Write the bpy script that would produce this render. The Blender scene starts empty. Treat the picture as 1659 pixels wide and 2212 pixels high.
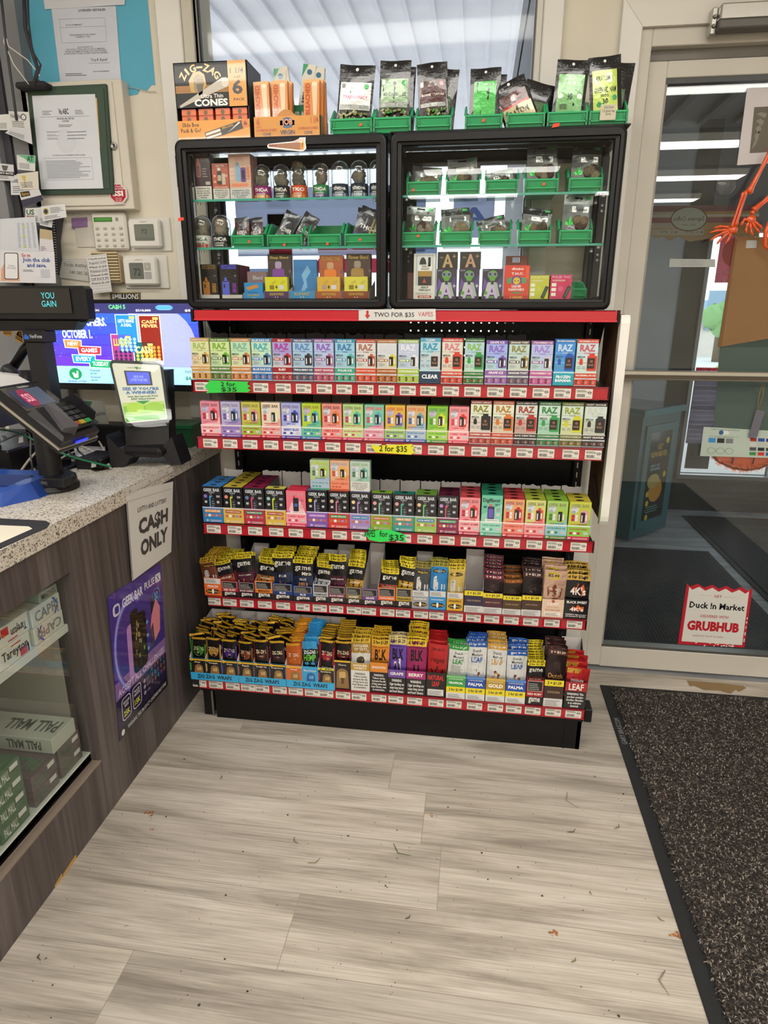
import bpy,math,random
import numpy as np
from mathutils import Vector,Matrix
random.seed(7)
S=bpy.context.scene
COL=S.collection
# ------------------------------------------------------------------ camera
F_PX,PITCH,YAW,ROLL=1397.4,.3027,.1386,.0023
CAM=Vector((.8452,-1.7583,1.2956))
fw=Vector((-math.sin(YAW)*math.cos(PITCH),math.cos(YAW)*math.cos(PITCH),-math.sin(PITCH)))
rt=Vector((math.cos(YAW),math.sin(YAW),0))
up=rt.cross(fw)
r2=rt*math.cos(ROLL)+up*math.sin(ROLL)
u2=up*math.cos(ROLL)-rt*math.sin(ROLL)
cd=bpy.data.cameras.new('camera');cam=bpy.data.objects.new('camera',cd);COL.objects.link(cam)
cam.matrix_world=Matrix(((r2.x,u2.x,-fw.x,CAM.x),(r2.y,u2.y,-fw.y,CAM.y),(r2.z,u2.z,-fw.z,CAM.z),(0,0,0,1)))
cd.sensor_fit='VERTICAL';cd.sensor_height=36;cd.sensor_width=27;cd.lens=F_PX*36/2212
cd.clip_start=.02;cd.clip_end=200
S.camera=cam
S.view_settings.view_transform='Standard';S.view_settings.look='None'
S.view_settings.gamma=1;S.view_settings.use_curve_mapping=False
S.view_settings.exposure=0.14
S.cycles.max_bounces=10;S.cycles.transparent_max_bounces=24;S.cycles.caustics_reflective=False
S.cycles.caustics_refractive=False;S.cycles.sample_clamp_indirect=4
# ------------------------------------------------------------------ world: bright overcast sky
w=bpy.data.worlds.new('sky');S.world=w;w.use_nodes=True
nt=w.node_tree;bg=nt.nodes['Background']
tc=nt.nodes.new('ShaderNodeTexCoord');sx=nt.nodes.new('ShaderNodeSeparateXYZ');cr=nt.nodes.new('ShaderNodeValToRGB')
nt.links.new(tc.outputs['Generated'],sx.inputs[0]);nt.links.new(sx.outputs['Z'],cr.inputs[0]);nt.links.new(cr.outputs[0],bg.inputs[0])
cr.color_ramp.elements[0].position=.0;cr.color_ramp.elements[0].color=(.97,.975,1,1)
cr.color_ramp.elements[1].position=.6;cr.color_ramp.elements[1].color=(.8,.88,1,1)
bg.inputs[1].default_value=2.0
# ------------------------------------------------------------------ ceiling lights (real fixtures of the shop, rows parallel to the window)
LIGHTS=[(.47,-.74),(2.3,-1.75),(-.9,-1.75),(.9,-3.2),(2.7,-3.2),(-.9,-3.2),(.9,-4.6),(2.7,-4.6),(2.7,-6.0),(.6,-6.0)]
CEIL=2.62
for i,(lx,ly) in enumerate(LIGHTS):
    ld=bpy.data.lights.new('ceiling_lamp','AREA');ld.shape='RECTANGLE';ld.size=1.24 if i else 2.1;ld.size_y=.26
    ld.energy=(15 if ly > -2 else 24);ld.color=(1,.965,.905)
    lo=bpy.data.objects.new('ceiling_lamp',ld);COL.objects.link(lo);lo.location=(lx,ly,CEIL-.082)

# ------------------------------------------------------------------ helpers
def at(u,v,X=None,Y=None,Z=None):
    """a point on the named plane, measured on the photograph"""
    d=fw + r2*((u-829.5)/F_PX) - u2*((v-1106)/F_PX)
    k=0 if X is not None else 1 if Y is not None else 2
    val=(X,Y,Z)[k]
    return CAM + d*((val-CAM[k])/d[k])
_lin={}
def lin(c):
    if c in _lin:return _lin[c]
    if isinstance(c,str):
        r=[int(c[i:i+2],16)/255 for i in (0,2,4)]
    else:r=c
    o=tuple(x/12.92 if x <= .04045 else ((x+.055)/1.055)**2.4 for x in r)+(1.,)
    _lin[c]=o
    return o
MATS={}
def mat(name,rough=.5,metal=0,spec=.5,bump=0,bscale=60,emit=0,coat=0,alpha=1,rvar=0,cvar=.0,cscale=8,sheen=0):
    m=bpy.data.materials.new(name);m.use_nodes=True;t=m.node_tree;n=t.nodes;l=t.links
    b=n['Principled BSDF']
    a=n.new('ShaderNodeAttribute');a.attribute_name='Col'
    src=a.outputs['Color']
    if cvar:
        nz=n.new('ShaderNodeTexNoise');nz.inputs['Scale'].default_value=cscale;nz.inputs['Detail'].default_value=5
        mr=n.new('ShaderNodeMapRange');mr.inputs[1].default_value=.3;mr.inputs[2].default_value=.7
        mr.inputs[3].default_value=1-cvar;mr.inputs[4].default_value=1+cvar*.4
        mx=n.new('ShaderNodeMix');mx.data_type='RGBA';mx.blend_type='MULTIPLY';mx.inputs[0].default_value=1
        tcn=n.new('ShaderNodeTexCoord');l.new(tcn.outputs['Object'],nz.inputs['Vector'])
        l.new(nz.outputs[0],mr.inputs[0]);l.new(src,mx.inputs[6]);l.new(mr.outputs[0],mx.inputs[7]);src=mx.outputs[2]
    l.new(src,b.inputs['Base Color'])
    b.inputs['Roughness'].default_value=rough;b.inputs['Metallic'].default_value=metal
    b.inputs['Specular IOR Level'].default_value=spec;b.inputs['Coat Weight'].default_value=coat
    b.inputs['Alpha'].default_value=alpha
    if emit:
        l.new(src,b.inputs['Emission Color']);b.inputs['Emission Strength'].default_value=emit
    if bump:
        nz=n.new('ShaderNodeTexNoise');nz.inputs['Scale'].default_value=bscale;nz.inputs['Detail'].default_value=3
        tcn=n.new('ShaderNodeTexCoord');l.new(tcn.outputs['Object'],nz.inputs['Vector'])
        bp=n.new('ShaderNodeBump');bp.inputs['Strength'].default_value=bump;bp.inputs['Distance'].default_value=.002
        l.new(nz.outputs[0],bp.inputs['Height']);l.new(bp.outputs[0],b.inputs['Normal'])
    if rvar:
        nz=n.new('ShaderNodeTexNoise');nz.inputs['Scale'].default_value=14
        mr=n.new('ShaderNodeMapRange');mr.inputs[3].default_value=max(0,rough-rvar);mr.inputs[4].default_value=min(1,rough+rvar)
        l.new(nz.outputs[0],mr.inputs[0]);l.new(mr.outputs[0],b.inputs['Roughness'])
    MATS[name]=m
    return m
mat('print',.42,coat=.15,cvar=.05,cscale=20)
mat('gloss',.2,coat=.5)
mat('holo',.3,metal=.15,coat=.6,bump=.05,bscale=30)
mat('paper',.75,bump=.15,bscale=25,cvar=.05)
mat('card',.8,bump=.1,bscale=90,cvar=.08)
mat('foil',.24,metal=.55,bump=.9,bscale=75,coat=.3)
mat('film',.22,metal=.1,bump=.8,bscale=60,coat=.6)
mat('silver',.3,metal=.75,bump=.9,bscale=70,coat=.3)
mat('plastic',.38,bump=.05,bscale=200,coat=.1)
mat('black',.36,rvar=.08,coat=0,spec=.32)
mat('matte',.85,cvar=.08)
mat('paint',.5,bump=.12,bscale=35,cvar=.07,cscale=4)
mat('wallpaint',.65,bump=.25,bscale=18,cvar=.08,cscale=3)
mat('metal',.32,metal=.85,bump=.05,bscale=80)
mat('screen',.25,emit=.95)
mat('glow',.4,emit=1.0)
mat('bud',.9,bump=1,bscale=180,cvar=.4,cscale=90)
mat('rubber',.7,bump=.2,bscale=120)
def glassmat(name,tint,refl=1.0,rough=0.0,base=.0,haze=0,hazecol=(.8,.85,.9,1)):
    m=bpy.data.materials.new(name);m.use_nodes=True;t=m.node_tree;n=t.nodes;l=t.links
    for x in list(n):n.remove(x)
    out=n.new('ShaderNodeOutputMaterial');tr=n.new('ShaderNodeBsdfTransparent');gl=n.new('ShaderNodeBsdfGlossy')
    tr.inputs[0].default_value=(*tint,1);gl.inputs['Roughness'].default_value=rough
    fr=n.new('ShaderNodeFresnel');bf=n.new('ShaderNodeNewGeometry');io=n.new('ShaderNodeMath');io.operation='MULTIPLY_ADD';io.inputs[1].default_value=-.8333;io.inputs[2].default_value=1.5;l.new(bf.outputs['Backfacing'],io.inputs[0]);l.new(io.outputs[0],fr.inputs[0])
    ma=n.new('ShaderNodeMath');ma.operation='MULTIPLY_ADD';ma.inputs[1].default_value=refl;ma.inputs[2].default_value=base;ma.use_clamp=True
    l.new(fr.outputs[0],ma.inputs[0]);mx=n.new('ShaderNodeMixShader')
    l.new(ma.outputs[0],mx.inputs[0]);l.new(tr.outputs[0],mx.inputs[1]);l.new(gl.outputs[0],mx.inputs[2])
    last=mx.outputs[0]
    if haze:
        df=n.new('ShaderNodeBsdfDiffuse');df.inputs[0].default_value=hazecol
        nz=n.new('ShaderNodeTexNoise');nz.inputs['Scale'].default_value=9;nz.inputs['Detail'].default_value=6
        tcn=n.new('ShaderNodeTexCoord');l.new(tcn.outputs['Object'],nz.inputs['Vector'])
        mr=n.new('ShaderNodeMapRange');mr.inputs[1].default_value=.45;mr.inputs[2].default_value=.8;mr.inputs[3].default_value=haze*.3;mr.inputs[4].default_value=haze
        l.new(nz.outputs[0],mr.inputs[0])
        m2=n.new('ShaderNodeMixShader');l.new(mr.outputs[0],m2.inputs[0]);l.new(last,m2.inputs[1]);l.new(df.outputs[0],m2.inputs[2]);last=m2.outputs[0]
    l.new(last,out.inputs[0]);MATS[name]=m
glassmat('glass',(.97,.99,.98),1.0)
glassmat('doorglass',(.92,.96,.95),1.0,haze=.02)
glassmat('winglass',(.96,.98,.98),.45,.05,haze=.015)
tm=bpy.data.materials.new('thin');tm.use_nodes=True;tn=tm.node_tree;MATS['thin']=tm;ta=tn.nodes.new('ShaderNodeAttribute');ta.attribute_name='Col';tl=tn.nodes.new('ShaderNodeBsdfTranslucent');txx=tn.nodes.new('ShaderNodeMixShader');txx.inputs[0].default_value=.88
tn.links.new(ta.outputs['Color'],tn.nodes['Principled BSDF'].inputs['Base Color']);tn.links.new(ta.outputs['Color'],tl.inputs[0]);tn.links.new(tn.nodes['Principled BSDF'].outputs[0],txx.inputs[1]);tn.links.new(tl.outputs[0],txx.inputs[2]);tn.links.new(txx.outputs[0],tn.nodes['Material Output'].inputs[0])
glassmat('caseglass',(.975,.99,.985),.35)
glassmat('edgeglass',(.35,.8,.68),1.5)
glassmat('clear',(.93,.95,.95),1.4,.05,haze=.10)
glassmat('jar',(.86,.88,.9),3.0,.03,haze=.08)

_tx={}
def textdata(s,bold=0):
    k=(s,bold)
    if k in _tx:return _tx[k]
    c=bpy.data.curves.new('lettering','FONT');c.body=s;c.resolution_u=1 if len(s) > 12 else 2
    c.align_x='CENTER';c.offset=bold*.022;c.space_line=.95
    o=bpy.data.objects.new('lettering',c);m=bpy.data.meshes.new_from_object(o)
    n=len(m.vertices);a=np.empty(n*3,'f');m.vertices.foreach_get('co',a);a=a.reshape(n,3)[:,:2].astype(float)
    fs=[tuple(p.vertices) for p in m.polygons]
    bpy.data.objects.remove(o);bpy.data.curves.remove(c);bpy.data.meshes.remove(m)
    if n:
        lo,hi=a.min(0),a.max(0);d=np.maximum(hi-lo,1e-6);asp=float(d[0]/d[1]);a=(a-lo)/d
    else:asp=1
    _tx[k]=(a.tolist(),fs,asp)
    return _tx[k]

class MB:
    def __init__(s):s.V=[];s.F=[];s.C=[];s.M=[];s.S=[];s.T=None
    def add(s,vs,fs,col,m='plastic',sm=False):
        b=len(s.V)
        if s.T is not None:vs=[s.T @ Vector(v) for v in vs]
        s.V.extend([tuple(v) for v in vs]);s.F.extend([tuple(b+i for i in f) for f in fs])
        k=len(fs);s.C.extend([col]*k);s.M.extend([m]*k);s.S.extend([sm]*k)
        return s
    def box(s,x0,y0,z0,x1,y1,z1,col,m='plastic',bev=0):
        if x0 > x1:x0,x1=x1,x0
        if y0 > y1:y0,y1=y1,y0
        if z0 > z1:z0,z1=z1,z0
        if not bev:
            vs=[(x,y,z) for z in (z0,z1) for y in (y0,y1) for x in (x0,x1)]
            return s.add(vs,[(0,2,3,1),(4,5,7,6),(0,1,5,4),(1,3,7,5),(3,2,6,7),(2,0,4,6)],col,m)
        b=min(bev,(x1-x0)/2.01,(y1-y0)/2.01,(z1-z0)/2.01)
        vs=[];ix={}
        for i in (0,1):
            for j in (0,1):
                for k in (0,1):
                    c=((x0,x1)[i],(y0,y1)[j],(z0,z1)[k]);d=(1-2*i,1-2*j,1-2*k)
                    for a in range(3):
                        ix[i,j,k,a]=len(vs);vs.append(tuple(c[t] if t == a else c[t]+d[t]*b for t in range(3)))
        fs=[]
        for a in range(3):
            o=[t for t in range(3) if t != a]
            for e in (0,1):
                q=[]
                for p,r in ((0,0),(1,0),(1,1),(0,1)):
                    t=[0,0,0];t[a]=e;t[o[0]]=p;t[o[1]]=r;q.append(ix[(*t,a)])
                fs.append(tuple(q) if (e == 1) == (a != 1) else tuple(q[::-1]))
            for p in (0,1):
                for r in (0,1):
                    t0=[0,0,0];t0[o[0]]=p;t0[o[1]]=r;t1=list(t0);t1[a]=1
                    q=(ix[(*t0,o[0])],ix[(*t1,o[0])],ix[(*t1,o[1])],ix[(*t0,o[1])])
                    fs.append(q)
        for i in (0,1):
            for j in (0,1):
                for k in (0,1):fs.append((ix[i,j,k,0],ix[i,j,k,1],ix[i,j,k,2]))
        return s.add(vs,fs,col,m)
    def quad(s,a,b,c,d,col,m='print'):return s.add([a,b,c,d],[(0,1,2,3)],col,m)
    def hexa(s,p,col,m='plastic'):
        """8 corners: 4 bottom then 4 top, same turn"""
        return s.add(p,[(3,2,1,0),(4,5,6,7),(0,1,5,4),(1,2,6,5),(2,3,7,6),(3,0,4,7)],col,m)
    def prism(s,pts,d,col,m='plastic',sm=False):
        """pts: closed 3D outline, extruded by vector d"""
        n=len(pts);d=Vector(d);p=[Vector(q) for q in pts]
        s.add(p+[q+d for q in p],[tuple(range(n))[::-1],tuple(range(n,2*n))],col,m)
        return s.add(p+[q+d for q in p],[(i,(i+1) % n,n+(i+1) % n,n+i) for i in range(n)],col,m,sm)
    def tube(s,path,r,col,m='plastic',n=8,cap=True):
        P=[Vector(p) for p in path];rs=r if isinstance(r,(list,tuple)) else [r]*len(P)
        vs=[];t0=(P[1]-P[0]).normalized();a=t0.orthogonal().normalized()
        for i,p in enumerate(P):
            t=(P[min(i+1,len(P)-1)]-P[max(i-1,0)]).normalized()
            a=(a-t*a.dot(t)).normalized();b=t.cross(a)
            for k in range(n):
                g=2*math.pi*k/n;vs.append(p+(a*math.cos(g)+b*math.sin(g))*rs[i])
        fs=[(i*n+k,i*n+(k+1) % n,(i+1)*n+(k+1) % n,(i+1)*n+k) for i in range(len(P)-1) for k in range(n)]
        if cap:fs += [tuple(range(n))[::-1],tuple(range((len(P)-1)*n,len(P)*n))]
        return s.add(vs,fs,col,m,True)
    def lathe(s,prof,c,col,m='plastic',n=20,cap=True,ax='z'):
        vs=[]
        for r,z in prof:
            for k in range(n):
                g=2*math.pi*k/n
                p=(r*math.cos(g),r*math.sin(g),z) if ax == 'z' else (r*math.cos(g),-z,r*math.sin(g)) if ax == 'y' else (z,r*math.cos(g),r*math.sin(g))
                vs.append((c[0]+p[0],c[1]+p[1],c[2]+p[2]))
        q=len(prof)
        fs=[(i*n+k,i*n+(k+1) % n,(i+1)*n+(k+1) % n,(i+1)*n+k) for i in range(q-1) for k in range(n)]
        s.add(vs,fs,col,m,True)
        if cap:s.add(vs[:n]+vs[-n:],[tuple(range(n))[::-1],tuple(range(n,2*n))],col,m)
        return s
    def grid(s,f,nu,nv,col,m='plastic',sm=True):
        vs=[f(i/nu,j/nv) for j in range(nv+1) for i in range(nu+1)]
        fs=[(j*(nu+1)+i,j*(nu+1)+i+1,(j+1)*(nu+1)+i+1,(j+1)*(nu+1)+i) for j in range(nv) for i in range(nu)]
        if callable(col):
            for k,fc in enumerate(fs):
                pass
            b=len(s.V)
            s.add(vs,[],'000000',m)
            for j in range(nv):
                for i in range(nu):
                    fc=fs[j*nu+i];s.F.append(tuple(b+x for x in fc));s.C.append(col((i+.5)/nu,(j+.5)/nv));s.M.append(m);s.S.append(sm)
            return s
        return s.add(vs,fs,col,m,sm)
    def blob(s,c,r,col,m='bud',seed=0,sub=10,amp=.25,sc=(1,1,1)):
        rnd=random.Random(seed);ph=[rnd.uniform(0,6.28) for _ in range(6)]
        def f(u,v):
            a=u*2*math.pi;b=(v-.5)*math.pi
            k=1+amp*(math.sin(3*a+ph[0])*math.cos(4*b+ph[1])+.6*math.sin(7*a+ph[2])*math.cos(6*b+ph[3]))
            return (c[0]+r*k*sc[0]*math.cos(b)*math.cos(a),c[1]+r*k*sc[1]*math.cos(b)*math.sin(a),c[2]+r*k*sc[2]*math.sin(b))
        return s.grid(f,sub,max(4,sub//2),col,m)
    def build(s,name,parent=None,loc=None,local=False,kind=None,label=None,recalc=False):
        me=bpy.data.meshes.new(name)
        V=np.array(s.V,'f').reshape(-1,3)
        if parent is not None and not local:V=V-np.array(ORG[parent.name],'f')
        elif loc is not None and not local:V=V-np.array(loc,'f')
        me.from_pydata(V.tolist(),[],s.F)
        keys=[]
        for k in s.M:
            if k not in keys:keys.append(k)
        for k in keys:me.materials.append(MATS[k])
        kd={k:i for i,k in enumerate(keys)}
        me.polygons.foreach_set('material_index',[kd[k] for k in s.M])
        me.polygons.foreach_set('use_smooth',s.S)
        at_=me.color_attributes.new('Col','FLOAT_COLOR','CORNER')
        cols=np.array([lin(c) for c in s.C],'f');cnt=np.array([len(f) for f in s.F])
        at_.data.foreach_set('color',np.repeat(cols,cnt,axis=0).ravel())
        me.validate();me.update()
        o=bpy.data.objects.new(name,me);COL.objects.link(o)
        if parent is not None:o.parent=parent;ORG[o.name]=ORG[parent.name]
        elif loc is not None:o.location=loc;ORG[o.name]=tuple(loc)
        else:ORG[o.name]=(0,0,0)
        if kind:o['kind']=kind
        if label:o['label']=label
        return o
ORG={}
ALL=[]
def thing(name,label,cat,loc=(0,0,0),group=None,rot=None):
    o=bpy.data.objects.new(name,None);COL.objects.link(o);o.location=loc;o.empty_display_size=.02
    ORG[o.name]=tuple(loc)
    if rot:o.rotation_euler=rot
    return tag(o,label,cat,group)
def tag(o,label,cat,group=None):
    o['label']=label;o['category']=cat;ALL.append(o)
    if group:o['group']=group
    return o
def solo(mb,name,label,cat,loc=None,group=None,rot=None,local=False):
    o=mb.build(name,loc=loc,local=local)
    if rot:o.rotation_euler=rot
    return tag(o,label,cat,group)
def struct(mb,name,parent=None):return mb.build(name,parent=parent,kind='structure')
def dup(o,loc,rot=None,label=None,group=None,scale=None):
    r=o.copy();COL.objects.link(r);r.location=loc;ORG[r.name]=tuple(loc)
    if rot is not None:r.rotation_euler=rot
    if scale:r.scale=scale
    if label:r['label']=label
    if group:r['group']=group
    ALL.append(r)
    for ch in list(o.children):
        c=ch.copy();COL.objects.link(c);c.parent=r
        for g in ch.children:
            d=g.copy();COL.objects.link(d);d.parent=c
    return r

class Fr:
    """a printed face: u,v in 0..1 over the edges U and V; layers stack outward"""
    def __init__(s,mb,O,U,V,m='print',fn=None,eps=.00035,flip=False):
        s.mb=mb;s.O=Vector(O);s.U=Vector(U);s.V=Vector(V);s.m=m;s.fn=fn;s.eps=eps
        s.N=s.U.cross(s.V).normalized()*(-1 if flip else 1);s.asp=s.U.length/s.V.length
    def p(s,u,v,l=1):
        if s.fn:return s.fn(u,v)+s.N*(s.eps*l)
        return s.O+s.U*u+s.V*v+s.N*(s.eps*l)
    def poly(s,pts,col,l=1,m=None):
        s.mb.add([s.p(u,v,l) for u,v in pts],[tuple(range(len(pts)))],col,m or s.m)
    def rect(s,a,b,c,d,col,l=1,m=None):
        if s.fn:
            nu=max(1,int((c-a)*6+.5));nv=max(1,int((d-b)*10+.5))
            s.mb.grid(lambda u,v:s.p(a+(c-a)*u,b+(d-b)*v,l),nu,nv,col,m or s.m)
        else:s.poly([(a,b),(c,b),(c,d),(a,d)],col,l,m)
    def frame(s,a,b,c,d,t,col,l=1):
        tv=t*s.asp
        s.rect(a,b,c,b+tv,col,l);s.rect(a,d-tv,c,d,col,l);s.rect(a,b+tv,a+t,d-tv,col,l);s.rect(c-t,b+tv,c,d-tv,col,l)
    def ell(s,cu,cv,ru,col,l=1,rv=None,n=18,m=None):
        rv=ru*s.asp if rv is None else rv
        s.poly([(cu+ru*math.cos(6.28318*k/n),cv+rv*math.sin(6.28318*k/n)) for k in range(n)],col,l,m)
    def rr(s,a,b,c,d,r,col,l=1,m=None):
        rv=r*s.asp;pts=[]
        for cx,cy,g in ((c-r,b+rv,-90),(c-r,d-rv,0),(a+r,d-rv,90),(a+r,b+rv,180)):
            for k in range(4):
                t=math.radians(g+30*k);pts.append((cx+r*math.cos(t),cy+rv*math.sin(t)))
        s.poly(pts,col,l,m)
    def text(s,t,a,b,c,d,col,l=2,bold=1,keep=False,mir=False,m=None,sh=0):
        vs,fs,asp=textdata(t,bold)
        if not vs:return
        if keep:
            w,h=(c-a)*s.asp,d-b
            if w/h > asp:nw=h*asp/s.asp;a,c=(a+c)/2-nw/2,(a+c)/2+nw/2
            else:nh=w/asp;b,d=(b+d)/2-nh/2,(b+d)/2+nh/2
        if mir:a,c=c,a
        s.mb.add([s.p(a+(c-a)*x+sh*(y-.5)*(d-b),b+(d-b)*y,l) for x,y in vs],fs,col,m or s.m)
    def sub(s,cu,cv,wu,hv,ang=0):
        """a turned frame centred at cu,cv, size in fractions"""
        g=math.radians(ang);W=s.U.length*wu;H=s.V.length*hv;eu=s.U.normalized();ev=s.V.normalized()
        u_=eu*math.cos(g)+ev*math.sin(g);v_=ev*math.cos(g)-eu*math.sin(g)
        c=s.O+s.U*cu+s.V*cv
        f=Fr(s.mb,c-u_*W/2-v_*H/2+s.N*s.eps*0,u_*W,v_*H,s.m,eps=s.eps);f.N=s.N
        return f
    def lines(s,a,b,c,d,n,col,l=2,th=.35,rag=True):
        h=(d-b)/n;r=random.Random(n+int(a*97)+int(b*31))
        for i in range(n):s.rect(a,b+h*i,c-(r.uniform(0,.35)*(c-a) if rag else 0),b+h*(i+th),col,l)
    def bars(s,a,b,c,d,col='202020',l=2):
        u=a;r=random.Random(3)
        while u < c-.001:
            w_=r.choice((.012,.02,.03))*(c-a)/.5*.6;s.rect(u,b,min(c,u+w_),d,col,l);u += w_+r.choice((.012,.02))*(c-a)/.5
def front(mb,w,h,y=0,z=0,m='print',x=0):return Fr(mb,(x-w/2,y,z),(w,0,0),(0,0,h),m)
def jit(a):return random.uniform(-a,a)
def arc(cx,cy,r,a0,a1,n=10):return [(cx+r*math.cos(math.radians(a0+(a1-a0)*i/n)),cy+r*math.sin(math.radians(a0+(a1-a0)*i/n))) for i in range(n+1)]
WARN='WARNING: This\nproduct contains\nnicotine. Nicotine\nis an addictive\nchemical.'
WARN2='WARNING:\nTobacco smoke\nincreases the risk\nof lung cancer and\nheart disease, even\nin nonsmokers.'
WARN3='WARNING:\nCigar smoking can\ncause lung cancer\nand heart disease.'
# ================================================================== surface materials of the room
def nodes(name):
    m=bpy.data.materials.new(name);m.use_nodes=True;MATS[name]=m
    t=m.node_tree
    return m,t.nodes,t.links,t.nodes['Principled BSDF']
def N(n,typ,**kw):
    x=n.new(typ)
    for k,v in kw.items():setattr(x,k,v)
    return x
def ramp(n,stops):
    r=n.new('ShaderNodeValToRGB');e=r.color_ramp.elements
    while len(e) < len(stops):e.new(.5)
    for i,(p,c) in enumerate(stops):e[i].position=p;e[i].color=lin(c)
    return r
def floor_mat(name,tones,grey=(1,1,1)):
    m,n,l,b=nodes(name)
    tc=N(n,'ShaderNodeTexCoord');mp=N(n,'ShaderNodeMapping');mp.inputs['Location'].default_value=(.37,.07,0)
    l.new(tc.outputs['Object'],mp.inputs[0])
    br=N(n,'ShaderNodeTexBrick');br.offset=0
    br.inputs['Color1'].default_value=(0,0,0,1);br.inputs['Color2'].default_value=(1,1,1,1);br.inputs['Mortar'].default_value=(.5,.5,.5,1)
    br.inputs['Scale'].default_value=1;br.inputs['Mortar Size'].default_value=.0009;br.inputs['Brick Width'].default_value=1.22;br.inputs['Row Height'].default_value=.185
    sq=N(n,'ShaderNodeSeparateXYZ');l.new(mp.outputs[0],sq.inputs[0]);dv=N(n,'ShaderNodeMath',operation='DIVIDE');dv.inputs[1].default_value=.185;l.new(sq.outputs[1],dv.inputs[0]);fo=N(n,'ShaderNodeMath',operation='FLOOR');l.new(dv.outputs[0],fo.inputs[0]);wn=N(n,'ShaderNodeTexWhiteNoise',noise_dimensions='1D');l.new(fo.outputs[0],wn.inputs['W']);ma=N(n,'ShaderNodeMath',operation='MULTIPLY_ADD');ma.inputs[1].default_value=1.22;l.new(wn.outputs[0],ma.inputs[0]);l.new(sq.outputs[0],ma.inputs[2]);cx_=N(n,'ShaderNodeCombineXYZ');l.new(ma.outputs[0],cx_.inputs[0]);l.new(sq.outputs[1],cx_.inputs[1]);l.new(cx_.outputs[0],br.inputs[0])
    # grain runs along X, shifted per plank
    m2=N(n,'ShaderNodeMapping');m2.inputs['Scale'].default_value=(1.1,10,1);ad=N(n,'ShaderNodeVectorMath',operation='ADD')
    sc=N(n,'ShaderNodeVectorMath',operation='SCALE');sc.inputs[3].default_value=17;l.new(br.outputs['Color'],sc.inputs[0])
    l.new(tc.outputs['Object'],m2.inputs[0]);l.new(m2.outputs[0],ad.inputs[0]);l.new(sc.outputs[0],ad.inputs[1])
    n1=N(n,'ShaderNodeTexNoise');n1.inputs['Scale'].default_value=1.6;n1.inputs['Detail'].default_value=8;n1.inputs['Roughness'].default_value=.62;n1.inputs['Distortion'].default_value=.6
    l.new(ad.outputs[0],n1.inputs['Vector'])
    m3=N(n,'ShaderNodeMapping');m3.inputs['Scale'].default_value=(4,210,1);l.new(tc.outputs['Object'],m3.inputs[0])
    n2=N(n,'ShaderNodeTexNoise');n2.inputs['Scale'].default_value=1.2;n2.inputs['Detail'].default_value=5;n2.inputs['Distortion'].default_value=.3;l.new(m3.outputs[0],n2.inputs['Vector'])
    r1=ramp(n,[(.30,tones[0]),(.43,tones[1]),(.52,tones[2]),(.66,tones[3])]);l.new(n1.outputs[0],r1.inputs[0])
    r2_=N(n,'ShaderNodeMapRange');r2_.inputs[1].default_value=.32;r2_.inputs[2].default_value=.6;r2_.inputs[3].default_value=.76;r2_.inputs[4].default_value=1.04;l.new(n2.outputs[0],r2_.inputs[0])
    mx=N(n,'ShaderNodeMix',data_type='RGBA',blend_type='MULTIPLY');mx.inputs[0].default_value=1;l.new(r1.outputs[0],mx.inputs[6]);l.new(r2_.outputs[0],mx.inputs[7])
    pt=N(n,'ShaderNodeMapRange');pt.inputs[3].default_value=.88;pt.inputs[4].default_value=1.04;l.new(br.outputs['Color'],pt.inputs[0])
    mx1=N(n,'ShaderNodeMix',data_type='RGBA',blend_type='MULTIPLY');mx1.inputs[0].default_value=1;l.new(mx.outputs[2],mx1.inputs[6]);l.new(pt.outputs[0],mx1.inputs[7])
    mx2=N(n,'ShaderNodeMix',data_type='RGBA',blend_type='MIX');l.new(br.outputs['Fac'],mx2.inputs[0]);l.new(mx1.outputs[2],mx2.inputs[6]);mx2.inputs[7].default_value=lin(tones[4])
    l.new(mx2.outputs[2],b.inputs['Base Color']);b.inputs['Roughness'].default_value=.52;b.inputs['Specular IOR Level'].default_value=.35
    bp=N(n,'ShaderNodeBump');bp.inputs['Strength'].default_value=.12;bp.inputs['Distance'].default_value=.002;l.new(n2.outputs[0],bp.inputs['Height']);l.new(bp.outputs[0],b.inputs['Normal'])
floor_mat('planks',['968d82','b0a79b','c3baae','d2cabf','989084'])
floor_mat('greyplanks',['7d7e80','8f9093','a0a1a4','b0b1b4','5a5b5d'])
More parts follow.
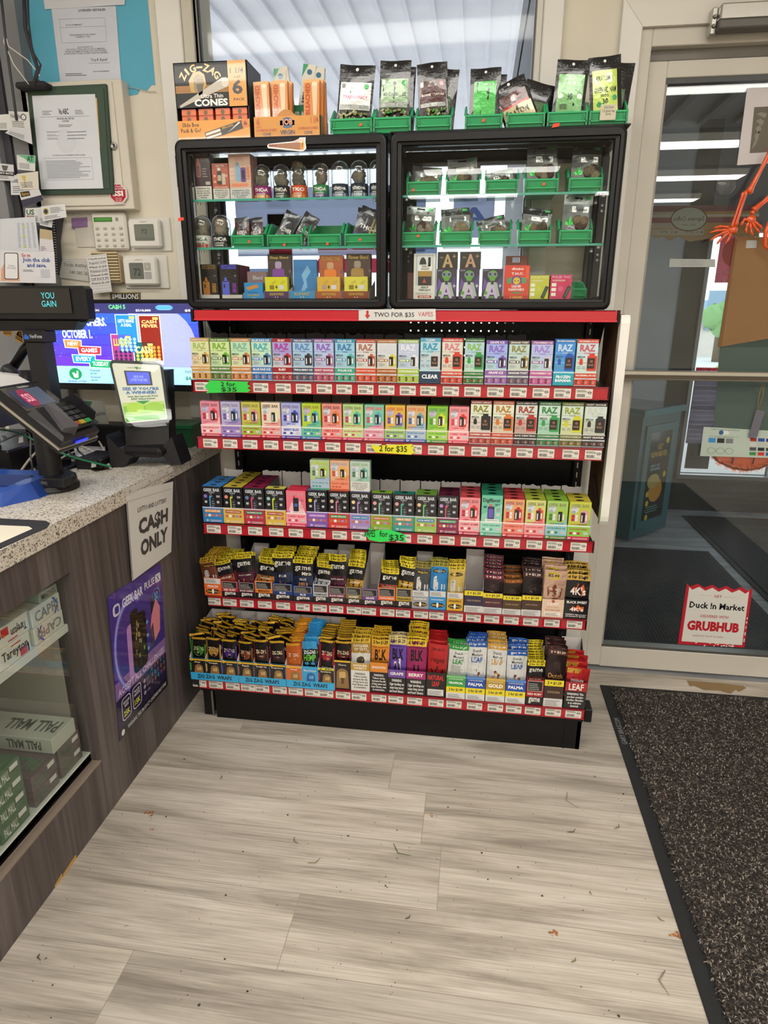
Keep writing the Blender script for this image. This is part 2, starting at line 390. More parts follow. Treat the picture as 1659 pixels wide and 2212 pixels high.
def speckle_mat():
    m,n,l,b=nodes('speckle')
    tc=N(n,'ShaderNodeTexCoord')
    v=N(n,'ShaderNodeTexVoronoi');v.inputs['Scale'].default_value=330;l.new(tc.outputs['Object'],v.inputs[0])
    v2=N(n,'ShaderNodeTexVoronoi');v2.inputs['Scale'].default_value=130;l.new(tc.outputs['Object'],v2.inputs[0])
    sp=N(n,'ShaderNodeSeparateXYZ');l.new(v.outputs['Color'],sp.inputs[0])
    sp2=N(n,'ShaderNodeSeparateXYZ');l.new(v2.outputs['Color'],sp2.inputs[0])
    r=ramp(n,[(.0,'6e645c'),(.12,'9a9088'),(.2,'cdc6ba'),(.75,'d6cfc3'),(.9,'e6e0d6')]);r.color_ramp.interpolation='CONSTANT';l.new(sp.outputs[0],r.inputs[0])
    r3=N(n,'ShaderNodeMath',operation='LESS_THAN');r3.inputs[1].default_value=.055;l.new(sp2.outputs[1],r3.inputs[0])
    r4=N(n,'ShaderNodeMath',operation='LESS_THAN');r4.inputs[1].default_value=.0036;l.new(v2.outputs['Distance'],r4.inputs[0]);r4.inputs[1].default_value=.35
    mm=N(n,'ShaderNodeMath',operation='MULTIPLY');l.new(r3.outputs[0],mm.inputs[0]);l.new(r4.outputs[0],mm.inputs[1])
    mx=N(n,'ShaderNodeMix',data_type='RGBA');l.new(mm.outputs[0],mx.inputs[0]);l.new(r.outputs[0],mx.inputs[6]);mx.inputs[7].default_value=lin('4b4540')
    l.new(mx.outputs[2],b.inputs['Base Color']);b.inputs['Roughness'].default_value=.38
speckle_mat()
def grain_mat(name,tones,axis='z',rough=.5):
    m,n,l,b=nodes(name)
    tc=N(n,'ShaderNodeTexCoord');mp=N(n,'ShaderNodeMapping')
    mp.inputs['Scale'].default_value=(60,60,2.5) if axis == 'z' else (60,2.5,60)
    l.new(tc.outputs['Object'],mp.inputs[0])
    a=N(n,'ShaderNodeTexNoise');a.inputs['Scale'].default_value=1;a.inputs['Detail'].default_value=6;l.new(mp.outputs[0],a.inputs['Vector'])
    mp2=N(n,'ShaderNodeMapping');mp2.inputs['Scale'].default_value=(9,9,.8) if axis == 'z' else (9,.8,9);l.new(tc.outputs['Object'],mp2.inputs[0])
    c=N(n,'ShaderNodeTexNoise');c.inputs['Scale'].default_value=1;c.inputs['Detail'].default_value=3;l.new(mp2.outputs[0],c.inputs['Vector'])
    ad=N(n,'ShaderNodeMath',operation='ADD');l.new(a.outputs[0],ad.inputs[0]);l.new(c.outputs[0],ad.inputs[1])
    r=ramp(n,[(.38,tones[0]),(.5,tones[1]),(.62,tones[2])]);hl=N(n,'ShaderNodeMath',operation='MULTIPLY');hl.inputs[1].default_value=.5
    l.new(ad.outputs[0],hl.inputs[0]);l.new(hl.outputs[0],r.inputs[0]);l.new(r.outputs[0],b.inputs['Base Color']);b.inputs['Roughness'].default_value=rough
    bp=N(n,'ShaderNodeBump');bp.inputs['Strength'].default_value=.15;bp.inputs['Distance'].default_value=.001;l.new(a.outputs[0],bp.inputs['Height']);l.new(bp.outputs[0],b.inputs['Normal'])
grain_mat('darkwood',['413a39','544c4b','6a6160'])
grain_mat('woodedge',['75665c','86776b','998a7d'],'y')
def mat_mat():
    m,n,l,b=nodes('matpile');tc=N(n,'ShaderNodeTexCoord')
    v=N(n,'ShaderNodeTexNoise');v.inputs['Scale'].default_value=190;v.inputs['Detail'].default_value=2;l.new(tc.outputs['Object'],v.inputs['Vector'])
    r=ramp(n,[(.38,'1c1816'),(.5,'3a322d'),(.6,'4a4440'),(.68,'8b8177')]);l.new(v.outputs[0],r.inputs[0]);l.new(r.outputs[0],b.inputs['Base Color']);b.inputs['Roughness'].default_value=.95
    bp=N(n,'ShaderNodeBump');bp.inputs['Strength'].default_value=1;bp.inputs['Distance'].default_value=.006;l.new(v.outputs[0],bp.inputs['Height']);l.new(bp.outputs[0],b.inputs['Normal'])
mat_mat()
def ribmat():
    m,n,l,b=nodes('ribrubber');tc=N(n,'ShaderNodeTexCoord');w_=N(n,'ShaderNodeTexWave');w_.inputs['Scale'].default_value=22;w_.bands_direction='X'
    l.new(tc.outputs['Object'],w_.inputs[0]);w2=N(n,'ShaderNodeTexWave');w2.inputs['Scale'].default_value=22;w2.bands_direction='Y';l.new(tc.outputs['Object'],w2.inputs[0])
    mu=N(n,'ShaderNodeMath',operation='MULTIPLY');l.new(w_.outputs[1],mu.inputs[0]);l.new(w2.outputs[1],mu.inputs[1])
    r=ramp(n,[(0,'0f1011'),(.7,'1e1f22')]);l.new(mu.outputs[0],r.inputs[0]);l.new(r.outputs[0],b.inputs['Base Color']);b.inputs['Roughness'].default_value=.7
    bp=N(n,'ShaderNodeBump');bp.inputs['Strength'].default_value=.8;bp.inputs['Distance'].default_value=.004;l.new(mu.outputs[0],bp.inputs['Height']);l.new(bp.outputs[0],b.inputs['Normal'])
ribmat()
# ================================================================== room shell
YW=.486;WL,WR=-.061,.973;WB,WT=1.0,2.5
DL=1.267;DR=2.36;DT=2.057
X0,X1,Y0=-2.6,4.2,-7.2
CREAM='ddd6c6';WHITE='e4e2dc'
b=MB();b.box(X0,Y0,-.05,X1,YW+.0,0,'cccccc','planks');fl=struct(b,'floor')
b=MB();b.box(X0,Y0,CEIL,X1,YW,CEIL+.05,'e3e0d8','wallpaint');ce=struct(b,'ceiling')
b=MB()
T=.14
b.box(X0,YW,0,-.82,YW+T,1.0,CREAM,'wallpaint');b.box(-.82,YW,0,WL,YW+T,CEIL,CREAM,'wallpaint')
b.box(X0,YW,2.4,-.82,YW+T,CEIL,CREAM,'wallpaint')
b.box(WL,YW,0,WR,YW+T,WB,CREAM,'wallpaint');b.box(WL,YW,WT,WR,YW+T,CEIL,CREAM,'wallpaint')
b.box(WR,YW,0,DL,YW+T,CEIL,CREAM,'wallpaint');b.box(DL,YW,DT,DR,YW+T,CEIL,CREAM,'wallpaint');b.box(DR,YW,0,X1,YW+T,CEIL,CREAM,'wallpaint')
# blue paint with a ragged lower edge
pts=[(-.82,2.6),(-.82,1.95),(-.42,1.955),(-.32,1.962),(-.30,1.95),(-.268,1.953),(-.255,1.967),(-.235,1.962),(-.217,1.978),(-.205,1.976),(-.205,2.6)]
b.prism([(x,YW-.0005,z) for x,z in pts][::-1],(0,-.001,0),'5aaecb','wallpaint')
wb=struct(b,'wall_back')
b=MB();b.box(X0-.1,Y0,0,X0,YW+T,CEIL,CREAM,'wallpaint');struct(b,'wall_left')
b=MB();b.box(X1,Y0,0,X1+.1,YW+T,CEIL,CREAM,'wallpaint');struct(b,'wall_right')
b=MB();b.box(X0,Y0-.1,0,X1,Y0,CEIL,CREAM,'wallpaint');struct(b,'wall_front')
# light fixtures: housing with curved lens sides
for i,(lx,ly) in enumerate(LIGHTS):
    t=thing('ceiling_light',['long wraparound ceiling light over the aisle before the window','ceiling light over the door mat','ceiling light over the counter'][i] if i < 3 else 'long fluorescent ceiling light in the rear rows of the shop','ceiling light',(lx,ly,CEIL),'fluorescent ceiling lights')
    m=MB();LX=.64 if i else 1.07;m.box(lx-LX,ly-.15,CEIL-.03,lx+LX,ly+.15,CEIL,'e8e8e4','paint',.004);m.build('housing',t)
    m=MB()
    prof=[(-.145,0),(-.14,-.03),(-.125,-.046),(.125,-.046),(.14,-.03),(.145,0)]
    m.prism([(lx-LX+.01,ly+y,CEIL-.03+z) for y,z in prof],(LX*2-.02,0,0),'fff6e4','glow');m.build('lens',t)
# ---------------------------------------------------------------- main window
w1=bpy.data.objects.new('window_1',None);COL.objects.link(w1);w1['kind']='structure';ORG['window_1']=(0,0,0)
m=MB()
m.box(WL-.115,YW-.02,WB-.08,WL-.035,YW,CEIL,WHITE,'paint',.003)           # left casing
m.box(WL-.035,YW-.012,WB-.08,WL,YW+.02,CEIL,'c9c4b6','paint',.002)
m.box(WR,YW-.012,WB-.08,WR+.018,YW+.02,CEIL,'d6d2ca','paint',.002)
m.box(WR+.018,YW-.022,WB-.08,WR+.075,YW,CEIL,WHITE,'paint',.003)
m.box(WL,YW-.02,WB-.07,WR,YW+.02,WB,WHITE,'paint',.003)
m.build('window_frame',w1)
m=MB();m.box(WL-.002,YW+.03,WB,WL+.004,YW+.045,WT,'2b2a2c','black');m.box(WR-.004,YW+.03,WB,WR+.002,YW+.045,WT,'6a6a6e','black');m.box(WL,YW+.06,WB,WR,YW+.1,WB+.03,'8a8c8e','metal');m.build('window_gasket',w1)
m=MB();m.box(WL,YW+.045,WB,WR,YW+.051,WT,'ffffff','winglass');m.build('glass_pane',w1)
# left window (only its right edge shows) with grey mullion
w2=bpy.data.objects.new('window_2',None);COL.objects.link(w2);w2['kind']='structure';ORG['window_2']=(0,0,0)
m=MB();m.box(-2.6,YW+.05,1.0,-.80,YW+.056,2.4,'ffffff','winglass');m.build('glass_pane',w2)
m=MB();xl=-.82
m.box(xl-.035,YW-.09,.85,xl+.10,YW,CEIL,'85868a','paint',.004);m.box(xl+.10,YW-.06,.85,xl+.125,YW,CEIL,'3b3b42','paint');m.box(xl+.125,YW-.05,.85,xl+.2,YW,CEIL,'7f8084','paint',.003)
m.build('mullion',w2)
# ---------------------------------------------------------------- door
m=MB()
m.box(1.208,YW-.022,0,DL,YW,2.13,WHITE,'paint',.002)
m.add([(1.208,YW-.024,2.13),(1.267,YW-.024,2.057),(2.40,YW-.024,2.057),(2.40,YW-.024,2.13),(1.208,YW,2.13),(1.267,YW,2.057),(2.40,YW,2.057),(2.40,YW,2.13)],
      [(0,1,2,3),(0,3,7,4),(1,5,6,2),(0,4,5,1),(2,6,7,3)],'dedad2','paint')
m.build('trim_1',kind='structure')
DC='cbc6bc'
m=MB()
m.box(DL,YW-.01,0,1.299,YW+.1,DT,DC,'paint',.002);m.box(1.299,YW-.01,2.012,DR,YW+.1,DT,DC,'paint',.002)
m.box(1.299,YW+.02,1.985,DR,YW+.1,2.012,'77726c','paint');m.box(DR-.03,YW-.01,0,DR,YW+.1,DT,DC,'paint',.002)
m.box(1.245,YW-.006,.0,1.268,YW+.02,DT,'bdb8ac','paint')
m.build('door_frame_1',kind='structure')
d1=bpy.data.objects.new('door_1',None);COL.objects.link(d1);d1['kind']='structure';ORG['door_1']=(0,0,0)
m=MB();ly_=YW+.012
m.box(1.302,ly_,.015,1.354,ly_+.045,1.982,DC,'paint',.002);m.box(2.25,ly_,.015,2.32,ly_+.045,1.982,DC,'paint',.002)
m.box(1.354,ly_,1.939,2.25,ly_+.045,1.982,DC,'paint',.002);m.box(1.354,ly_,.012,2.25,ly_+.045,.093,DC,'paint',.002)
m.box(1.354,ly_+.004,1.925,2.25,ly_+.04,1.939,'4a4a4c','black');m.box(1.354,ly_+.004,.093,2.25,ly_+.04,.102,'8f8f8c','metal')
m.box(1.354,ly_+.006,.1,1.36,ly_+.04,1.93,'9c978c','paint')
m.build('leaf_frame',d1)
m=MB();m.box(1.354,ly_+.018,.1,2.25,ly_+.024,1.93,'ffffff','doorglass');m.build('glass_pane',d1)
m=MB()
m.box(1.312,YW-.035,1.082,2.30,YW-.008,1.112,'b9b6ae','metal',.003);m.box(1.32,YW-.038,1.086,2.29,YW-.034,1.099,'5a544c','metal');m.box(1.308,YW-.03,1.076,1.322,YW+.012,1.116,'a5a198','metal',.002)
m.lathe([(.004,0),(.0035,.003),(0.0005,.0035)],(1.318,YW-.038,1.1),'c8c5bc','metal',10,ax='y')
m.build('push_bar',d1)
cl=m=MB()
m.box(1.455,YW-.075,2.045,1.95,YW-.03,2.085,'b0ada6','metal',.004);m.box(1.455,YW-.078,2.025,1.95,YW-.03,2.046,'63605c','paint',.003)
m.box(1.44,YW-.05,2.02,1.456,YW-.02,2.085,'c9c6bf','metal',.003)
for z in (2.04,2.062):m.lathe([(.006,0),(.004,.006)],(1.448,YW-.05,z),'75716a','metal',10,ax='y')
cb=m.build('closer_body',d1)
m=MB();m.tube([(1.66,YW-.05,2.03),(1.66,YW-.05,2.005)],.014,'8d8a84','metal',12);m.tube([(1.665,YW-.06,2.01),(1.95,YW-.16,2.04)],.011,'9a978f','metal',8);m.build('closer_arm',cb)
# ---------------------------------------------------------------- vestibule beyond the door
VY=2.7
b=MB();b.box(.98,YW+.0,-.05,3.4,VY,0,'cccccc','greyplanks');struct(b,'floor_vestibule')
b=MB()
b.box(.98,YW+.14,0,1.06,VY,2.6,'6a6f76','wallpaint');b.box(3.4,YW+.14,2.1,3.48,VY,2.6,'3b3f45','wallpaint');b.box(3.4,YW+.14,0,3.48,VY,.3,'3b3f45','wallpaint');b.box(3.4,YW+.14,.3,3.48,.8,2.1,'3b3f45','wallpaint');b.box(3.4,2.5,.3,3.48,VY,2.1,'3b3f45','wallpaint')  # unseen right side has an added opening so daylight brightens the vestibule
b.build('wall_vestibule_side',kind='structure')
b=MB()
b.box(.98,VY,0,2.072,VY+.1,2.6,'a9afb8','wallpaint');b.box(2.072,VY-.006,0,2.2,VY+.1,2.6,'17181c','wallpaint')
b.box(2.2,VY-.006,0,3.48,VY+.1,.24,'17181c','wallpaint');b.box(2.2,VY-.006,1.75,3.48,VY+.1,2.6,'5b5e63','wallpaint');b.box(2.80,VY-.006,.24,3.48,VY+.1,1.75,'202226','wallpaint')
b.build('wall_vestibule_back',kind='structure')
b=MB();b.box(.98,YW+.14,2.35,3.48,VY,2.4,'8d8d93','paint')
for k in range(13):b.box(1.05+k*.2,YW+.14,2.325,1.085+k*.2,VY,2.352,'7c7c82','paint')
b.build('ceiling_vestibule',kind='structure')
w3=bpy.data.objects.new('window_3',None);COL.objects.link(w3);w3['kind']='structure';ORG['window_3']=(0,0,0)
m=MB();m.box(2.2,VY-.02,.22,2.225,VY+.02,1.77,'9a9b9d','metal',.003);m.box(2.2,VY-.02,.22,2.82,VY+.02,.25,'9a9b9d','metal',.003);m.box(2.78,VY-.02,.22,2.82,VY+.02,1.77,'9a9b9d','metal',.003);m.box(2.2,VY-.02,1.74,2.82,VY+.02,1.77,'9a9b9d','metal',.003)
m.build('window_frame',w3)
m=MB();m.box(2.225,VY,.25,2.78,VY+.006,1.74,'ffffff','glass');m.build('glass_pane',w3)
# ---------------------------------------------------------------- outside: forecourt, canopy, building, trees
b=MB();b.box(-14,YW+.15,-.15,26,40,-.1,'e2e0dc','matte');struct(b,'ground_outside')
b=MB();b.box(-9,YW+.16,3.4,9,8.2,3.5,'f2f1f6','paint')
for k in range(70):b.box(-7+k*.2,YW+.16,3.365,-6.965+k*.2,8.2,3.402,'e9e8ee','paint')
struct(b,'roof_canopy')
for i,(x,y) in enumerate([(-3.2,6.5),(6.2,6.5)]):
    b=MB();b.box(x-.15,y-.15,-.1,x+.15,y+.15,3.4,'e8e8e8','paint',.01);b.build('pillar_%d' % (i+1),kind='structure')
m=MB();hz=at(1545,690,Y=21).z;m.box(6.5,21,-.1,19,26,hz,'e8dcd2','matte');m.prism([(6.2,20.6,hz),(19.3,20.6,hz),(19.3,23.5,hz+.5),(6.2,23.5,hz+.5)],(0,0,.12),'8aa6bd','matte')
for k in range(4):m.box(8+k*2.4,20.9,.7,9+k*2.4,21,1.9,'7f9fb8','gloss')
solo(m,'house','pale house with a blue grey roof across the road beyond the door window','house')
for i,(x,y,z,r) in enumerate([(8.6,31,3.2,2.2),(15.5,32,3.4,2.4),(7.6,18.3,1.0,.55),(6.6,14,.1,.5)]):
    t=thing('tree' if i < 3 else 'bush',['tall green tree behind the far house roof','wide green tree behind the right of the house','small green tree in front of the far house wall','low yellow green bush on the verge before the house'][i],'tree' if i < 3 else 'bush',(x,y,-.1))
    m=MB()
    for k in range(6):m.blob((x+jit(r*.6),y+jit(r*.5),z+jit(r*.5)),r*.6,'86b274' if i < 3 else 'a9c46c','matte',seed=i*9+k,sub=16,amp=.12)
    m.build('foliage',t)
    if i < 3:m=MB();m.tube([(x,y,-.1),(x,y,z)],.12,'6b5a48','matte');m.build('trunk',t)
b=MB();b.box(5.4,12.2,-.1,20,15,-.07,'9cc087','matte');b.build('lawn',kind='structure')
# ================================================================== shelving unit
GW=1.21
RED='b3182a';BLK='0d0c0f'
SH=[('s1',.12,1.058,1.094),('s2',.119,.886,.922),('s3',.11,.609,.643),('s4',.099,.360,.392),('s5',-.022,.124,.156)]
SZ={a:d for a,_,_,d in SH};SY={a:y for a,y,_,_ in SH}
SN={'s1':'top shelf','s2':'second shelf','s3':'third shelf','s4':'fourth shelf','s5':'bottom shelf'}
g=thing('shelving_unit','black steel shop shelving unit with five stocked shelves and red price strips','shelving unit',(0,0,0))
m=MB()
# perforated back panel: round holes one inch apart, lower part plain sheet with blind dimples
PY=.45
m.box(0,PY,.0,GW,PY+.006,1.14,BLK,'black');m.box(0,PY,1.27,GW,PY+.006,1.295,BLK,'black')
st=.0255;nx=int(GW/st)
for i in range(nx+1):
    for j in range(5):
        x0=i*st;z0=1.14+j*.026;x1_=min(GW,x0+st);cx_=(x0+x1_)/2;cz=z0+.013;r=.0029
        o=[(x0,z0),(cx_,z0),(x1_,z0),(x1_,cz),(x1_,z0+.026),(cx_,z0+.026),(x0,z0+.026),(x0,cz)]
        inn=[(cx_+r*math.cos(math.radians(a)),cz+r*math.sin(math.radians(a))) for a in (225,270,315,0,45,90,135,180)]
        vs=[(x,PY,z) for x,z in o+inn]
        m.add(vs,[(k,(k+1) % 8,8+(k+1) % 8,8+k) for k in range(8)],BLK,'black')
for z in [.70+.026*k for k in range(7)]+[.99,1.016]:
    for i in range(0,nx):m.box(i*st+.01,PY-.0006,z,i*st+.015,PY,z+.005,'0b0b0d','black')
m.build('pegboard',g)
for x in (.0,GW-.03):
    m=MB();m.box(x,PY-.03,0,x+.03,PY,1.294,BLK,'black',.002)
    for k in range(36):m.box(x+.012,PY-.0308,.1+k*.033,x+.0155,PY-.03,.118+k*.033,'c8c8c8' if k > 18 else '55555a','metal')
    m.build('upright',g)
for key,y,zb,zt in SH:
    m=MB()
    m.box(0,y+.006,zt-.018,GW,PY,zt-.001,'111014','black',.001)
    if key != 's5':
        for x in (.002,GW-.006):m.prism([(x,PY,zt-.02),(x,PY,zt-.09),(x,y+.04,zt-.03),(x,y+.02,zt-.02)],(.004,0,0),BLK,'black')
    else:
        m.box(0,y+.006,.11,GW,y+.03,.14,BLK,'black');m.box(GW,y-.004,zb-.008,GW+.022,y+.05,zt+.004,BLK,'black',.002);m.box(-.022,y-.004,zb+.01,0,y+.12,zt,'2b2a2d','black',.002)
    for k in range(40):
        for q in range(3):m.box(.02+k*.03,y+.05+q*.03,zt-.0012,.032+k*.03,y+.053+q*.03,zt-.0008,'08080a','black')
    s=m.build('shelf',g)
    m=MB()
    m.box(.0,y,zb,GW,y+.006,zt-.001,RED,'gloss',.001)
    m.box(0,y-.004,zb,GW,y+.001,zb+.003,'9c1624','gloss');m.box(0,y-.003,zt-.004,GW,y+.001,zt-.0005,'8a1220','gloss')
    m.box(-.003,y-.004,zb-.001,0,y+.008,zt,BLK,'black');m.box(GW,y-.004,zb-.001,GW+.003,y+.008,zt,BLK,'black')
    m.build('price_rail',s,label='red plastic price rail')
m=MB()
m.box(.04,0,.0,GW-.0,.012,.112,'0b0a0d','black',.001);m.box(GW-.012,0,0,GW,PY,.11,'0b0a0d','black')
m.box(GW-.05,-.0015,0,GW-.046,.0,.112,'08080a','black')
m.build('kick_plate',g)
m=MB();m.box(-.006,.01,0,.022,.04,.11,'0b0a0d','black',.001);m.box(.024,.004,.002,.03,.012,.1,'8f8c88','metal');m.build('foot',g)
cY=.1946
m=MB();m.box(-.015,cY+.012,1.262,GW+.015,PY,1.296,BLK,'black',.002)
for x in (0,GW-.006):m.prism([(x,PY,1.27),(x,PY,1.13),(x,cY+.13,1.19),(x,cY+.06,1.27)],(.005,0,0),BLK,'black')
cp=m.build('canopy_shelf',g)
m=MB();m.box(-.012,cY,1.268,GW+.018,cY+.012,1.294,'c11b2c','gloss',.002);m.box(-.012,cY-.003,1.264,GW+.018,cY+.004,1.270,'d12a3a','gloss',.001)
m.box(-.02,cY-.004,1.26,-.012,cY+.02,1.2962,BLK,'black');m.box(GW+.018,cY-.004,1.26,GW+.024,cY+.02,1.2962,BLK,'black')
m.build('front_rail',cp,label='glossy red front rail')
# side board with white edge
m=MB();m.box(1.239,.19,.68,1.247,.44,1.285,'6d4a2e','card',0);
sp_=thing('side_board','tall white edged brown board fixed upright at the right end of the shelving','board',(1.242,.2,.64))
m.build('board',sp_)
m=MB()
pr=[(1.234,.178),(1.262,.178),(1.262,.2),(1.234,.2)]
zs=[(.66,.0),(.70,0),(1.26,0),(1.284,0)]
out=[(.178+.0,1.262),(.178,.70),(.181,.685),(.19,.672),(.21,.668),(.21,1.284),(.19,1.284),(.182,1.278)]
m.prism([(1.236,y,z) for y,z in out],(.024,0,0),'f1efe9','paint');m.build('white_edge',sp_)
m=MB();m.prism([(1.2365,.19,.71),(1.2365,.21,.69),(1.2365,.34,.76),(1.2365,.34,.79)],(.0012,0,0),'333236','metal');m.build('bracket',sp_)

# ================================================================== glass display cases on the shelving
def case(x0,x1,ox0,ox1,label):
    y0,y1,z0,z1=.2,.44,1.297,1.756
    t=thing('display_case',label,'display case',((x0+x1)/2,.32,z0),'glass display cases on the shelving unit')
    def ring(xa,xb,za,zb,ia,ib,ja,jb,ya,yb,name,col=BLK):
        m=MB();R_=.022;n=5
        def rr(a,b,c,d,r):
            p=[]
            for cx_,cz,g0 in ((b-r,c+r,-90),(b-r,d-r,0),(a+r,d-r,90),(a+r,c+r,180)):
                for k in range(n+1):q=math.radians(g0+90*k/n);p.append((cx_+r*math.cos(q),cz+r*math.sin(q)))
            return p
        steps=[(rr(xa,xb,za,zb,R_),yb),(rr(xa,xb,za,zb,R_),ya+.008),(rr(xa+.003,xb-.003,za+.003,zb-.003,R_),ya+.002),(rr(xa+.008,xb-.008,za+.008,zb-.008,R_*.8),ya),
                 (rr(ia-.014,ib+.014,ja-.010,jb+.010,.004),ya),(rr(ia-.012,ib+.012,ja-.008,jb+.008,.003),ya+.006),(rr(ia-.002,ib+.002,ja-.002,jb+.002,.002),ya+.007),(rr(ia,ib,ja,jb,.002),ya+.012),(rr(ia,ib,ja,jb,.002),yb)]
        k=4*(n+1);vs=[];fs=[]
        for p,y in steps:vs += [(x,y,z) for x,z in p]
        L_=len(steps)
        for s in range(L_):
            for i in range(k):fs.append((s*k+i,s*k+(i+1) % k,((s+1) % L_)*k+(i+1) % k,((s+1) % L_)*k+i))
        m.add(vs,fs,col,'black');return m.build(name,t)
    ring(x0,x1,z0,z1,ox0,ox1,1.326,1.722,y0,y0+.03,'front_frame')
    ring(x0+.004,x1-.004,z0,z1-.004,ox0+.02,ox1-.02,1.338,1.712,y1-.025,y1,'back_frame')
    m=MB();m.box(x0+.01,y0+.03,z0,x1-.01,y1-.025,1.326,BLK,'black');m.build('base_panel',t)
    m=MB()
    for a,c in ((x0+.003,x0+.022),(x1-.022,x1-.003)):
        m.box(a,y0+.03,z1-.022,c,y1-.025,z1-.004,BLK,'black',.002);m.box(a,y0+.03,1.3,c,y1-.025,1.335,BLK,'black',.002)
    m.build('side_rail',t)
    m=MB();m.box(x0+.02,y0+.03,z1-.012,x1-.02,y1-.025,z1-.006,'ffffff','caseglass');m.build('top_glass',t)
    for x in (x0+.01,x1-.013):
        m=MB();m.box(x,y0+.03,1.326,x+.004,y1-.025,z1-.02,'ffffff','caseglass');m.build('side_glass',t)
    m=MB();m.box(ox0,y0+.013,1.326,ox1,y0+.017,1.722,'ffffff','caseglass');m.build('front_glass',t)
    for z in (1.467,1.598):
        m=MB();a,c,d,e=ox0-.005,ox1+.005,y0+.035,y1-.04
        m.box(a,d,z,c,e,z+.006,'ffffff','caseglass');m.box(a,d-.0012,z,c,d-.0004,z+.006,'3f9f8a','gloss')
        s=m.build('glass_shelf',t)
        m=MB()
        for x in (ox0+.004,ox1-.014):
            for y in (y0+.05,y1-.06):m.lathe([(.005,0),(.005,.006)],(x+.005,y,z-.006),'b8b8b8','metal',10)
        m.build('shelf_clip',s)
    m=MB()
    for x in (ox0-.008,ox1+.003):
        m.box(x,y1-.045,1.33,x+.02,y1-.03,1.72,'232226','black')
        for z in (1.44,1.455,1.575,1.59):m.lathe([(.0045,0),(.0035,.003)],(x+.01,y1-.045,z),'8b8b90','metal',10,ax='y')
    m.build('shelf_standard',t)
    return t
case(-.034,.578,.0,.546,'left black framed glass display case holding jars and vape boxes')
case(.585,1.207,.619,1.177,'right black framed glass display case holding flower bags in green bins')

# ================================================================== floor mat, debris
mt=thing('floor_mat','dark brown flecked entrance mat with black rubber border by the door','mat',(1.34,.38,0))
mx0,mx1,my0,my1=1.337,2.5,-2.4,.378
m=MB()
m.box(mx0,my0,.0,mx1,my1,.004,'1d1f21','rubber',.002);m.build('rubber_border',mt)
m=MB();m.box(mx0+.038,my0+.04,.003,mx1-.04,my1-.018,.007,'2e2926','matpile')
f=Fr(m,(mx0+.028,-.05,.0045),(0,.3,0),(-.02,0,0),'print');f.text('GARY BRASCOM',.3,.1,.75,.9,'9a9a9a',1,0);m.build('carpet_base',mt)
m=MB();rnd=random.Random(5);cols=['241f1c','342c28','1b1816','463e39','857b72','9a9087','57504a','241f1c','2b2522','1f1b19']
vs=[];fs=[];cc=[]
for i in range(30000):
    x=rnd.uniform(mx0+.032,2.05);y=rnd.uniform(-.95,my1-.02)
    if x > 1.55+(y+.78)*.47+.12:continue
    a=rnd.uniform(0,6.28);L_=rnd.uniform(.003,.006);w_=.0011
    dx,dy=math.cos(a)*L_,math.sin(a)*L_;ox,oy=-math.sin(a)*w_,math.cos(a)*w_;z=.0065;h=rnd.uniform(.002,.0045)
    k=len(vs)
    vs += [(x-dx-ox,y-dy-oy,z),(x-dx+ox,y-dy+oy,z),(x+ox,y+oy,z+h),(x-ox,y-oy,z+h),(x+dx+ox,y+dy+oy,z),(x+dx-ox,y+dy-oy,z)]
    fs += [(k,k+1,k+2,k+3),(k+3,k+2,k+4,k+5)];c_=rnd.choice(cols);cc += [c_,c_]
m.V=vs;m.F=fs;m.C=cc;m.M=['matte']*len(fs);m.S=[False]*len(fs)
m.build('pile',mt,kind='stuff')
# debris
m=MB();rnd=random.Random(11)
for i in range(300):
    x=rnd.uniform(-.05,1.32);y=rnd.uniform(-1.0,.0)
    s_=rnd.uniform(.0006,.0016) if i % 9 else .003
    if abs(s_-.003) < 1e-6:s_=rnd.uniform(.002,.0035)
    a=rnd.uniform(0,3);m.add([(x+s_*math.cos(a+q),y+s_*math.sin(a+q),.0008) for q in (0,1.2,2.4,3.9,5)]+[(x,y,.002)],[(0,1,5),(1,2,5),(2,3,5),(3,4,5),(4,0,5)],rnd.choice(['4a4038','5c5146','75685a','3a322b']),'matte')
tag(m.build('crumbs',kind='stuff'),'scattered dirt crumbs on the pale plank floor','crumbs')
BL=[((850,1822),(888,1848),'green pine needle on the planks in mid floor','5f6a35'),((636,1808),(645,1822),'short green blade left of the longest pine needle','66713a'),((664,1864),(692,1853),'dry stem below the short green blade','8b8258'),
      ((1225,1711),(1250,1745),'curled tan thread on the floor near the mat','9c9077'),((1225,1797),(1243,1790),'dark twig on the floor below the curled tan thread','5b4c3a'),((1327,1790),(1336,1779),'small green stem near the middle of the mat edge','6f6a40'),
      ((1421,1980),(1436,1990),'bent straw near the mat by the rust stain','7d7350'),((1437,2096),(1446,2150),'long brown grass blade low on the floor by the mat','8c7c56'),((1234,2078),(1243,2068),'green sprig left of the long brown grass blade','6f7340'),
      ((875,1985),(886,1975),'dark brown leaf scrap in the lower middle of the floor','4f4030'),((1275,1925),(1279,1933),'tiny dark green blade by the plank joint','6a6a48'),((475,1683),(478,1675),'tiny green stem on the planks near the counter','6c7045'),((86,2060),(88,2074),'short dark stem at the lower left by the counter','3f382c')]
for p,q,lb,c_ in BL:
    a=at(*p,Z=.002);e=at(*q,Z=.002);mid=(a+e)/2+Vector((0.3*(e-a).y,-.3*(e-a).x,.002))
    m=MB();m.tube([a,(a+mid*2)/3+Vector((0,0,0)),mid,e],[.0006,.0012,.0011,.0004],c_,'matte',5)
    solo(m,'grass_blade',lb,'grass blade',loc=tuple(a),group='plant bits on the floor')
m=MB()
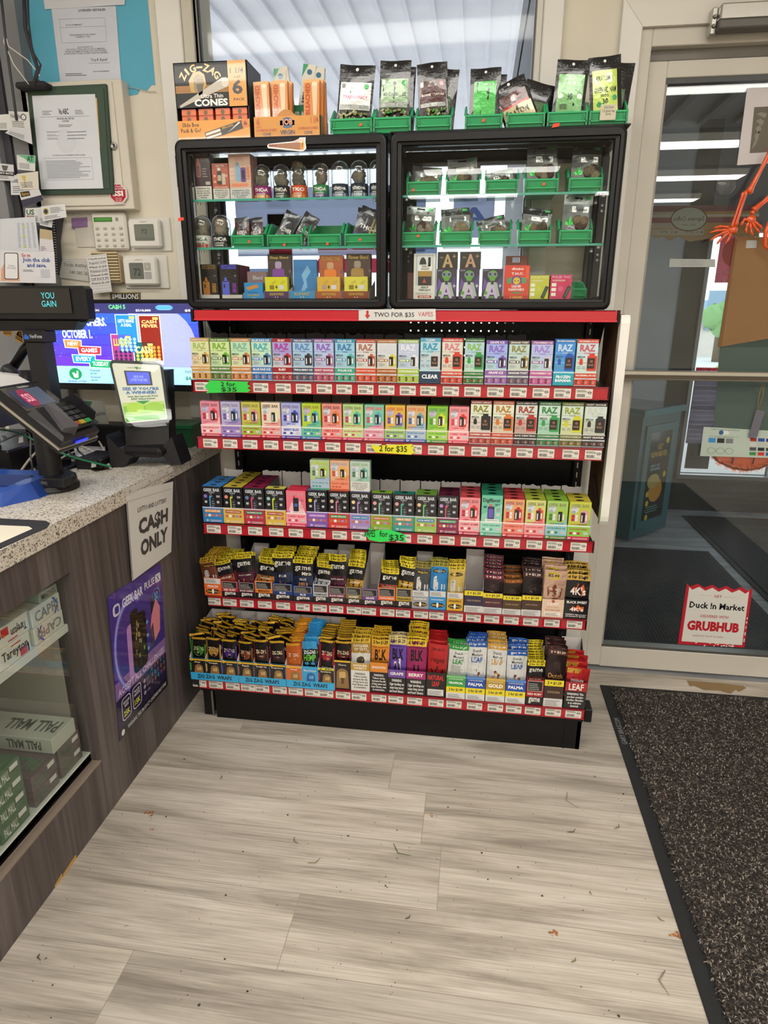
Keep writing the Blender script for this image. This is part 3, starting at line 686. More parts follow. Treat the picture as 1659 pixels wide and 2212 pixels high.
for (u,v,s_) in [(325,1757,1),(333,1790,.7),(935,1763,.8),(1457,2021,1.1),(1190,2016,.9),(1440,1722,.5)]:
    c_=at(u,v,Z=.0006 if u != 1440 else .012)
    for k in range(9):
        a=rnd.uniform(0,6.28);d=rnd.uniform(0,.012)*s_;r=rnd.uniform(.0015,.005)*s_
        m.add([(c_.x+d*math.cos(a)*1.5+r*(.6+.5*rnd.random())*math.cos(q*.9),c_.y+d*math.sin(a)+r*(.6+.5*rnd.random())*math.sin(q*.9),c_.z+k*.00003) for q in range(7)],[tuple(range(7))],rnd.choice(['a4683f','99603c','b07a4e']),'matte')
tag(m.build('rust_stains',kind='stuff'),'orange brown scuff stains on the pale plank floor','stain')
# torn vinyl in front of the door
m=MB();pts=[at(*p,Z=.0015) for p in [(1484,1470),(1560,1476),(1606,1482),(1612,1486),(1596,1494),(1590,1489),(1578,1498),(1556,1492),(1520,1490),(1500,1481),(1490,1482)]]
m.add(pts,[tuple(range(len(pts)))[::-1]],'8f7650','matte');tag(m.build('torn_vinyl'),'torn patch of brown subfloor where the vinyl has ripped at the door sill','torn flooring')
# ================================================================== product builders (local: bottom front centre, x right, y back, z up)
def body(m,w,h,d,side,top=None,mt='print',bev=.0008):
    m.box(-w/2,0,0,w/2,d,h,side,mt,bev)
    if top:Fr(m,(-w/2,0,h),(w,0,0),(0,d,0)).rect(.01,.01,.99,.99,top,.5)
def device(f,a,b_,c,d,col,dark,scr='1b1b20',tip=True):
    """little printed vaporiser: tip, body, dark screen"""
    w=c-a;h=d-b_
    if tip:f.rr(a+w*.3,d-h*.24,a+w*.72,d,w*.08,col,3)
    f.rr(a,b_,c,d-h*.14,w*.12,col,3.5)
    f.rr(a+w*.06,b_+h*.06,a+w*.62,d-h*.2,w*.08,scr,4)
    f.rect(a+w*.16,b_+h*.12,a+w*.3,b_+h*.6,dark,5);f.rect(a+w*.7,b_+h*.2,a+w*.88,b_+h*.62,dark,5)
def raz_box(w,h,d,fl,band,bg,raz,dev,sty='TN9000',bg2=None):
    m=MB();body(m,w,h,d,bg,band)
    f=front(m,w,h,m='holo')
    f.rect(.02,.01,.98,.92,bg,1);f.rect(0.5,.32,.98,.6,bg2 or 'd9efe6',1.4);f.rect(0.02,.6,.98,.92,bg2 or bg,1.2)
    f.rect(0,.92,1,1,band,2);f.text(fl,.06,.932,.94,.985,'f4f1ec',3,1,keep=True)
    f.text('RAZ',.14,.74,.86,.89,raz,3,1.6)
    f.rect(.02,.7,.3,.706,raz,2.5);f.rect(.7,.7,.98,.706,raz,2.5);f.text(sty,.34,.685,.66,.72,raz,3,1)
    f.text('MEGA',.06,.6,.42,.645,'4a4d55',3,1);f.lines(.06,.565,.42,.59,2,'8a8d92',3)
    if sty == 'TN9000':
        f.rr(.04,.485,.56,.545,.03,band,3);f.text('9000',.08,.495,.36,.535,'f5f5f5',4,1.5);f.rect(.42,.497,.5,.535,'f5f5f5',4)
        f.lines(.08,.38,.4,.46,4,'9a9da2',3);device(f,.6,.37,.97,.66,dev,'e9e9ee',tip=True)
    else:
        f.rect(.04,.49,.5,.5,raz,2.6);f.rr(.16,.45,.32,.56,.03,dev,3);f.rect(.2,.56,.28,.59,dev,3)
        f.lines(.05,.36,.26,.43,3,'8a8d92',3);f.lines(.3,.36,.48,.43,3,'8a8d92',3)
        f.rr(.6,.62,.86,.70,.04,dev,3);f.rr(.52,.32,.97,.65,.05,dev,3.5);f.rr(.54,.37,.88,.60,.03,'211a1c',4)
        f.ell(.72,.53,.07,'8a5a4a',5);f.text('RAZ',.6,.43,.84,.47,'b98a70',5,1)
    f.rect(0,0,1,.37 if sty == 'TN9000' else .3,bg,2.2)
    return m
def tray_low(w,h,d,fl,col,kind='raz',sub=None,white=None,dark='2b2226',bh=.02):
    """open display carton: low front panel, side walls, back flap"""
    m=MB();t=.0012;wh='dcd8d4'
    m.box(-w/2,0,0,w/2,d,t,wh,'card');m.box(-w/2,0,0,w/2,t,h,col,'print')
    for s in (-1,1):
        x=s*(w/2-t/2);m.prism([(x-t/2,t,t),(x-t/2,d,t),(x-t/2,d,h+bh),(x-t/2,t,h)],(t,0,0),col,'print')
    f=front(m,w,h,m='gloss')
    if kind == 'raz':
        f.rect(.0,.62,1,.96,col,1);f.rect(0,.96,1,1,'e8e4e0',2);f.text(fl,.05,.72,.95,.88,'f5f0ea',2,1.3,keep=True)
        f.rect(0,.5,1,.6,'cfd2d6',2);f.text('USER INTERFACE',.3,.52,.7,.57,'7a7d84',3,0)
        f.rect(0,.05,1,.5,sub or col,2)
        for k in range(3):f.rect(.06+k*.32,.14,.14+k*.32,.42,dark,3);f.rect(.08+k*.32,.2,.12+k*.32,.34,'b5553a',4);f.lines(.17+k*.32,.16,.3+k*.32,.4,3,'e3b9b0',3)
        f.rect(0,0,1,.05,'c9cdd2',2)
    elif kind == 'plain':f.text(fl,.12,.2,.88,.82,'ffffff',2,1.5,keep=True);f.rect(0,.9,1,1,'bfe0ea',2)
    elif kind == 'geek':
        f.text(fl,.08,.66,.92,.84,dark,2,1,keep=True)
        for k in range(3):f.rr(.1+k*.17,.38,.23+k*.17,.54,.02,[sub or 'c43a4a','f4f0ea',sub or 'c43a4a'][k],2)
        f.rr(.72,.38,.92,.56,.02,'c8c8cc',2);f.rect(0,0,1,.24,sub or 'c43a4a',2);f.text('21+',.04,.05,.18,.19,'ffffff',3,1.5);f.lines(.26,.05,.95,.19,2,'f2d6da',3)
        f.rect(0,.92,1,1,'f4efe8',2)
    elif kind == 'geekx':
        f.rr(.1,.66,.9,.86,.05,sub or 'a86a3a',2);f.text(fl,.15,.7,.85,.82,'fdf6ea',3,1,keep=True)
        pal=['c96a4a','f0ece4','b9774a','a88ac6','c96a4a']
        for k in range(5):f.rr(.1+k*.17,.4,.23+k*.17,.56,.02,pal[k],2)
        f.text('21+',.16,.09,.3,.22,'ffffff',3,1.5);f.lines(.36,.08,.95,.22,3,'e8e4e4',3)
        f.rect(0,.94,1,1,'d9d4ea',2)
    return m
def geek_box(w,h,d,fl,bg,bg2,dev,title='8c8a90',ink='b03048',top=None,sour=False):
    m=MB();body(m,w,h,d,bg,top or bg)
    if top:Fr(m,(-w/2,0,h),(w,0,0),(0,d,0)).ell(.5,.55,.2,'1d1d1f',1.2,rv=.22)
    f=front(m,w,h,m='holo');f.rect(.01,.01,.99,.99,bg,1)
    f.poly([(.01,.3),(.99,.55),(.99,.01),(.01,.01)],bg2,1.3);f.ell(.25,.8,.18,'d8dce6' if not sour else 'c8b8dc',1.2)
    f.text('GEEK BAR',.08,.86,.92,.945,title,3,1.4);f.text('PULSE',.08,.825,.32,.85,title,3,1)
    f.ell(.2,.73,.09,'a9b4c4',3);f.rr(.12,.58,.27,.66,.02,ink,3);f.rr(.12,.49,.27,.57,.02,ink,3);f.rr(.29,.58,.42,.66,.02,'ece8ea',3);f.rr(.29,.49,.42,.57,.02,'ece8ea',3)
    device(f,.52,.44,.88,.8,dev,'f3f0ee','25262c')
    f.text(fl,.08,.385,.92,.42,ink,3,1,keep=True)
    return m
def pulsex_box(w,h,d,fl,top,dev,lower='c9b8e0',chip='e0b48a'):
    m=MB();body(m,w,h,d,'17171c',top)
    Fr(m,(-w/2,0,h),(w,0,0),(0,d,0)).ell(.5,.6,.17,'141416',1.4,rv=.2)
    f=front(m,w,h,m='gloss');f.rect(.01,.01,.99,.99,'15151a',1)
    f.text('GEEK BAR',.09,.86,.91,.95,'c9cfd6',3,1.5);f.text('PULSE X',.36,.815,.64,.845,'d5d8de',3,1)
    for k in range(4):f.ell(.2+k*.2,.36-.012*(k % 2),.2,lower if k % 2 else 'efeaf4',1.5+k*.1,rv=.05)
    f.rect(.01,.01,.99,.33,lower,2)
    f.ell(.17,.73,.09,chip,3);f.rr(.72,.7,.9,.76,.02,'9a9aa6',3);f.rr(.1,.52,.26,.62,.02,'3a3b44',3);f.rr(.72,.52,.88,.62,.02,'3a3b44',3)
    f.rr(.12,.545,.24,.6,.02,'c9cad2',4);f.rr(.74,.545,.86,.6,.02,'c9cad2',4)
    f.rr(.4,.72,.52,.8,.03,'5a5b62',3);f.rr(.36,.38,.5,.74,.03,dev,3.5);f.rr(.42,.37,.68,.7,.04,'0c0c10',4);f.rr(.45,.39,.66,.68,.03,'2b2c34',5)
    f.lines(.48,.45,.63,.64,3,'7f8590',6)
    return m
def shelf_row(key,spec,x_px,yofs=.006):
    """x_px: product edges across the shelf measured on the photo at shelf height"""
    Z=SZ[key];Y=SY[key]+yofs;xs=[at(u,0,Y=Y).x for u in x_px]
    return Z,Y,xs
def edges(key,us,y0v,y1v):
    """photo x edges -> world x at the shelf front line"""
    Y=SY[key];n=len(us);out=[]
    for i,u in enumerate(us):
        v=y0v+(y1v-y0v)*(u-us[0])/(us[-1]-us[0]);out.append(at(u,v,Y=Y).x)
    return out
CNT={}
def nice(s):return s.lower().replace("\n",' ')
ROWTAGS={k:[] for k in SZ}
PK='products on the '
# ---- top shelf
E1=edges('s1',[413.6,455,499,543,588,631.5,677,722,767,812,857,904.5,951,998.5,1045.5,1094,1141,1193,1239,1288],822,833)
R1=[('BANANA COCONUT','c7a468','e4d2a6','a9c26a','c79a4a','c79a50','TN9000','dfe6b4'),('PEACH GRAPEFRUIT','4f7a2c','b9d6a4','7fb23c','5fae2e','4c7a34','TN9000','d3e8a8'),
      ('ORANGE RASPBERRY','b98552','d8dcae','7fb8a2','c4703a','c07f3c','TN9000','bfe3c0'),('BLUE RAZ ICE','3e86c4','b5d2cf','45b0c4','3f88c8','2f74b8','TN9000','c6e6c4'),
      ('RUBY','9c2230','c3c4d2','b13aa2','c4252e','9a1f2c','TN9000','a9a2e0'),('TRIPLE BERRY ICE','3d4f7e','a6c4dc','5b8fc8','3b3c44','38506c','TN9000','a8c8e8'),
      ('NIGHT CRAWLER','8a5aa0','b7bce0','8f62c4','b06a9c','a84a6e','TN9000','b4c8ee'),('POLAR ICE','2f8fb8','9fc6dd','3c7fb8','4cb4a6','2fa38c','TN9000','9ccfe8'),
      ('DRAGON FRUIT LEMONADE','b0483a','cfd6d2','b0705a','c4552e','cf5238','TN9000','d8dce0'),('SOUR MANGO PINEAPPLE','a8683a','cfd2c8','d9d9e2','d8cc2e','a8622c','TN9000','d4dce4'),
      ('CITRONNADE','8fb35a','b9cbe0','e6e8f2','dfe4ea','9cc040','TN9000','bfcdea'),('CLEAR','58a3c8','b9d3e2','2f9ac0','c9cdd2','1f3a5a','DC25000','b4d8e4'),
      ('WATERMELON ICE','c2403a','e0d0bc','d87f96','d23a26','c8402e','DC25000','d8dccc'),('SOUR WATERMELON PEACH','2c6a3a','b9dccb','86c04a','2c9a48','2a7434','DC25000','b2d0ea'),
      ('GRAPE ICE','6f4fae','a9d2dc','8668c8','7a4fb0','8f62b0','TN9000','9fb4f0'),('GRAHAM TWIST','4a3f3c','c6d4cc','8f8a48','a08a4a','5a5a72','TN9000','bcd6d8'),
      ('STRAWBERRY ICE','8c4f9c','b5d3da','9c86d6','c9c2d8','b8589c','TN9000','b6c2ee'),('FROZEN BANANA','1f6fb8','3f9fe0','c9dff2','1f4fb0','1fa6b8','DC25000','3a8fe0'),
      ('WATERMELON ICE','c2402e','c6e2dc','c95a68','d23a26','c8402e','DC25000','c6dcea')]
def unit(key,i,x0,x1,fl,boxmb,traymb,h,labelcol,extra=0,trayd=.2,what='vape box',near=''):
    xc=(x0+x1)/2;Y=SY[key]+.007;Z=SZ[key]+.0005;rz=jit(.012)
    t=solo(traymb,'display_tray','%s %s display tray on the %s%s' % (labelcol,nice(fl),SN[key],near),'display tray',loc=(xc,Y,Z),group='vape display trays on the '+SN[key],rot=(0,0,rz),local=True)
    b_=solo(boxmb,'vape_box','%s %s %s in its tray on the %s%s' % (labelcol,nice(fl),what,SN[key],near),what,loc=(xc,Y+.0022,Z+.0015),group='vape boxes on the '+SN[key],rot=(0,0,rz),local=True)
    return t,b_
COLN={'c7a468':'tan','4f7a2c':'green','b98552':'tan orange','3e86c4':'blue','9c2230':'dark red','3d4f7e':'navy','8a5aa0':'violet','2f8fb8':'teal blue','b0483a':'red','a8683a':'brown yellow','8fb35a':'lime','58a3c8':'pale blue',
        'c2403a':'red','2c6a3a':'dark green','6f4fae':'purple','4a3f3c':'charcoal','8c4f9c':'violet pink','1f6fb8':'bright blue','c2402e':'red orange'}
for i,(fl_,band,bg_,raz,dev,tray,sty,bg2) in enumerate(R1):
    x0,x1=E1[i],E1[i+1];w_=(x1-x0)-.0012
    if i in (13,16):w_ -= .003
    h=.119 if sty == 'TN9000' else .124
    nm={12:' beside the clear one',18:' end'}.get(i,'')
    tm=tray_low(w_,.041 if sty == 'TN9000' else .036,.14,fl_,tray,'raz',sub=tray) if fl_ not in ('CLEAR','FROZEN BANANA') else tray_low(w_,.038,.14,fl_.replace(' ','\n'),tray,'plain')
    unit('s1',i,x0,x1,fl_,raz_box(w_-.003,h,.028,fl_,band,bg_,raz,dev,sty,bg2),tm,h,COLN[band],near=nm)
    ROWTAGS['s1'].append(((x0+x1)/2,nice(fl_)+nm))
# dark carton backs that stand up behind the row
def back_flaps(key,xs,dy,h0,col,rag=.006,lbl='torn cardboard'):
    for i in range(len(xs)-1):
        pass
# ---- second shelf
E2=edges('s2',[434,477.5,521.5,564,607,651,694,739,785,829.6,875,920,966.5,1012,1060,1108,1158,1207,1256,1306],949,968)
G2=[('SOUR APPLE B-POP','e88fa4','f3b8c2','d23a48','pink'),('BLUE RAZZ B-POP','b9b4dc','a48cc8','6a86c4','lavender'),('SOUR STRAWBERRY','c6c24e','9cc24a','e08a96','olive green'),
      ('WHITE GUMMY ICE','ecd9c4','eba9a4','e6e2b4','cream pink'),('BERRY BLISS','a9b0e6','d2d8f4','3a4fb8','periwinkle'),('SOUR GUSH','b9d63e','6cc49a','4cb6c0','lime blue'),
      ('OMG B-POP','e8968a','ef9a92','e2762e','coral'),('FROZEN CHERRY APPLE','b4d68a','c8d890','3cb8a8','pale green'),('FROZEN WATERMELON','7fc8ae','e2a9bc','5ca6c0','teal pink'),
      ('SOUR BLUE DUST','e0b84a','9cc86a','8050c0','amber'),('FROZEN PINA COLADA','d8b480','a8c0d4','6a9cb4','tan blue'),('SOUR CRANAPPLE','86c43a','a8d65a','d8e03a','bright green'),('CHERRY BOMB','f0949c','f6b4b8','d8302e','rose')]
sub2=['c23048','6f58b4','c23048','c8324a','4a3aa4','2f7ab8','c8324a','c8306a','c8506a','6a4aa8','3a6ab4','4a9a3a','d8405a']
for i,(fl_,bg_,b2,dev,cn) in enumerate(G2):
    x0,x1=E2[i],E2[i+1];w_=(x1-x0)-.0012
    unit('s2',i,x0,x1,fl_,geek_box(w_-.003,.105,.03,fl_,bg_,b2,dev,title=['a8666e','8f8fae','9a8f48','7a6a5a','8a7fae','a89a3a','a85a58','8f9a6a','e8707a','e07a3a','e88a4a','5aa05a','b07a86'][i],ink=sub2[i],top=None,sour='SOUR' in fl_),
         tray_low(w_,.036,.13,fl_,b2,'geek',sub=sub2[i],dark=sub2[i]),.105,cn)
    ROWTAGS['s2'].append(((x0+x1)/2,nice(fl_)))
R2=[('RASPBERRY LIMEADE','8a3a3a','d9d2ca','8f8a3a','1d1c20','b0403a','maroon'),('STRAWBERRY ORANGE TANG','b0583a','d8ccb4','b8863a','d8742a','c04a30','orange'),('BLACK CHERRY PEACH','1d1c20','c9a49a','a83a32','b8302c','232226','black'),
      ('SOUR WATERMELON PEACH','2a6a44','a4d4bc','2f8a4a','2f9a50','2a7a46','green'),('SOUR APPLE WATERMELON','5a6a2c','cfd8a8','9aa83a','d2d02e','6a7030','olive'),('NIGHT CRAWLER','1c1c20','c4ccbc','ccd2cc','2a2a2e','2a292e','grey black')]
for i,(fl_,band,bg_,raz,dev,tray,cn) in enumerate(R2):
    x0,x1=E2[13+i],E2[14+i];w_=(x1-x0)-.0012
    unit('s2',i,x0,x1,fl_,raz_box(w_-.003,.124,.03,fl_,band,bg_,raz,dev,'DC25000','cfe2dc' if i > 1 else 'e0ead8'),tray_low(w_,.035,.13,fl_,tray,'raz',sub=tray),.124,cn)
    ROWTAGS['s2'].append(((x0+x1)/2,nice(fl_)))
# ---- third shelf: trays with several boxes one behind another
E3=edges('s3',[438,482.5,526.7,572.7,617.5,662,708,754.4,800,847,894.7,942.4,989.3,1035.6,1083.6,1130.5,1176,1223.6,1273],1132,1170)
X3=[('BLUE RAZZ ICE','2f7fc4','4aa0d8','2a80c0',4,'blue','d08a4a','8a6ad0',1),('STRAWBERRY BANANA','c8b23c','c9cc40','d8b850',6,'yellow','b05a3a','e0907a',0),('WATERMELON ICE','8a1f44','d84a7a','b03048',5,'maroon','3a7a5a','6a7ab0',1),
      ('STRAWBERRY COLADA','d8cc5a','c4d83a','d8b84a',1,'pale yellow','b0503a','9ac8d0',1),None,('GRAPEFRUIT REFRESHER','8a6ab8','a9a2d8','7f58b0',2,'purple','b07ad0','e8d83a',1),('SOUR STRAWS','d23a34','d87a9a','d23a34',1,'scarlet','2a8a4a','d8c0a0',1),
      ('LIME BERRY ORANGE','9a86c4','b98ad0','a48cc8',1,'lavender','3a8ac0','e8d0a0',1),('RASPBERRY PEACH LIME','7fae34','7fc4a0','8cb03c',1,'moss green','b86a3a','e0a0a0',1),('MIAMI MINT','1f7a6a','4ab0a0','3f9a94',1,'teal','c08a5a','e09aa0',1),
      ('SOUR APPLE ICE','6a9a3a','6ac46a','9ac45a',2,'apple green','2f7ac0','e8c090',1),('WATERMELON ICE','5a1c30','d84a6a','8a2a50',3,'dark maroon','2a8a5a','c08ad8',1)]
G3={4:('CHERRY BLAST','f06a80','f7a0ae','d83048','e05068',2,'hot pink','d23a60'),12:('CHERRY BOMB','ef8f96','f6b0b4','d8302e','d04a50',4,'coral pink','b8284a'),13:('CHERRY LEMON MINT','5fc0a4','9fdcc8','4a3a8a','2a9a72',4,'mint green','2a9a80'),
      14:('WATERMELON ICE','e8a870','ef8c7a','c8302c','c83a44',4,'peach orange','c8303c'),15:('CALIFORNIA CHERRY','d8d888','f0a0a0','e04a34','a8b83a',4,'yellow pink','c8304a'),16:('SOUR APPLE ICE','a8d070','98c8d8','b0d04a','8ab83a',4,'green blue','4a8a3a'),
      17:('SOUR STRAWBERRY','c8d04a','8cc84a','e8a0b8','c8b83a',3,'lime pink','c8285a')}
for i in range(18):
    x0,x1=E3[i],E3[i+1];w_=(x1-x0)-.0012;xc=(x0+x1)/2;Y=SY['s3']+.007;Z=SZ['s3']+.0005
    D=.034
    if i in G3:
        fl_,bg_,b2,dev,top,nb,cn,ink=G3[i];h=.115 if i != 13 else .126
        if i == 13:
            bm=MB();body(bm,w_-.003,h,D-.001,'2f9a7a','2f8a6c');f=front(bm,w_-.003,h,m='holo');f.rect(.01,.01,.99,.99,'8fd4bc',1);f.poly([(.01,.5),(.99,.8),(.99,.99),(.01,.99)],'6cc4a8',1.3)
            f.text('Digiflavor',.06,.8,.9,.92,'1d2a28',3,1);f.text('SKY',.64,.74,.88,.79,'1d2a28',3,1,sh=.03);f.rr(.3,.4,.62,.72,.05,'2c2a5a',3);f.rr(.34,.44,.58,.66,.03,'6a5ac0',4);f.rect(.36,.72,.5,.78,'e0606a',3)
            f.rect(.1,.68,.25,.73,'2a5a6a',3);f.ell(.8,.64,.1,'8fb0aa',3);f.ell(.8,.52,.09,'cfd8d4',3);f.rr(.2,.34,.85,.41,.02,'eef4f0',4);f.text('CHERRY LEMON MINT',.26,.36,.8,.39,'3a5a54',5,0)
            Fr(bm,(-w_/2,0,h),(w_,0,0),(0,D,0)).ell(.5,.6,.2,'101413',1.4,rv=.24)
        elif i == 4:
            bm=MB();body(bm,w_-.003,h,D-.001,'e8506a','d83a50');f=front(bm,w_-.003,h,m='holo');f.rect(.01,.01,.99,.99,'f27a90',1);f.poly([(.01,.3),(.3,.7),(.5,.4),(.7,.75),(.99,.35),(.99,.01),(.01,.01)],'f9c4cc',1.4)
            f.text('GEEK BAR',.08,.86,.92,.95,'e89aa6',3,1.5);f.rr(.36,.42,.64,.8,.03,'22222a',3);f.ell(.5,.6,.09,'4a6ac8',4);f.rect(.38,.8,.46,.88,'d83040',3);f.text('25K',.7,.7,.92,.77,'b06a86',3,1);f.lines(.7,.5,.92,.66,4,'d88a9a',3)
            f.ell(.14,.39,.09,'c88ac8',3);f.rr(.2,.36,.95,.42,.02,'f8eef0',4);f.text('CHERRY BLAST',.3,.375,.9,.405,'c83048',5,0)
        else:bm=geek_box(w_-.003,h,D-.001,fl_,bg_,b2,dev,title='b0686c' if i in (12,14) else '8f9a5a',ink=ink,top=top)
        tm=tray_low(w_,.045,.205,fl_,b2,'geek',sub=ink if i != 13 else '4aae90',dark=ink,bh=.01)
    else:
        fl_,top,dev,tray,nb,cn,sb,lw_,_=X3[i];h=.118
        bm=pulsex_box(w_-.003,h,D-.001,fl_,top,dev,lw_ if False else 'c4b4e4',lw_);tm=tray_low(w_,.052,.205,fl_,tray,'geekx',sub=sb,bh=.01)
    # white back flap of the carton, torn along the top
    fm=MB();hw=w_/2-.001;n_=9;hh=.128 if i in (0,2,3,4) else .112;rnd=random.Random(i)
    ptsb=[(-hw,.196,.05),(hw,.196,.05)]+[(hw-2*hw*k/n_,.196+rnd.uniform(0,.004),hh+rnd.uniform(-.003,.003)) for k in range(n_+1)]
    nm=''
    if fl_ == 'WATERMELON ICE':nm={2:' left half',11:' near the cherry bomb',14:' beside the mint one'}[i]
    if fl_ == 'SOUR APPLE ICE':nm={10:' beside the maroon one',16:' near its right end'}[i]
    lbl='%s %s display tray on the third shelf%s' % (cn,nice(fl_),nm)
    t=thing('display_tray',lbl,'display tray',(xc,Y,Z),'vape display trays on the third shelf')
    tm.build('tray_body',t,local=True)
    if i not in (1,13):fm.prism(ptsb,(0,.0012,0),'cfc9c6','card');fm.build('back_flap',t,local=True,label='torn pale cardboard back flap')
    o=solo(bm,'vape_box','%s %s vape box leading its third shelf tray%s' % (cn,nice(fl_),nm),'vape box',loc=(xc,Y+.0022,Z+.0015),group='vape boxes on the third shelf',local=True)
    for k in range(1,nb):
        dup(o,(xc+jit(.0006),Y+.0022+k*D,Z+.0015),(0,0,jit(.01)),'%s %s vape box behind the front one%s' % (cn,nice(fl_),nm),'rear %s %s vape boxes%s' % (cn,nice(fl_),nm))
    ROWTAGS['s3'].append((xc,nice(fl_)+nm))
# three boxes standing on top of the row
for (u0,u1,fl_,bg_,b2,dev,cn,tt) in [(670.5,712.5,'SOUR APPLE ICE','b4cc98','a8bcd8','b4cc3a','green blue','c4d84a'),(713.2,755,'SNAPE LEMON','eab48c','e89070','e8b43a','orange','a8b4bc'),(756,799.5,'B-POP','b8d0c4','9cc4b4','5ab09a','grey green','9ab88a')]:
    Y=SY['s3']+.012;Z=SZ['s3']+.1215;x0=at(u0,1050,Y=Y).x;x1=at(u1,1050,Y=Y).x;w_=x1-x0-.001
    bm=geek_box(w_,.094,.028,fl_,bg_,b2,dev,title=tt,ink='c8583a' if 'LEMON' in fl_ else '4a7a5a');f=front(bm,w_,.094)
    if fl_ == 'B-POP':f.rect(.02,.02,.98,.34,'d8d8d2',2.5);f.text(WARN,.1,.06,.9,.3,'2a2a2a',3.2,.5)
    else:
        f.rect(.01,.01,.99,.34,b2,2.5);f.text(fl_,.08,.22,.92,.28,'5a9a6a' if 'SOUR' in fl_ else 'c84a2a',3.2,1)
        for k in range(3):f.rr(.1+k*.17,.11,.22+k*.17,.16,.02,'c84a3a' if 'LEMON' in fl_ else '3a9a5a',3.2)
        f.rect(.01,.01,.99,.07,'c8583a' if 'LEMON' in fl_ else '4a9a7a',3.2)
    solo(bm,'vape_box','%s %s vape box standing on top of the third shelf row' % (cn,nice(fl_)),'vape box',loc=((x0+x1)/2,Y,Z),group='three vape boxes stacked on the third shelf row',local=True)
# clear plastic lip in front of trays is part of the trays' gloss; ragged carton backs behind rows one and two
rnd=random.Random(21)
for key,n_,y,h,col,us in (('s1',14,.29,.128,'2a2628',E1),('s2',14,.27,.128,'6a625e',E2)):
    for i in range(19):
        if key == 's1' and i > 15:continue
        x0,x1=us[i],us[i+1];Z=SZ[key];c_=col if key == 's1' or i > 12 else ['8a807a','3a3436','756b66'][i % 3]
        pts=[(x0+.002,y,Z),(x1-.002,y,Z)]+[(x1-.002-(x1-x0-.004)*k/7,y,Z+h+rnd.uniform(-.002,.006)) for k in range(8)]
        m=MB();m.prism(pts,(0,.001,0),c_,'card')
        solo(m,'carton_flap','torn flap behind the %s box on the %s' % (ROWTAGS[key][i][1],SN[key]),'cardboard flap',loc=((x0+x1)/2,y,Z),group='torn carton flaps at the back of the '+SN[key])
# ================================================================== pouches
def pouch(w,h,t,paint,m_='foil',notch=0,seed=0,twist=0):
    """flat foil pouch, local bottom centre; front faces -y; paint(f) prints on the curved front"""
    m=MB();rnd=random.Random(seed);ph=[rnd.uniform(0,6) for _ in range(4)]
    def surf(u,v):
        bul=(max(0,math.sin(math.pi*min(1,max(0,u))))**.6)*(max(0,math.sin(math.pi*min(1,max(0,v*.98+.02))))**.5)
        wv=.0009*math.sin(11*v+ph[0]+4*u)+.0006*math.sin(19*u+ph[1]+7*v)
        ins=.02*math.sin(math.pi*v)
        return Vector(((u-.5)*w*(1-ins)+twist*(v-.3)*w*.3,-t*bul*.6-wv*bul-twist*(u-.5)*v*.006,v*h+.001*math.sin(6*u+ph[2])*v))
    def back(u,v):
        p=surf(1-u,v);return Vector((p.x,.0006+abs(p.y)*.7 if 0 < u < 1 and 0 < v < 1 else p.y,p.z))
    f=Fr(m,(0,0,0),(w,0,0),(0,0,h),m_,fn=surf,eps=.0003);f.N=Vector((0,-1,0))
    f.asp=w/h;base=paint(f) or '333333'
    m.grid(surf,8,12,base,m_);m.grid(back,6,8,base,m_)
    return m
def price_band(f,txt,col='e0cc2a',ink='1a1a14',a=.9,b=1.0):
    f.rect(0,a,1,b,col,1.2);f.text(txt,.1,a+(b-a)*.2,.9,b-(b-a)*.18,ink,2.4,1.2)
def cigar(f,u,v,h,w=.1,col='8a5030'):
    f.rr(u-w/2,v,u+w/2,v+h,w*.4,col,2);f.rr(u-w*.25,v+h*.05,u-w*.05,v+h*.9,w*.08,'a86a42',2.4)
def game_paint(col,flv,band='2=$1.29',label=None,cig=True,minis=False):
    def p(f):
        f.rect(.0,.0,1,.55,col,1);f.rect(0,.55,1,.9,'17171a',1.1)
        price_band(f,'3 = $1.29' if minis else '2 for $1.29')
        f.text('game',.1,.68,.9,.82,'efeeea',2.4,.6)
        if minis:f.text('Minis',.45,.58,.92,.67,'efeeea',2.4,1)
        f.text(flv,.12,.44,.88,.5,'f2ece0' if col != 'b9c0c6' else '303236',2.4,.8,keep=True)
        if cig:
            if minis:
                for k in range(4):f.rr(.25+k*.13,.18,.35+k*.13,.38,.02,'c88a5a',2)
                f.rr(.2,.14,.8,.24,.02,'e0e4ea',3)
            else:cigar(f,.4,.12,.26);cigar(f,.62,.08,.24)
        f.ell(.25,.14,.12,'d8cc30',3)
        return '1b1a1d'
    return p
def owl_paint(col,flv,txt='2 for $1.19',bandc='d8b82a'):
    def p(f):
        f.rect(0,0,1,.9,col,1);price_band(f,txt,bandc)
        f.ell(.5,.8,.38,'17171a',2,rv=.05);f.text('White Owl',.2,.775,.8,.825,'e8cc4a',3,.5)
        f.ell(.32,.6,.14,'e8e8ea',2,rv=.08);f.rr(.18,.34,.46,.62,.1,'d8dadd',2.1);f.ell(.27,.61,.025,'222222',3);f.ell(.37,.61,.025,'222222',3)
        f.ell(.5,.22,.13,'d8cc30',3);f.rr(.65,.1,.72,.5,.03,'e8e8ea',2);f.rr(.8,.1,.87,.5,.03,'c9ccd0',2);f.lines(.2,.04,.8,.08,2,'b86a2a',2)
        return col
    return p
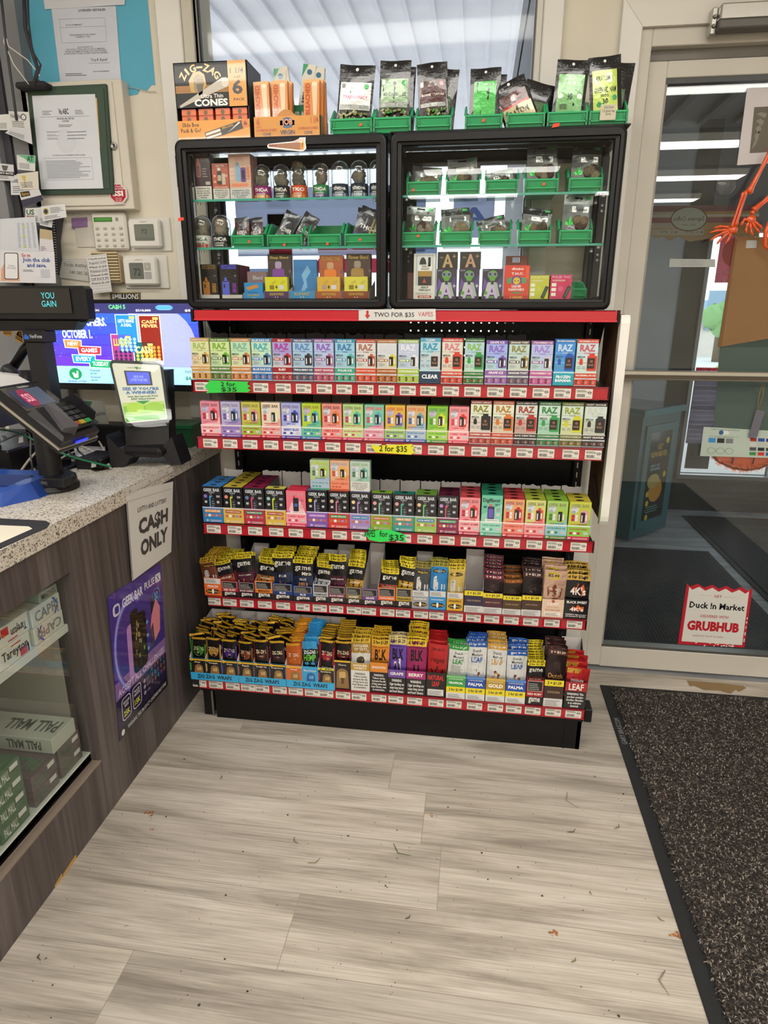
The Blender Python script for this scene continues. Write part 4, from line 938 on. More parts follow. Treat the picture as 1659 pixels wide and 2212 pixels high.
def zig_paint(col,flv,big='ZIG-ZAG',bandc='d8a82a',orange=False):
    def p(f):
        bg_=col if orange else '1a1614'
        f.rect(0,0,1,1,bg_,1);f.rect(0,.93,1,.985,bandc,1.2);f.ell(.14,.957,.09,'e8b830',1.6);f.text('2',.1,.94,.18,.975,'2a1a0a',2.4,1)
        f.ell(.5,.6,.34,col if not orange else 'c86428',1.6);f.text(big,.14,.62,.86,.72,'e8d8b8' if not orange else 'f6e2c8',2.6,1.2);f.text('WRAPS',.36,.53,.64,.57,'e8c8b0',2.6,1)
        f.text(flv,.16,.3,.84,.37,'f0e4d0',2.6,.5,keep=True);f.rect(0,0,.08,.9,col,1.5);f.rect(.92,.1,1,.8,col,1.5);f.ell(.5,.16,.22,'8a6a3a',2)
        return bg_
    return p
def blk_paint(col,bandc,txt='2 for $1.29',wht=False):
    def p(f):
        f.rect(0,0,1,.86,col,1);price_band(f,txt,bandc,a=.86);f.text('TOP CIGARILLOS',.1,.81,.9,.84,'2a1a1a',2.6,.6);f.text('BLK',.2,.54,.84,.78,'17141a',2.6,1.5)
        f.rect(.34,.2,.42,.46,'17141a',2.2);f.rect(.56,.2,.64,.46,'17141a',2.2);f.text('SMOOTH',.2,.1,.8,.16,'2a1a1a',2.6,.6)
        if wht:f.rr(.3,.04,.44,.5,.03,'f0f0f2',3);f.rr(.55,.02,.68,.56,.03,'f0f0f2',3)
        return col
    return p
def dutch_paint(col,lf,flv,txt='2 for $1.49',cows=False):
    def p(f):
        f.rect(0,0,1,.9,'dfe3e4',1);f.rect(0,.89,1,1,col,1.3);f.text(txt,.16,.925,.9,.965,'f4f6f8',2.6,1)
        f.text('Dutch\nMasters',.24,.72,.78,.85,'33302e',2.6,.5);f.text('LEAF',.22,.6,.8,.7,lf,2.6,1.3)
        if cows:
            f.lines(.15,.4,.85,.58,7,'8a9090',2)
            for k in range(4):f.ell(.2+k*.2,.22+.04*(k % 2),.11,'f4f4f2' if k % 2 else '22211f',2+.2*k,rv=.06)
            f.rect(0,0,1,.13,col,3)
        else:
            f.poly([(0,.3),(.5,.46),(1,.34),(1,.02),(0,.02)],'d8a870',1.5);cigar(f,.45,.12,.36,.15,'6a3a26');cigar(f,.64,.1,.32,.13,'7a4630');f.rect(0,.19,1,.28,col,3);f.text(flv,.4,.205,.85,.26,'ffffff',3.6,1.2)
        return 'd4d8da'
    return p
def dark_paint(col,txt,nm,bandc,ink='f0e8e0'):
    def p(f):
        f.rect(0,0,1,1,col,1);f.rect(0,.86,1,.97,bandc,1.4);f.text(txt,.12,.885,.88,.945,ink,2.6,1.2);f.text(nm,.12,.3,.88,.42,'b88a4a',2.6,1);f.ell(.5,.6,.2,'3a2a2a',2)
        return col
    return p
def carton(w,h,d,hb,spec,inner='cfc9c6'):
    """tall-backed open carton; spec(f) prints the front panel"""
    m=MB();t=.0011;f=front(m,w,h,m='gloss');col=spec(f) or '222222'
    m.box(-w/2,0,0,w/2,d,t,inner,'card');m.box(-w/2,0,0,w/2,t,h,col,'print');m.box(-w/2,d-t,0,w/2,d,hb,inner,'card')
    for s in (-1,1):
        x=s*(w/2-t/2);m.prism([(x-t/2,t,t),(x-t/2,d,t),(x-t/2,d,hb),(x-t/2,d*.55,h+(hb-h)*.45),(x-t/2,t,h)],(t,0,0),inner if hb > h*1.8 else col,'card')
    return m
def game_front(col,flv,minis=False,inkc='f4ece4'):
    def p(f):
        f.rect(0,.33,1,1,col,1);f.rect(0,0,1,.33,'151417',1);f.rect(.06,.55,.94,.96,'b9b4ae',1.6);f.rect(.08,.57,.92,.94,'19181b',2);f.lines(.12,.62,.88,.9,4,'b0aba4',2.6)
        f.text(flv,.08,.38,.92,.5,inkc,2.4,1.2,keep=True);f.text('game',.16,.06,.84,.3,'efebe4',2.4,.8)
        return col
    return p
def owl_front(col,flv,ink='f4f0ea'):
    def p(f):
        f.rect(0,0,1,1,col,1);f.rect(.04,.68,.96,.98,'d6d6d4',2);f.lines(.1,.74,.9,.95,4,'55565a',2.6);f.text(flv,.14,.46,.86,.6,ink,2.4,1.2,keep=True)
        f.ell(.5,.24,.42,'17161a',2,rv=.13);f.text('White Owl',.14,.19,.86,.29,'e8c84a',2.8,.6);f.ell(.5,.25,.07,'f0f0f0',3.4,rv=.14)
        return col
    return p
def dm_front(col,col2,flv='',price='2 = $1.29'):
    def p(f):
        f.rect(0,0,1,1,col,1);f.rect(0,.76,1,.98,'e6d22a',2);f.text(price,.14,.81,.86,.93,'1a1712',2.6,1.3);f.rect(0,.3,1,.74,col2,1.6);f.text(flv,.14,.5,.86,.58,'b89a70',2.4,.8,keep=True)
        f.rect(0,0,1,.3,'d2d2d0',2);f.lines(.08,.05,.9,.26,4,'6a6a6e',2.6)
        return col
    return p
def warn_front(top,flv,col='19181b',ink='e8e4e0',fink='f4f0ea',wtxt=WARN3):
    def p(f):
        f.rect(0,0,1,.68,col,1);f.rect(0,.68,1,1,top,1);f.text(flv,.12,.74,.88,.94,fink,2.4,1.3,keep=True);f.text(wtxt,.08,.06,.92,.62,ink,2.4,1)
        return col
    return p
def leaf_front(top,flv,col,lf):
    def p(f):
        f.rect(0,0,1,.27,'d8dad8',1);f.lines(.1,.04,.9,.22,4,'6a6c70',2);f.rect(0,.27,1,.52,'ecd826',1.4);f.text('2 for $1.49',.14,.33,.86,.46,'1f2a4a',2.6,1.2)
        f.rect(0,.52,1,1,col,1);f.rect(0,.9,1,1,top,1.6);f.text('ALL NATURAL LEAF WRAPPED',.12,.83,.88,.88,'e8f0e8',2.4,.6);f.text(flv,.12,.6,.88,.78,'ffffff',2.4,1.5,keep=True)
        return col
    return p
def pouch_unit(key,u0,u1,v,h,hb,d,cm,cname,pm,ph,n,dy,dz,cn,lab,lean=0,pw=None,z0=.006,y0=.006,rnd=random.Random(3),messy=0,extra='',what='cigarillo pouch',yofs=.007):
    x0=at(u0,v,Y=SY[key]+yofs).x;x1=at(u1,v,Y=SY[key]+yofs).x;w_=x1-x0;xc=(x0+x1)/2;Y=SY[key]+yofs;Z=SZ[key]+.0004
    if cm:solo(carton(w_-.001,h,d,hb,cm),'display_carton',lab+' carton on the '+SN[key]+extra,'display carton',loc=(xc,Y,Z),group='pouch cartons on the '+SN[key],local=True)
    if n:
        o=solo(pouch(w_*(pw or .9),ph,.005,pm,seed=int(u0)),cname,cn+' '+what+' at the front of its carton on the '+SN[key]+extra,'pouch',loc=(xc,Y+y0,Z+z0),group='front pouches on the '+SN[key],rot=(-.09+jit(.02),lean,jit(.05)),local=True)
        for k in range(1,n):
            dup(o,(xc+jit(.0015+messy*.5),Y+y0+k*dy,Z+z0+k*dz+(.004 if k == 1 else 0)+rnd.uniform(-messy*.3,messy)),(-.09+jit(.03),lean*(1-k/n)+jit(.02+messy*8),jit(.06+messy*10)),cn+' '+what+' behind the front one'+(' on the '+SN[key])+extra,'rear '+cn+' pouches on the '+SN[key]+extra)
    ROWTAGS[key].append((xc,cn+extra))
# ---- fourth shelf
V4=1290
P4=[ # u0,u1,front h,hb, carton paint, pouch paint, pouch h, n, colourname, lean
 (443,480,.052,.07,owl_front('e06a2a','PEACH'),owl_paint('7a4630','PEACH','2 for $1.19','d8b030'),.083,9,'brown peach',-.18),
 (480,516,.046,.06,game_front('a8252e','RED RUBY'),game_paint('8a3a30','RED RUBY',cig=True),.083,8,'dark red ruby',-.25),
 (516.5,552,.046,.12,game_front('5a1c34','BLACK CHERRY'),game_paint('5a2038','BLACK CHERRY'),.10,3,'black cherry left side',-.1),
 (552.5,590,.052,.07,game_front('d87a28','MANGO',inkc='2a1a10'),game_paint('b8742c','MANGO'),.09,8,'amber mango',.12),
 (590,633,.048,.075,game_front('1d3a78','BLUE'),game_paint('1f3058','BLUE'),.108,6,'navy blue',0),
 (634,676.5,.044,.06,game_front('1d3a78','BLUE'),game_paint('1e2c54','BLUE',minis=True),.096,9,'blue minis',0),
 (677,709.5,.052,.11,game_front('b9bcc0','DIAMOND',inkc='303236'),game_paint('b9c0c6','DIAMOND'),.088,7,'silver diamond',.12),
 (709.5,747,.050,.13,game_front('6a1f44','BLACK CHERRY'),game_paint('4a1c34','BLACK CHERRY'),.122,2,'plum black cherry',0),
 (747,782,.050,.07,game_front('7a682c','HONEY'),game_paint('b88c2c','HONEY'),.095,9,'gold honey',.06),
 (782,816.6,.048,.14,game_front('6a3a86','GRAPE'),None,0,0,'empty grape',0),
 (816.6,854,.054,.07,game_front('e0662e','WHITE PEACH'),game_paint('a84a3a','WHITE PEACH'),.08,7,'rust white peach',.1),
 (855,890,.056,.08,game_front('b89a2c','PINEAPPLE',inkc='2a2410'),game_paint('c89c24','PINEAPPLE'),.10,5,'yellow black pineapple',.1),
 (889,926,.052,.12,owl_front('9a9ca2','PLATINUM'),owl_paint('4a4c50','PLATINUM','2 for $1.19','8a8038'),.115,3,'dark grey platinum',.05),
 (926,963,.054,.07,owl_front('2f8fd0','BLUE RASPBERRY'),owl_paint('2f86cc','BLUE RASP','2 for $1.19','9a9438'),.108,4,'sky blue raspberry',.03),
 (964,1000,.052,.07,owl_front('d8a428','PINEAPPLE',ink='3a2a10'),owl_paint('c8b060','PINEAPPLE','2 for $1.19','d8c03a'),.10,5,'shiny gold pineapple',.02)]
for (u0,u1,h,hb,cmf,pmf,ph,n,cn,ln) in P4:
    v=1288+(u0-443)*.062
    pouch_unit('s4',u0,u1,v,h*1.2,hb*1.08,.17,cmf,'cigarillo_pouch',pmf,ph*1.28 if ph < .115 else ph*1.12,n,.0105,.0018,cn,cn,ln,z0=.016,pw=1.0)
def swish_paint(f):
    f.rect(0,0,1,1,'c9a692',1);f.ell(.4,.88,.32,'c8b43a',1.6,rv=.08);f.text('$2.49',.15,.85,.65,.92,'2a2420',2.6,1);f.poly([(.15,.62),(.5,.7),(.85,.62),(.8,.42),(.5,.34),(.2,.42)],'8a4a36',2)
    f.text('SWISHER\nSWEETS',.2,.46,.8,.62,'f2e4d8',2.8,1);f.text('LEAF',.16,.12,.84,.28,'f8f0ea',2.8,1.4);return 'c9a692'
def swish_front(f):f.rect(0,0,1,1,'e2c4ae',1);f.text('LEAF',.26,.68,.76,.84,'f8efe8',2.4,.8);f.ell(.5,.9,.08,'b0583a',2);f.text('IRISH CREAM',.24,.54,.76,.6,'c49a7a',2.4,.6);f.text('NATURAL LEAF',.16,.38,.84,.46,'a88464',2.4,.8);f.rect(.12,.08,.88,.3,'efe8e0',2);f.lines(.16,.11,.84,.27,3,'5a5450',2.6);return 'e2c4ae'
def k4_paint(f):
    f.rect(0,0,1,.86,'17161a',1);price_band(f,'4 for $1.19','c8a44a',a=.86)
    f.poly([(.05,0),(.35,.4),(.6,0)],'b8202a',1.6);f.poly([(.3,.58),(.36,.72),(.44,.66),(.52,.82),(.62,.7),(.74,.78),(.82,.6),(.7,.5),(.4,.5)],'e0662a',2);f.text("4K's",.2,.52,.85,.7,'f4ece8',3,1);f.text('BLACK\nSWEET',.4,.08,.88,.22,'f0ece8',2.6,1.2);return '17161a'
def k4_front(f):f.rect(0,0,1,1,'151417',1);f.text('BLACK SWEET',.08,.8,.92,.93,'f0ece8',2.4,1.4);f.poly([(.25,.45),(.34,.66),(.45,.58),(.55,.74),(.68,.62),(.8,.66),(.8,.44)],'e0662a',2);f.text("4K's",.22,.4,.8,.6,'f4ece8',3,1);f.text('WARNING: Cigars are not a\nsafe alternative to cigarettes.',.06,.08,.94,.26,'f0ece8',2.4,1);return '151417'
Q4=[(1001,1042,.075,.155,dm_front('26203c','2a2340','OG FUSION'),None,0,0,'violet og fusion',0),(1041,1083.5,.07,.09,dm_front('3a1828','4a1c30','BERRY FUSION'),dark_paint('2a1a1e','2 = $1.29','Dutch','7a1c40'),.115,7,'maroon berry fusion',0),
      (1084,1124.5,.065,.09,dm_front('2a1f16','4a3218','HONEY FUSION'),dark_paint('241a14','2 = $1.29','Dutch','8a4a1c','c08a4a'),.105,5,'brown honey fusion',0),(1125,1167.5,.07,.1,dm_front('2c1c18','42281e','JAVA FUSION'),dark_paint('1d1618','2 = $1.29','Dutch','4a2a2a'),.125,5,'dark java fusion',0),
      (1168.5,1216.5,.06,.1,swish_front,swish_paint,.13,5,'pale tan irish cream',.03),(1217,1269.5,.064,.09,k4_front,k4_paint,.122,5,'black sweet',0)]
for (u0,u1,h,hb,cmf,pmf,ph,n,cn,ln) in Q4:
    v=1330
    pouch_unit('s4',u0,u1,v,h,hb,.15,cmf,'cigarillo_pouch',pmf,ph*1.12 if ph > .12 else ph,n,.016,.0045,cn,cn,ln,z0=.004 if ph > .12 else .012,pw=1.0,yofs=.004)
# ---- bottom shelf: blue wrap cartons with three lanes each
def zz_front(names,cols):
    def p(f):
        f.rect(0,0,1,.34,'35a8dc',1.2);f.text('ZIG ZAG  WRAPS',.14,.09,.86,.27,'1a2a3c',2.4,1.3)
        for k,(nm,c_) in enumerate(zip(names,cols)):
            a,b_=k/3+.004,(k+1)/3-.004
            blue=nm == 'Blue Dream';org=nm == 'Orange';bgc='3a9ed4' if blue else 'c8622a' if org else '1a1714'
            f.rect(a,.34,b_,1,bgc,1);
            if nm == 'Strawberry':f.rect(a,.9,b_,1,'e0cc2a',1.6);f.text('2  99c',a+.03,.915,b_-.03,.985,'1a1a14',2.4,1.2)
            elif not blue:f.rect(a,.9,b_,.97,'e0b02a',1.6);f.ell(a+.04,.935,.032,'e8c040',1.8);f.text('2',a+.03,.91,a+.05,.96,'2a1a0a',2.4,1)
            f.text(nm,a+.04,.78,b_-.04,.87,'f0e6d4',2.4,.5,keep=True)
            f.poly([(a,.8),(a+.03,.75),(a+.025,.45),(a,.4)],c_,1.4)
            # bearded head emblem
            uc=(a+b_)/2+.02;hc='2a5a9a' if blue else '8a6a40'
            f.ell(uc,.58,.085,hc,1.6,rv=.15);f.poly([(uc-.085,.55),(uc-.1,.34),(uc+.09,.34),(uc+.085,.55)],hc,1.7)
            f.poly([(uc-.03,.6),(uc+.05,.62),(uc+.055,.5),(uc+.04,.4),(uc-.02,.36),(uc-.04,.5)],'c8a468' if not blue else '5ab0e0',2);f.ell(uc+.0,.56,.012,hc,2.6);f.poly([(uc-.03,.46),(uc+.05,.46),(uc+.02,.35),(uc-.02,.35)],hc,2.6)
        return '35a8dc'
    return p
def wrapc(label,u0,u1,v0,names,cols,pk,extra):
    Y=SY['s5']-.006;Z=SZ['s5']+.0004
    x0=at(u0,v0,Y=Y).x;x1=at(u1,v0,Y=Y).x;w_=x1-x0-.001;xc=(x0+x1)/2;h=.078
    m=MB();f=front(m,w_,h,m='gloss');zz_front(names,cols)(f);t=.0012;d=.2;hb=.155
    m.box(-w_/2,0,0,w_/2,d,t,'c9c3bf','card');m.box(-w_/2,0,0,w_/2,t,h,'35a8dc','print');m.box(-w_/2,d-t,0,w_/2,d,hb,'c9c3bf','card')
    for k in range(4):
        x=-w_/2+t/2+(w_-t)*k/3;m.prism([(x-t/2,t,t),(x-t/2,d,t),(x-t/2,d,hb),(x-t/2,.07,hb*.86),(x-t/2,t,h)],(t,0,0),'d6d1ca','card')
    solo(m,'display_carton',label,'display carton',loc=(xc,Y,Z),group='blue wrap cartons on the bottom shelf',local=True)
    rnd=random.Random(int(u0))
    for k,(nm,c_) in enumerate(zip(names,cols)):
        xk=xc-w_/2+w_*(k+.5)/3;n,ph,dz=pk[k];pw=w_/3*.9
        if nm == 'Blue Dream':
            def pp(f):
                f.rect(0,0,1,.82,'1a1c1c',1);f.rect(0,.8,1,1,'3aa0dc',1.2);f.text('ZIG-ZAG',.1,.68,.9,.77,'eef2ee',2.6,1.4);f.text('HEMP',.08,.5,.92,.66,'6cc43a',2.6,1.5);f.rr(.15,.4,.85,.46,.04,'3aa0dc',2);f.poly([(.7,.3),(.95,.6),(.95,0)],'7ac04a',1.5);return '3a9cd4'
            paint=pp
        else:paint=zig_paint(c_,nm,orange=nm == 'Orange')
        ph += .018
        o=solo(pouch(pw,ph,.004,paint,seed=k*7+int(u0)),'wrap_pouch','%s flavour wrap pouch at the front of its lane, bottom shelf%s' % (nm.lower(),extra),'pouch',loc=(xk,Y+.005,Z+.03),group='front wrap pouches on the bottom shelf',rot=(-.1,jit(.04),jit(.05)),local=True)
        for q in range(1,n):
            mess=1 if k < 3 and nm not in ('Orange','Blue Dream','Strawberry') else .35
            dup(o,(xk+jit(.003*mess),Y+.006+q*.0105,Z+.034+q*dz*.7+rnd.uniform(0,.003)),(-.1+jit(.1*mess),jit(.13*mess)+.012*q*mess,jit(.5*mess)),'%s flavour wrap pouch in the pile behind the front one%s' % (nm.lower(),extra),'rear %s wrap pouches' % nm.lower())
    for k,nm in enumerate(names):ROWTAGS['s5'].append((xc-w_/2+w_*(k+.5)/3,nm.lower()+' wraps'))
wrapc('leftmost blue wrap carton with mango, pineapple and grape lanes on the bottom shelf',411,514,1446,['Mango','Pineapple','Grape'],['4a9a3a','c8963a','4a2f8a'],[(9,.098,.004),(11,.10,.0042),(9,.098,.004)],' left carton')
wrapc('middle blue wrap carton with peach, straight up and dragonberry lanes on the bottom shelf',514.5,617,1452,['Peach','Straight Up','Dragonberry'],['8a4a2a','6a2a26','5a1c2a'],[(10,.095,.004),(11,.105,.0035),(11,.105,.0035)],' middle carton')
wrapc('right blue wrap carton with orange, blue and strawberry lanes on the bottom shelf',618,722,1460,['Orange','Blue Dream','Strawberry'],['c8622a','3a9ed4','a8283a'],[(12,.10,.0035),(11,.11,.003),(8,.12,.002)],' right carton')
def sw_paint(f):
    f.rect(0,0,1,.9,'e2e2de',1);price_band(f,'2 for $1.19','d8b430');f.rect(0,.66,1,.9,'b08a3a',1.4);f.text('SWISHER\nSWEETS',.1,.72,.9,.86,'f0ece0',2.6,1.2);f.ell(.5,.5,.22,'4a4036',2);f.ell(.5,.5,.12,'c8a44a',2.5);f.text('GOLD',.36,.3,.64,.34,'8a6a2a',2.6,.8);f.rect(0,.16,1,.24,'b8903a',2);return 'd8d6d0'
def crn_paint(f):
    f.rect(0,0,1,1,'b8262a',1);f.text('2 for $1.29',.2,.86,.8,.92,'1f1416',2.6,1);f.text('CROWNZ',.14,.62,.86,.69,'241416',2.6,.8);f.poly([(.16,.5),(.24,.22),(.76,.22),(.84,.5),(.64,.36),(.5,.56),(.36,.36)],'241416',2);f.ell(.5,.6,.05,'241416',2);return 'b8262a'
def chry_front(f):
    f.rect(0,0,1,1,'1d1412',1);f.rect(0,.93,1,.985,'e0b02a',1.6);f.text('Cherry',.25,.8,.75,.87,'f0e6d4',2.4,.5);f.ell(.5,.55,.36,'8a6a40',1.6,rv=.17);f.poly([(.14,.5),(.1,.05),(.9,.05),(.86,.5)],'8a6a40',1.7);f.poly([(.3,.6),(.68,.62),(.72,.48),(.62,.3),(.36,.28),(.3,.45)],'c8a468',2);f.poly([(.36,.4),(.66,.4),(.56,.2),(.44,.2)],'5a3f22',2.6);f.rect(0,.02,.06,.9,'7a1c24',1.5);return '1d1412'
def sw_front(f):f.rect(0,.74,1,1,'b8903a',1);f.text('SWISHER\nSWEETS',.12,.78,.88,.96,'f0e8d8',2.4,1.3);f.rect(0,0,1,.74,'d8d6d2',1);f.text(WARN2,.08,.1,.92,.66,'2a2828',2.4,.8);return 'd8d6d2'
def crn_front(f):f.rect(0,0,1,1,'1b1517',1);f.text('NATURAL\nLEAF',.08,.45,.92,.9,'c8302c',2.4,1.8);f.rect(.08,.06,.92,.32,'dadada',2);f.lines(.12,.1,.88,.28,4,'55555a',2.6);return '1b1517'
def lf_front(f):f.rect(0,.66,1,1,'a81f26',1);f.text('LEAF',.16,.7,.86,.94,'f0e8e0',2.4,1);f.rect(0,0,1,.66,'17161a',1);f.text(WARN,.1,.06,.9,.6,'f0ece8',2.4,1);return '17161a'
def lf_paint(f):f.rect(0,0,1,1,'b8242a',1);f.ell(.5,.55,.34,'7a1418',1.6,rv=.16);f.text('SWISHER',.2,.52,.8,.62,'f4ece6',2.6,1.2);f.rect(0,.8,.6,.95,'c89a3a',1.4);f.text('LEAF',.2,.2,.8,.32,'f4ece6',2.6,1);return 'b8242a'
P5=[(722.5,757.5,1472,.104,.12,chry_front,zig_paint('7a1c24','Cherry'),.10,11,'cherry wrap',0,.045,.0125,.0035,''),(758,798.7,1476,.098,.1,sw_front,sw_paint,.124,6,'white gold cigarillo',0,.03,.014,.002,''),
      (799,837.5,1480,.105,.11,warn_front('d8842a','SMOOTH',wtxt=WARN2),blk_paint('e08a24','d8b430'),.124,7,'orange smooth cigarillo',.03,.03,.014,.0025,''),(838,876,1484,.085,.11,warn_front('6a4aa0','GRAPE'),blk_paint('6a4ab0','d8c88a',wht=True),.13,4,'purple grape cigarillo',0,.03,.014,.002,''),
      (877,919,1490,.085,.1,warn_front('a82a72','BERRY'),blk_paint('a02a64','e0c42a'),.13,9,'magenta berry cigarillo',0,.03,.013,.0035,''),(920,961.5,1494,.085,.1,crn_front,crn_paint,.15,6,'red crown cigarillo',.03,.02,.015,.002,''),
      (963,1004.6,1500,.08,.1,leaf_front('7ac07a','TROPICAL','3a9a48',''),dutch_paint('2f9a3c','3a9a48','TROPICAL',cows=True),.155,3,'green tropical leaf cigarillo',.04,.02,.016,.002,''),
      (1005,1047,1504,.08,.1,leaf_front('5a8ad0','PALMA','1f4ea8',''),dutch_paint('1f58b0','2a62b8','PALMA'),.17,4,'left blue palma leaf cigarillo',0,.02,.016,.002,''),
      (1048,1090,1508,.08,.1,leaf_front('d8b04a','GOLD','b8922c',''),dutch_paint('c89a3a','c8a040','GOLD'),.165,5,'gold leaf cigarillo',0,.02,.016,.002,''),
      (1090.5,1134,1512,.08,.1,leaf_front('5a8ad0','PALMA','1f4ea8',''),dutch_paint('1f58b0','2a62b8','PALMA'),.15,4,'right blue palma leaf cigarillo',0,.02,.016,.005,''),
      (1135,1172,1516,.086,.11,game_front('a8252e','RED RUBY'),game_paint('7a3428','RED RUBY'),.085,10,'bottom red ruby cigarillo',0,.035,.012,.005,''),(1172.5,1214.5,1520,.092,.11,dm_front('2c1a18','3a241e','COCOA'),dark_paint('2c1c1c','2 = $1.29','Dutch','5a302c'),.115,6,'brown cocoa cigarillo',.05,.05,.012,.004,'')]
for (u0,u1,v,h,hb,cmf,pmf,ph,n,cn,ln,z0,dy,dz,ex) in P5:
    if dy < .015:ph *= 1.17;dy *= .8;dz *= .7
    pouch_unit('s5',u0,u1,v,h,hb,.17,cmf,'wrap_pouch' if 'wrap' in cn else 'cigarillo_pouch',pmf,ph,n,dy,dz,cn,cn,ln,z0=z0,pw=1.0,y0=.008,yofs=.004,what='pouch')
pouch_unit('s5',1217,1263.6,1524,.09,.16,.15,lf_front,'cigarillo_pouch',lf_paint,.1,5,.018,.004,'crumpled red leaf cigarillo','red and black leaf cigarillo',.06,z0=.032,pw=1.05,messy=.002,y0=.008,yofs=.002,what='pouch')
# ---- price tags in the rails, one thing each
def tag_mesh():
    m=MB();w_,h=.046,.0265;m.box(-w_/2,0,0,w_/2,.0008,h,'dedad0','paper')
    f=front(m,w_,h,m='paper');f.rr(0,0,1,1,.06,'e2ded4',.6);f.lines(.06,.66,.7,.92,3,'6a6a66',2,th=.45);f.bars(.08,.14,.58,.48,'3a3a38');f.lines(.62,.14,.92,.26,1,'7a7a76',2)
    f.ell(.82,.62,.1,'4a4a48',2);f.ell(.82,.62,.075,'e2ded4',2.6);f.rect(.7,.58,.94,.66,'4a4a48',3)
    return m
first=None;rnd=random.Random(2)
for key,y,zb,zt in SH:
    for i,(x,nm) in enumerate(ROWTAGS[key]):
        loc=(x+rnd.uniform(-.004,.004),y-.0016,zb+.003);lb='white barcode price tag below the '+nm+' on the '+SN[key]+' rail'
        lb=' '.join(lb.split()[:16]);sc=1.0 if key != 's1' else 1.02
        if first is None:first=solo(tag_mesh(),'price_tag',lb,'price tag',loc=loc,group='price tags on the '+SN[key],local=True)
        else:dup(first,loc,(0,0,0),lb,'price tags on the '+SN[key])
# ---- handwritten paper stars and the banner
def star(u0,u1,v0,v1,key_y,col,txt,label,cat,pts,txt2=None):
    a=at(u0,(v0+v1)/2,Y=key_y);b_=at(u1,(v0+v1)/2,Y=key_y);t_=at((u0+u1)/2,v0,Y=key_y).z;q=at((u0+u1)/2,v1,Y=key_y).z
    w_=b_.x-a.x;h=t_-q;m=MB();xc=(a.x+b_.x)/2
    m.prism([(xc-w_/2+w_*u,key_y,q+h*v) for u,v in pts],(0,.0006,0),col,'paper')
    f=Fr(m,(xc-w_/2,key_y,q),(w_,0,0),(0,0,h),'paper')
    for (s,x0,z0,x1,z1) in txt:f.text(s,x0,z0,x1,z1,'1c2a1e',2,.6)
    solo(m,cat.replace(' ','_'),label,cat,loc=(xc,key_y,q))
E_=[(0,.45),(.12,.95),(.06,1),(.97,.93),(.93,.75),(1,.6),(.93,.45),(1,.3),(.94,.12),(.6,.1),(.02,0),(.09,.25)]
star(442,541,822,850,SY['s1']-.006,'35d04c',[('2 for',.36,.55,.68,.9),('$35',.36,.1,.7,.48)],'green handwritten two for 35 dollars tag on the top shelf rail','paper sign',E_)
star(800,897,958,981,SY['s2']-.006,'e6e02c',[('2 for $35',.2,.15,.82,.8)],'yellow handwritten two for 35 dollars tag on the second shelf rail','paper sign',[(0,.95),(.1,.75),(.94,1),(.9,.7),(1,.85),(.94,.5),(.99,.2),(.9,0),(.12,.1),(.05,.5)])
star(785,877,1141,1172,SY['s3']-.006,'2fdc5c',[('VAPES',.02,.35,.28,.85),('for',.38,.4,.58,.8),('$35',.6,.12,.95,.6)],'green star shaped vapes for 35 dollars tag on the third shelf rail','paper sign',[(0,.5),(.14,.75),(.12,1),(.25,.8),(.6,.92),(.9,.7),(1,.55),(.97,.35),(1,.1),(.8,.2),(.4,.02),(.14,.12),(.1,.3)])
a=at(775,682,Y=cY-.004);b_=at(942,682,Y=cY-.004)
m=MB();z0_=1.266;z1_=1.297;m.prism([(a.x,cY-.005,z0_),(b_.x,cY-.005,z0_+.002),(b_.x-.002,cY-.005,z1_+.002),(a.x+.02,cY-.005,z1_),(a.x+.016,cY-.005,z1_-.002),(a.x,cY-.005,z1_-.003)],(0,.0006,0),'d9d8d6','paper')
f=Fr(m,(a.x,cY-.005,z0_),(b_.x-a.x,0,0),(0,0,z1_-z0_),'paper');f.text('TWO FOR $35',.2,.28,.72,.74,'3c3a3c',2,.3);f.text('VAPES',.77,.4,.96,.8,'c8505a',2,0)
f.poly([(.1,.9),(.13,.9),(.13,.5),(.15,.5),(.115,.15),(.08,.5),(.1,.5)],'c8322c',2)
solo(m,'banner','white paper banner reading two for 35 dollars taped on the red rail','paper sign',loc=(a.x,cY-.005,z0_))
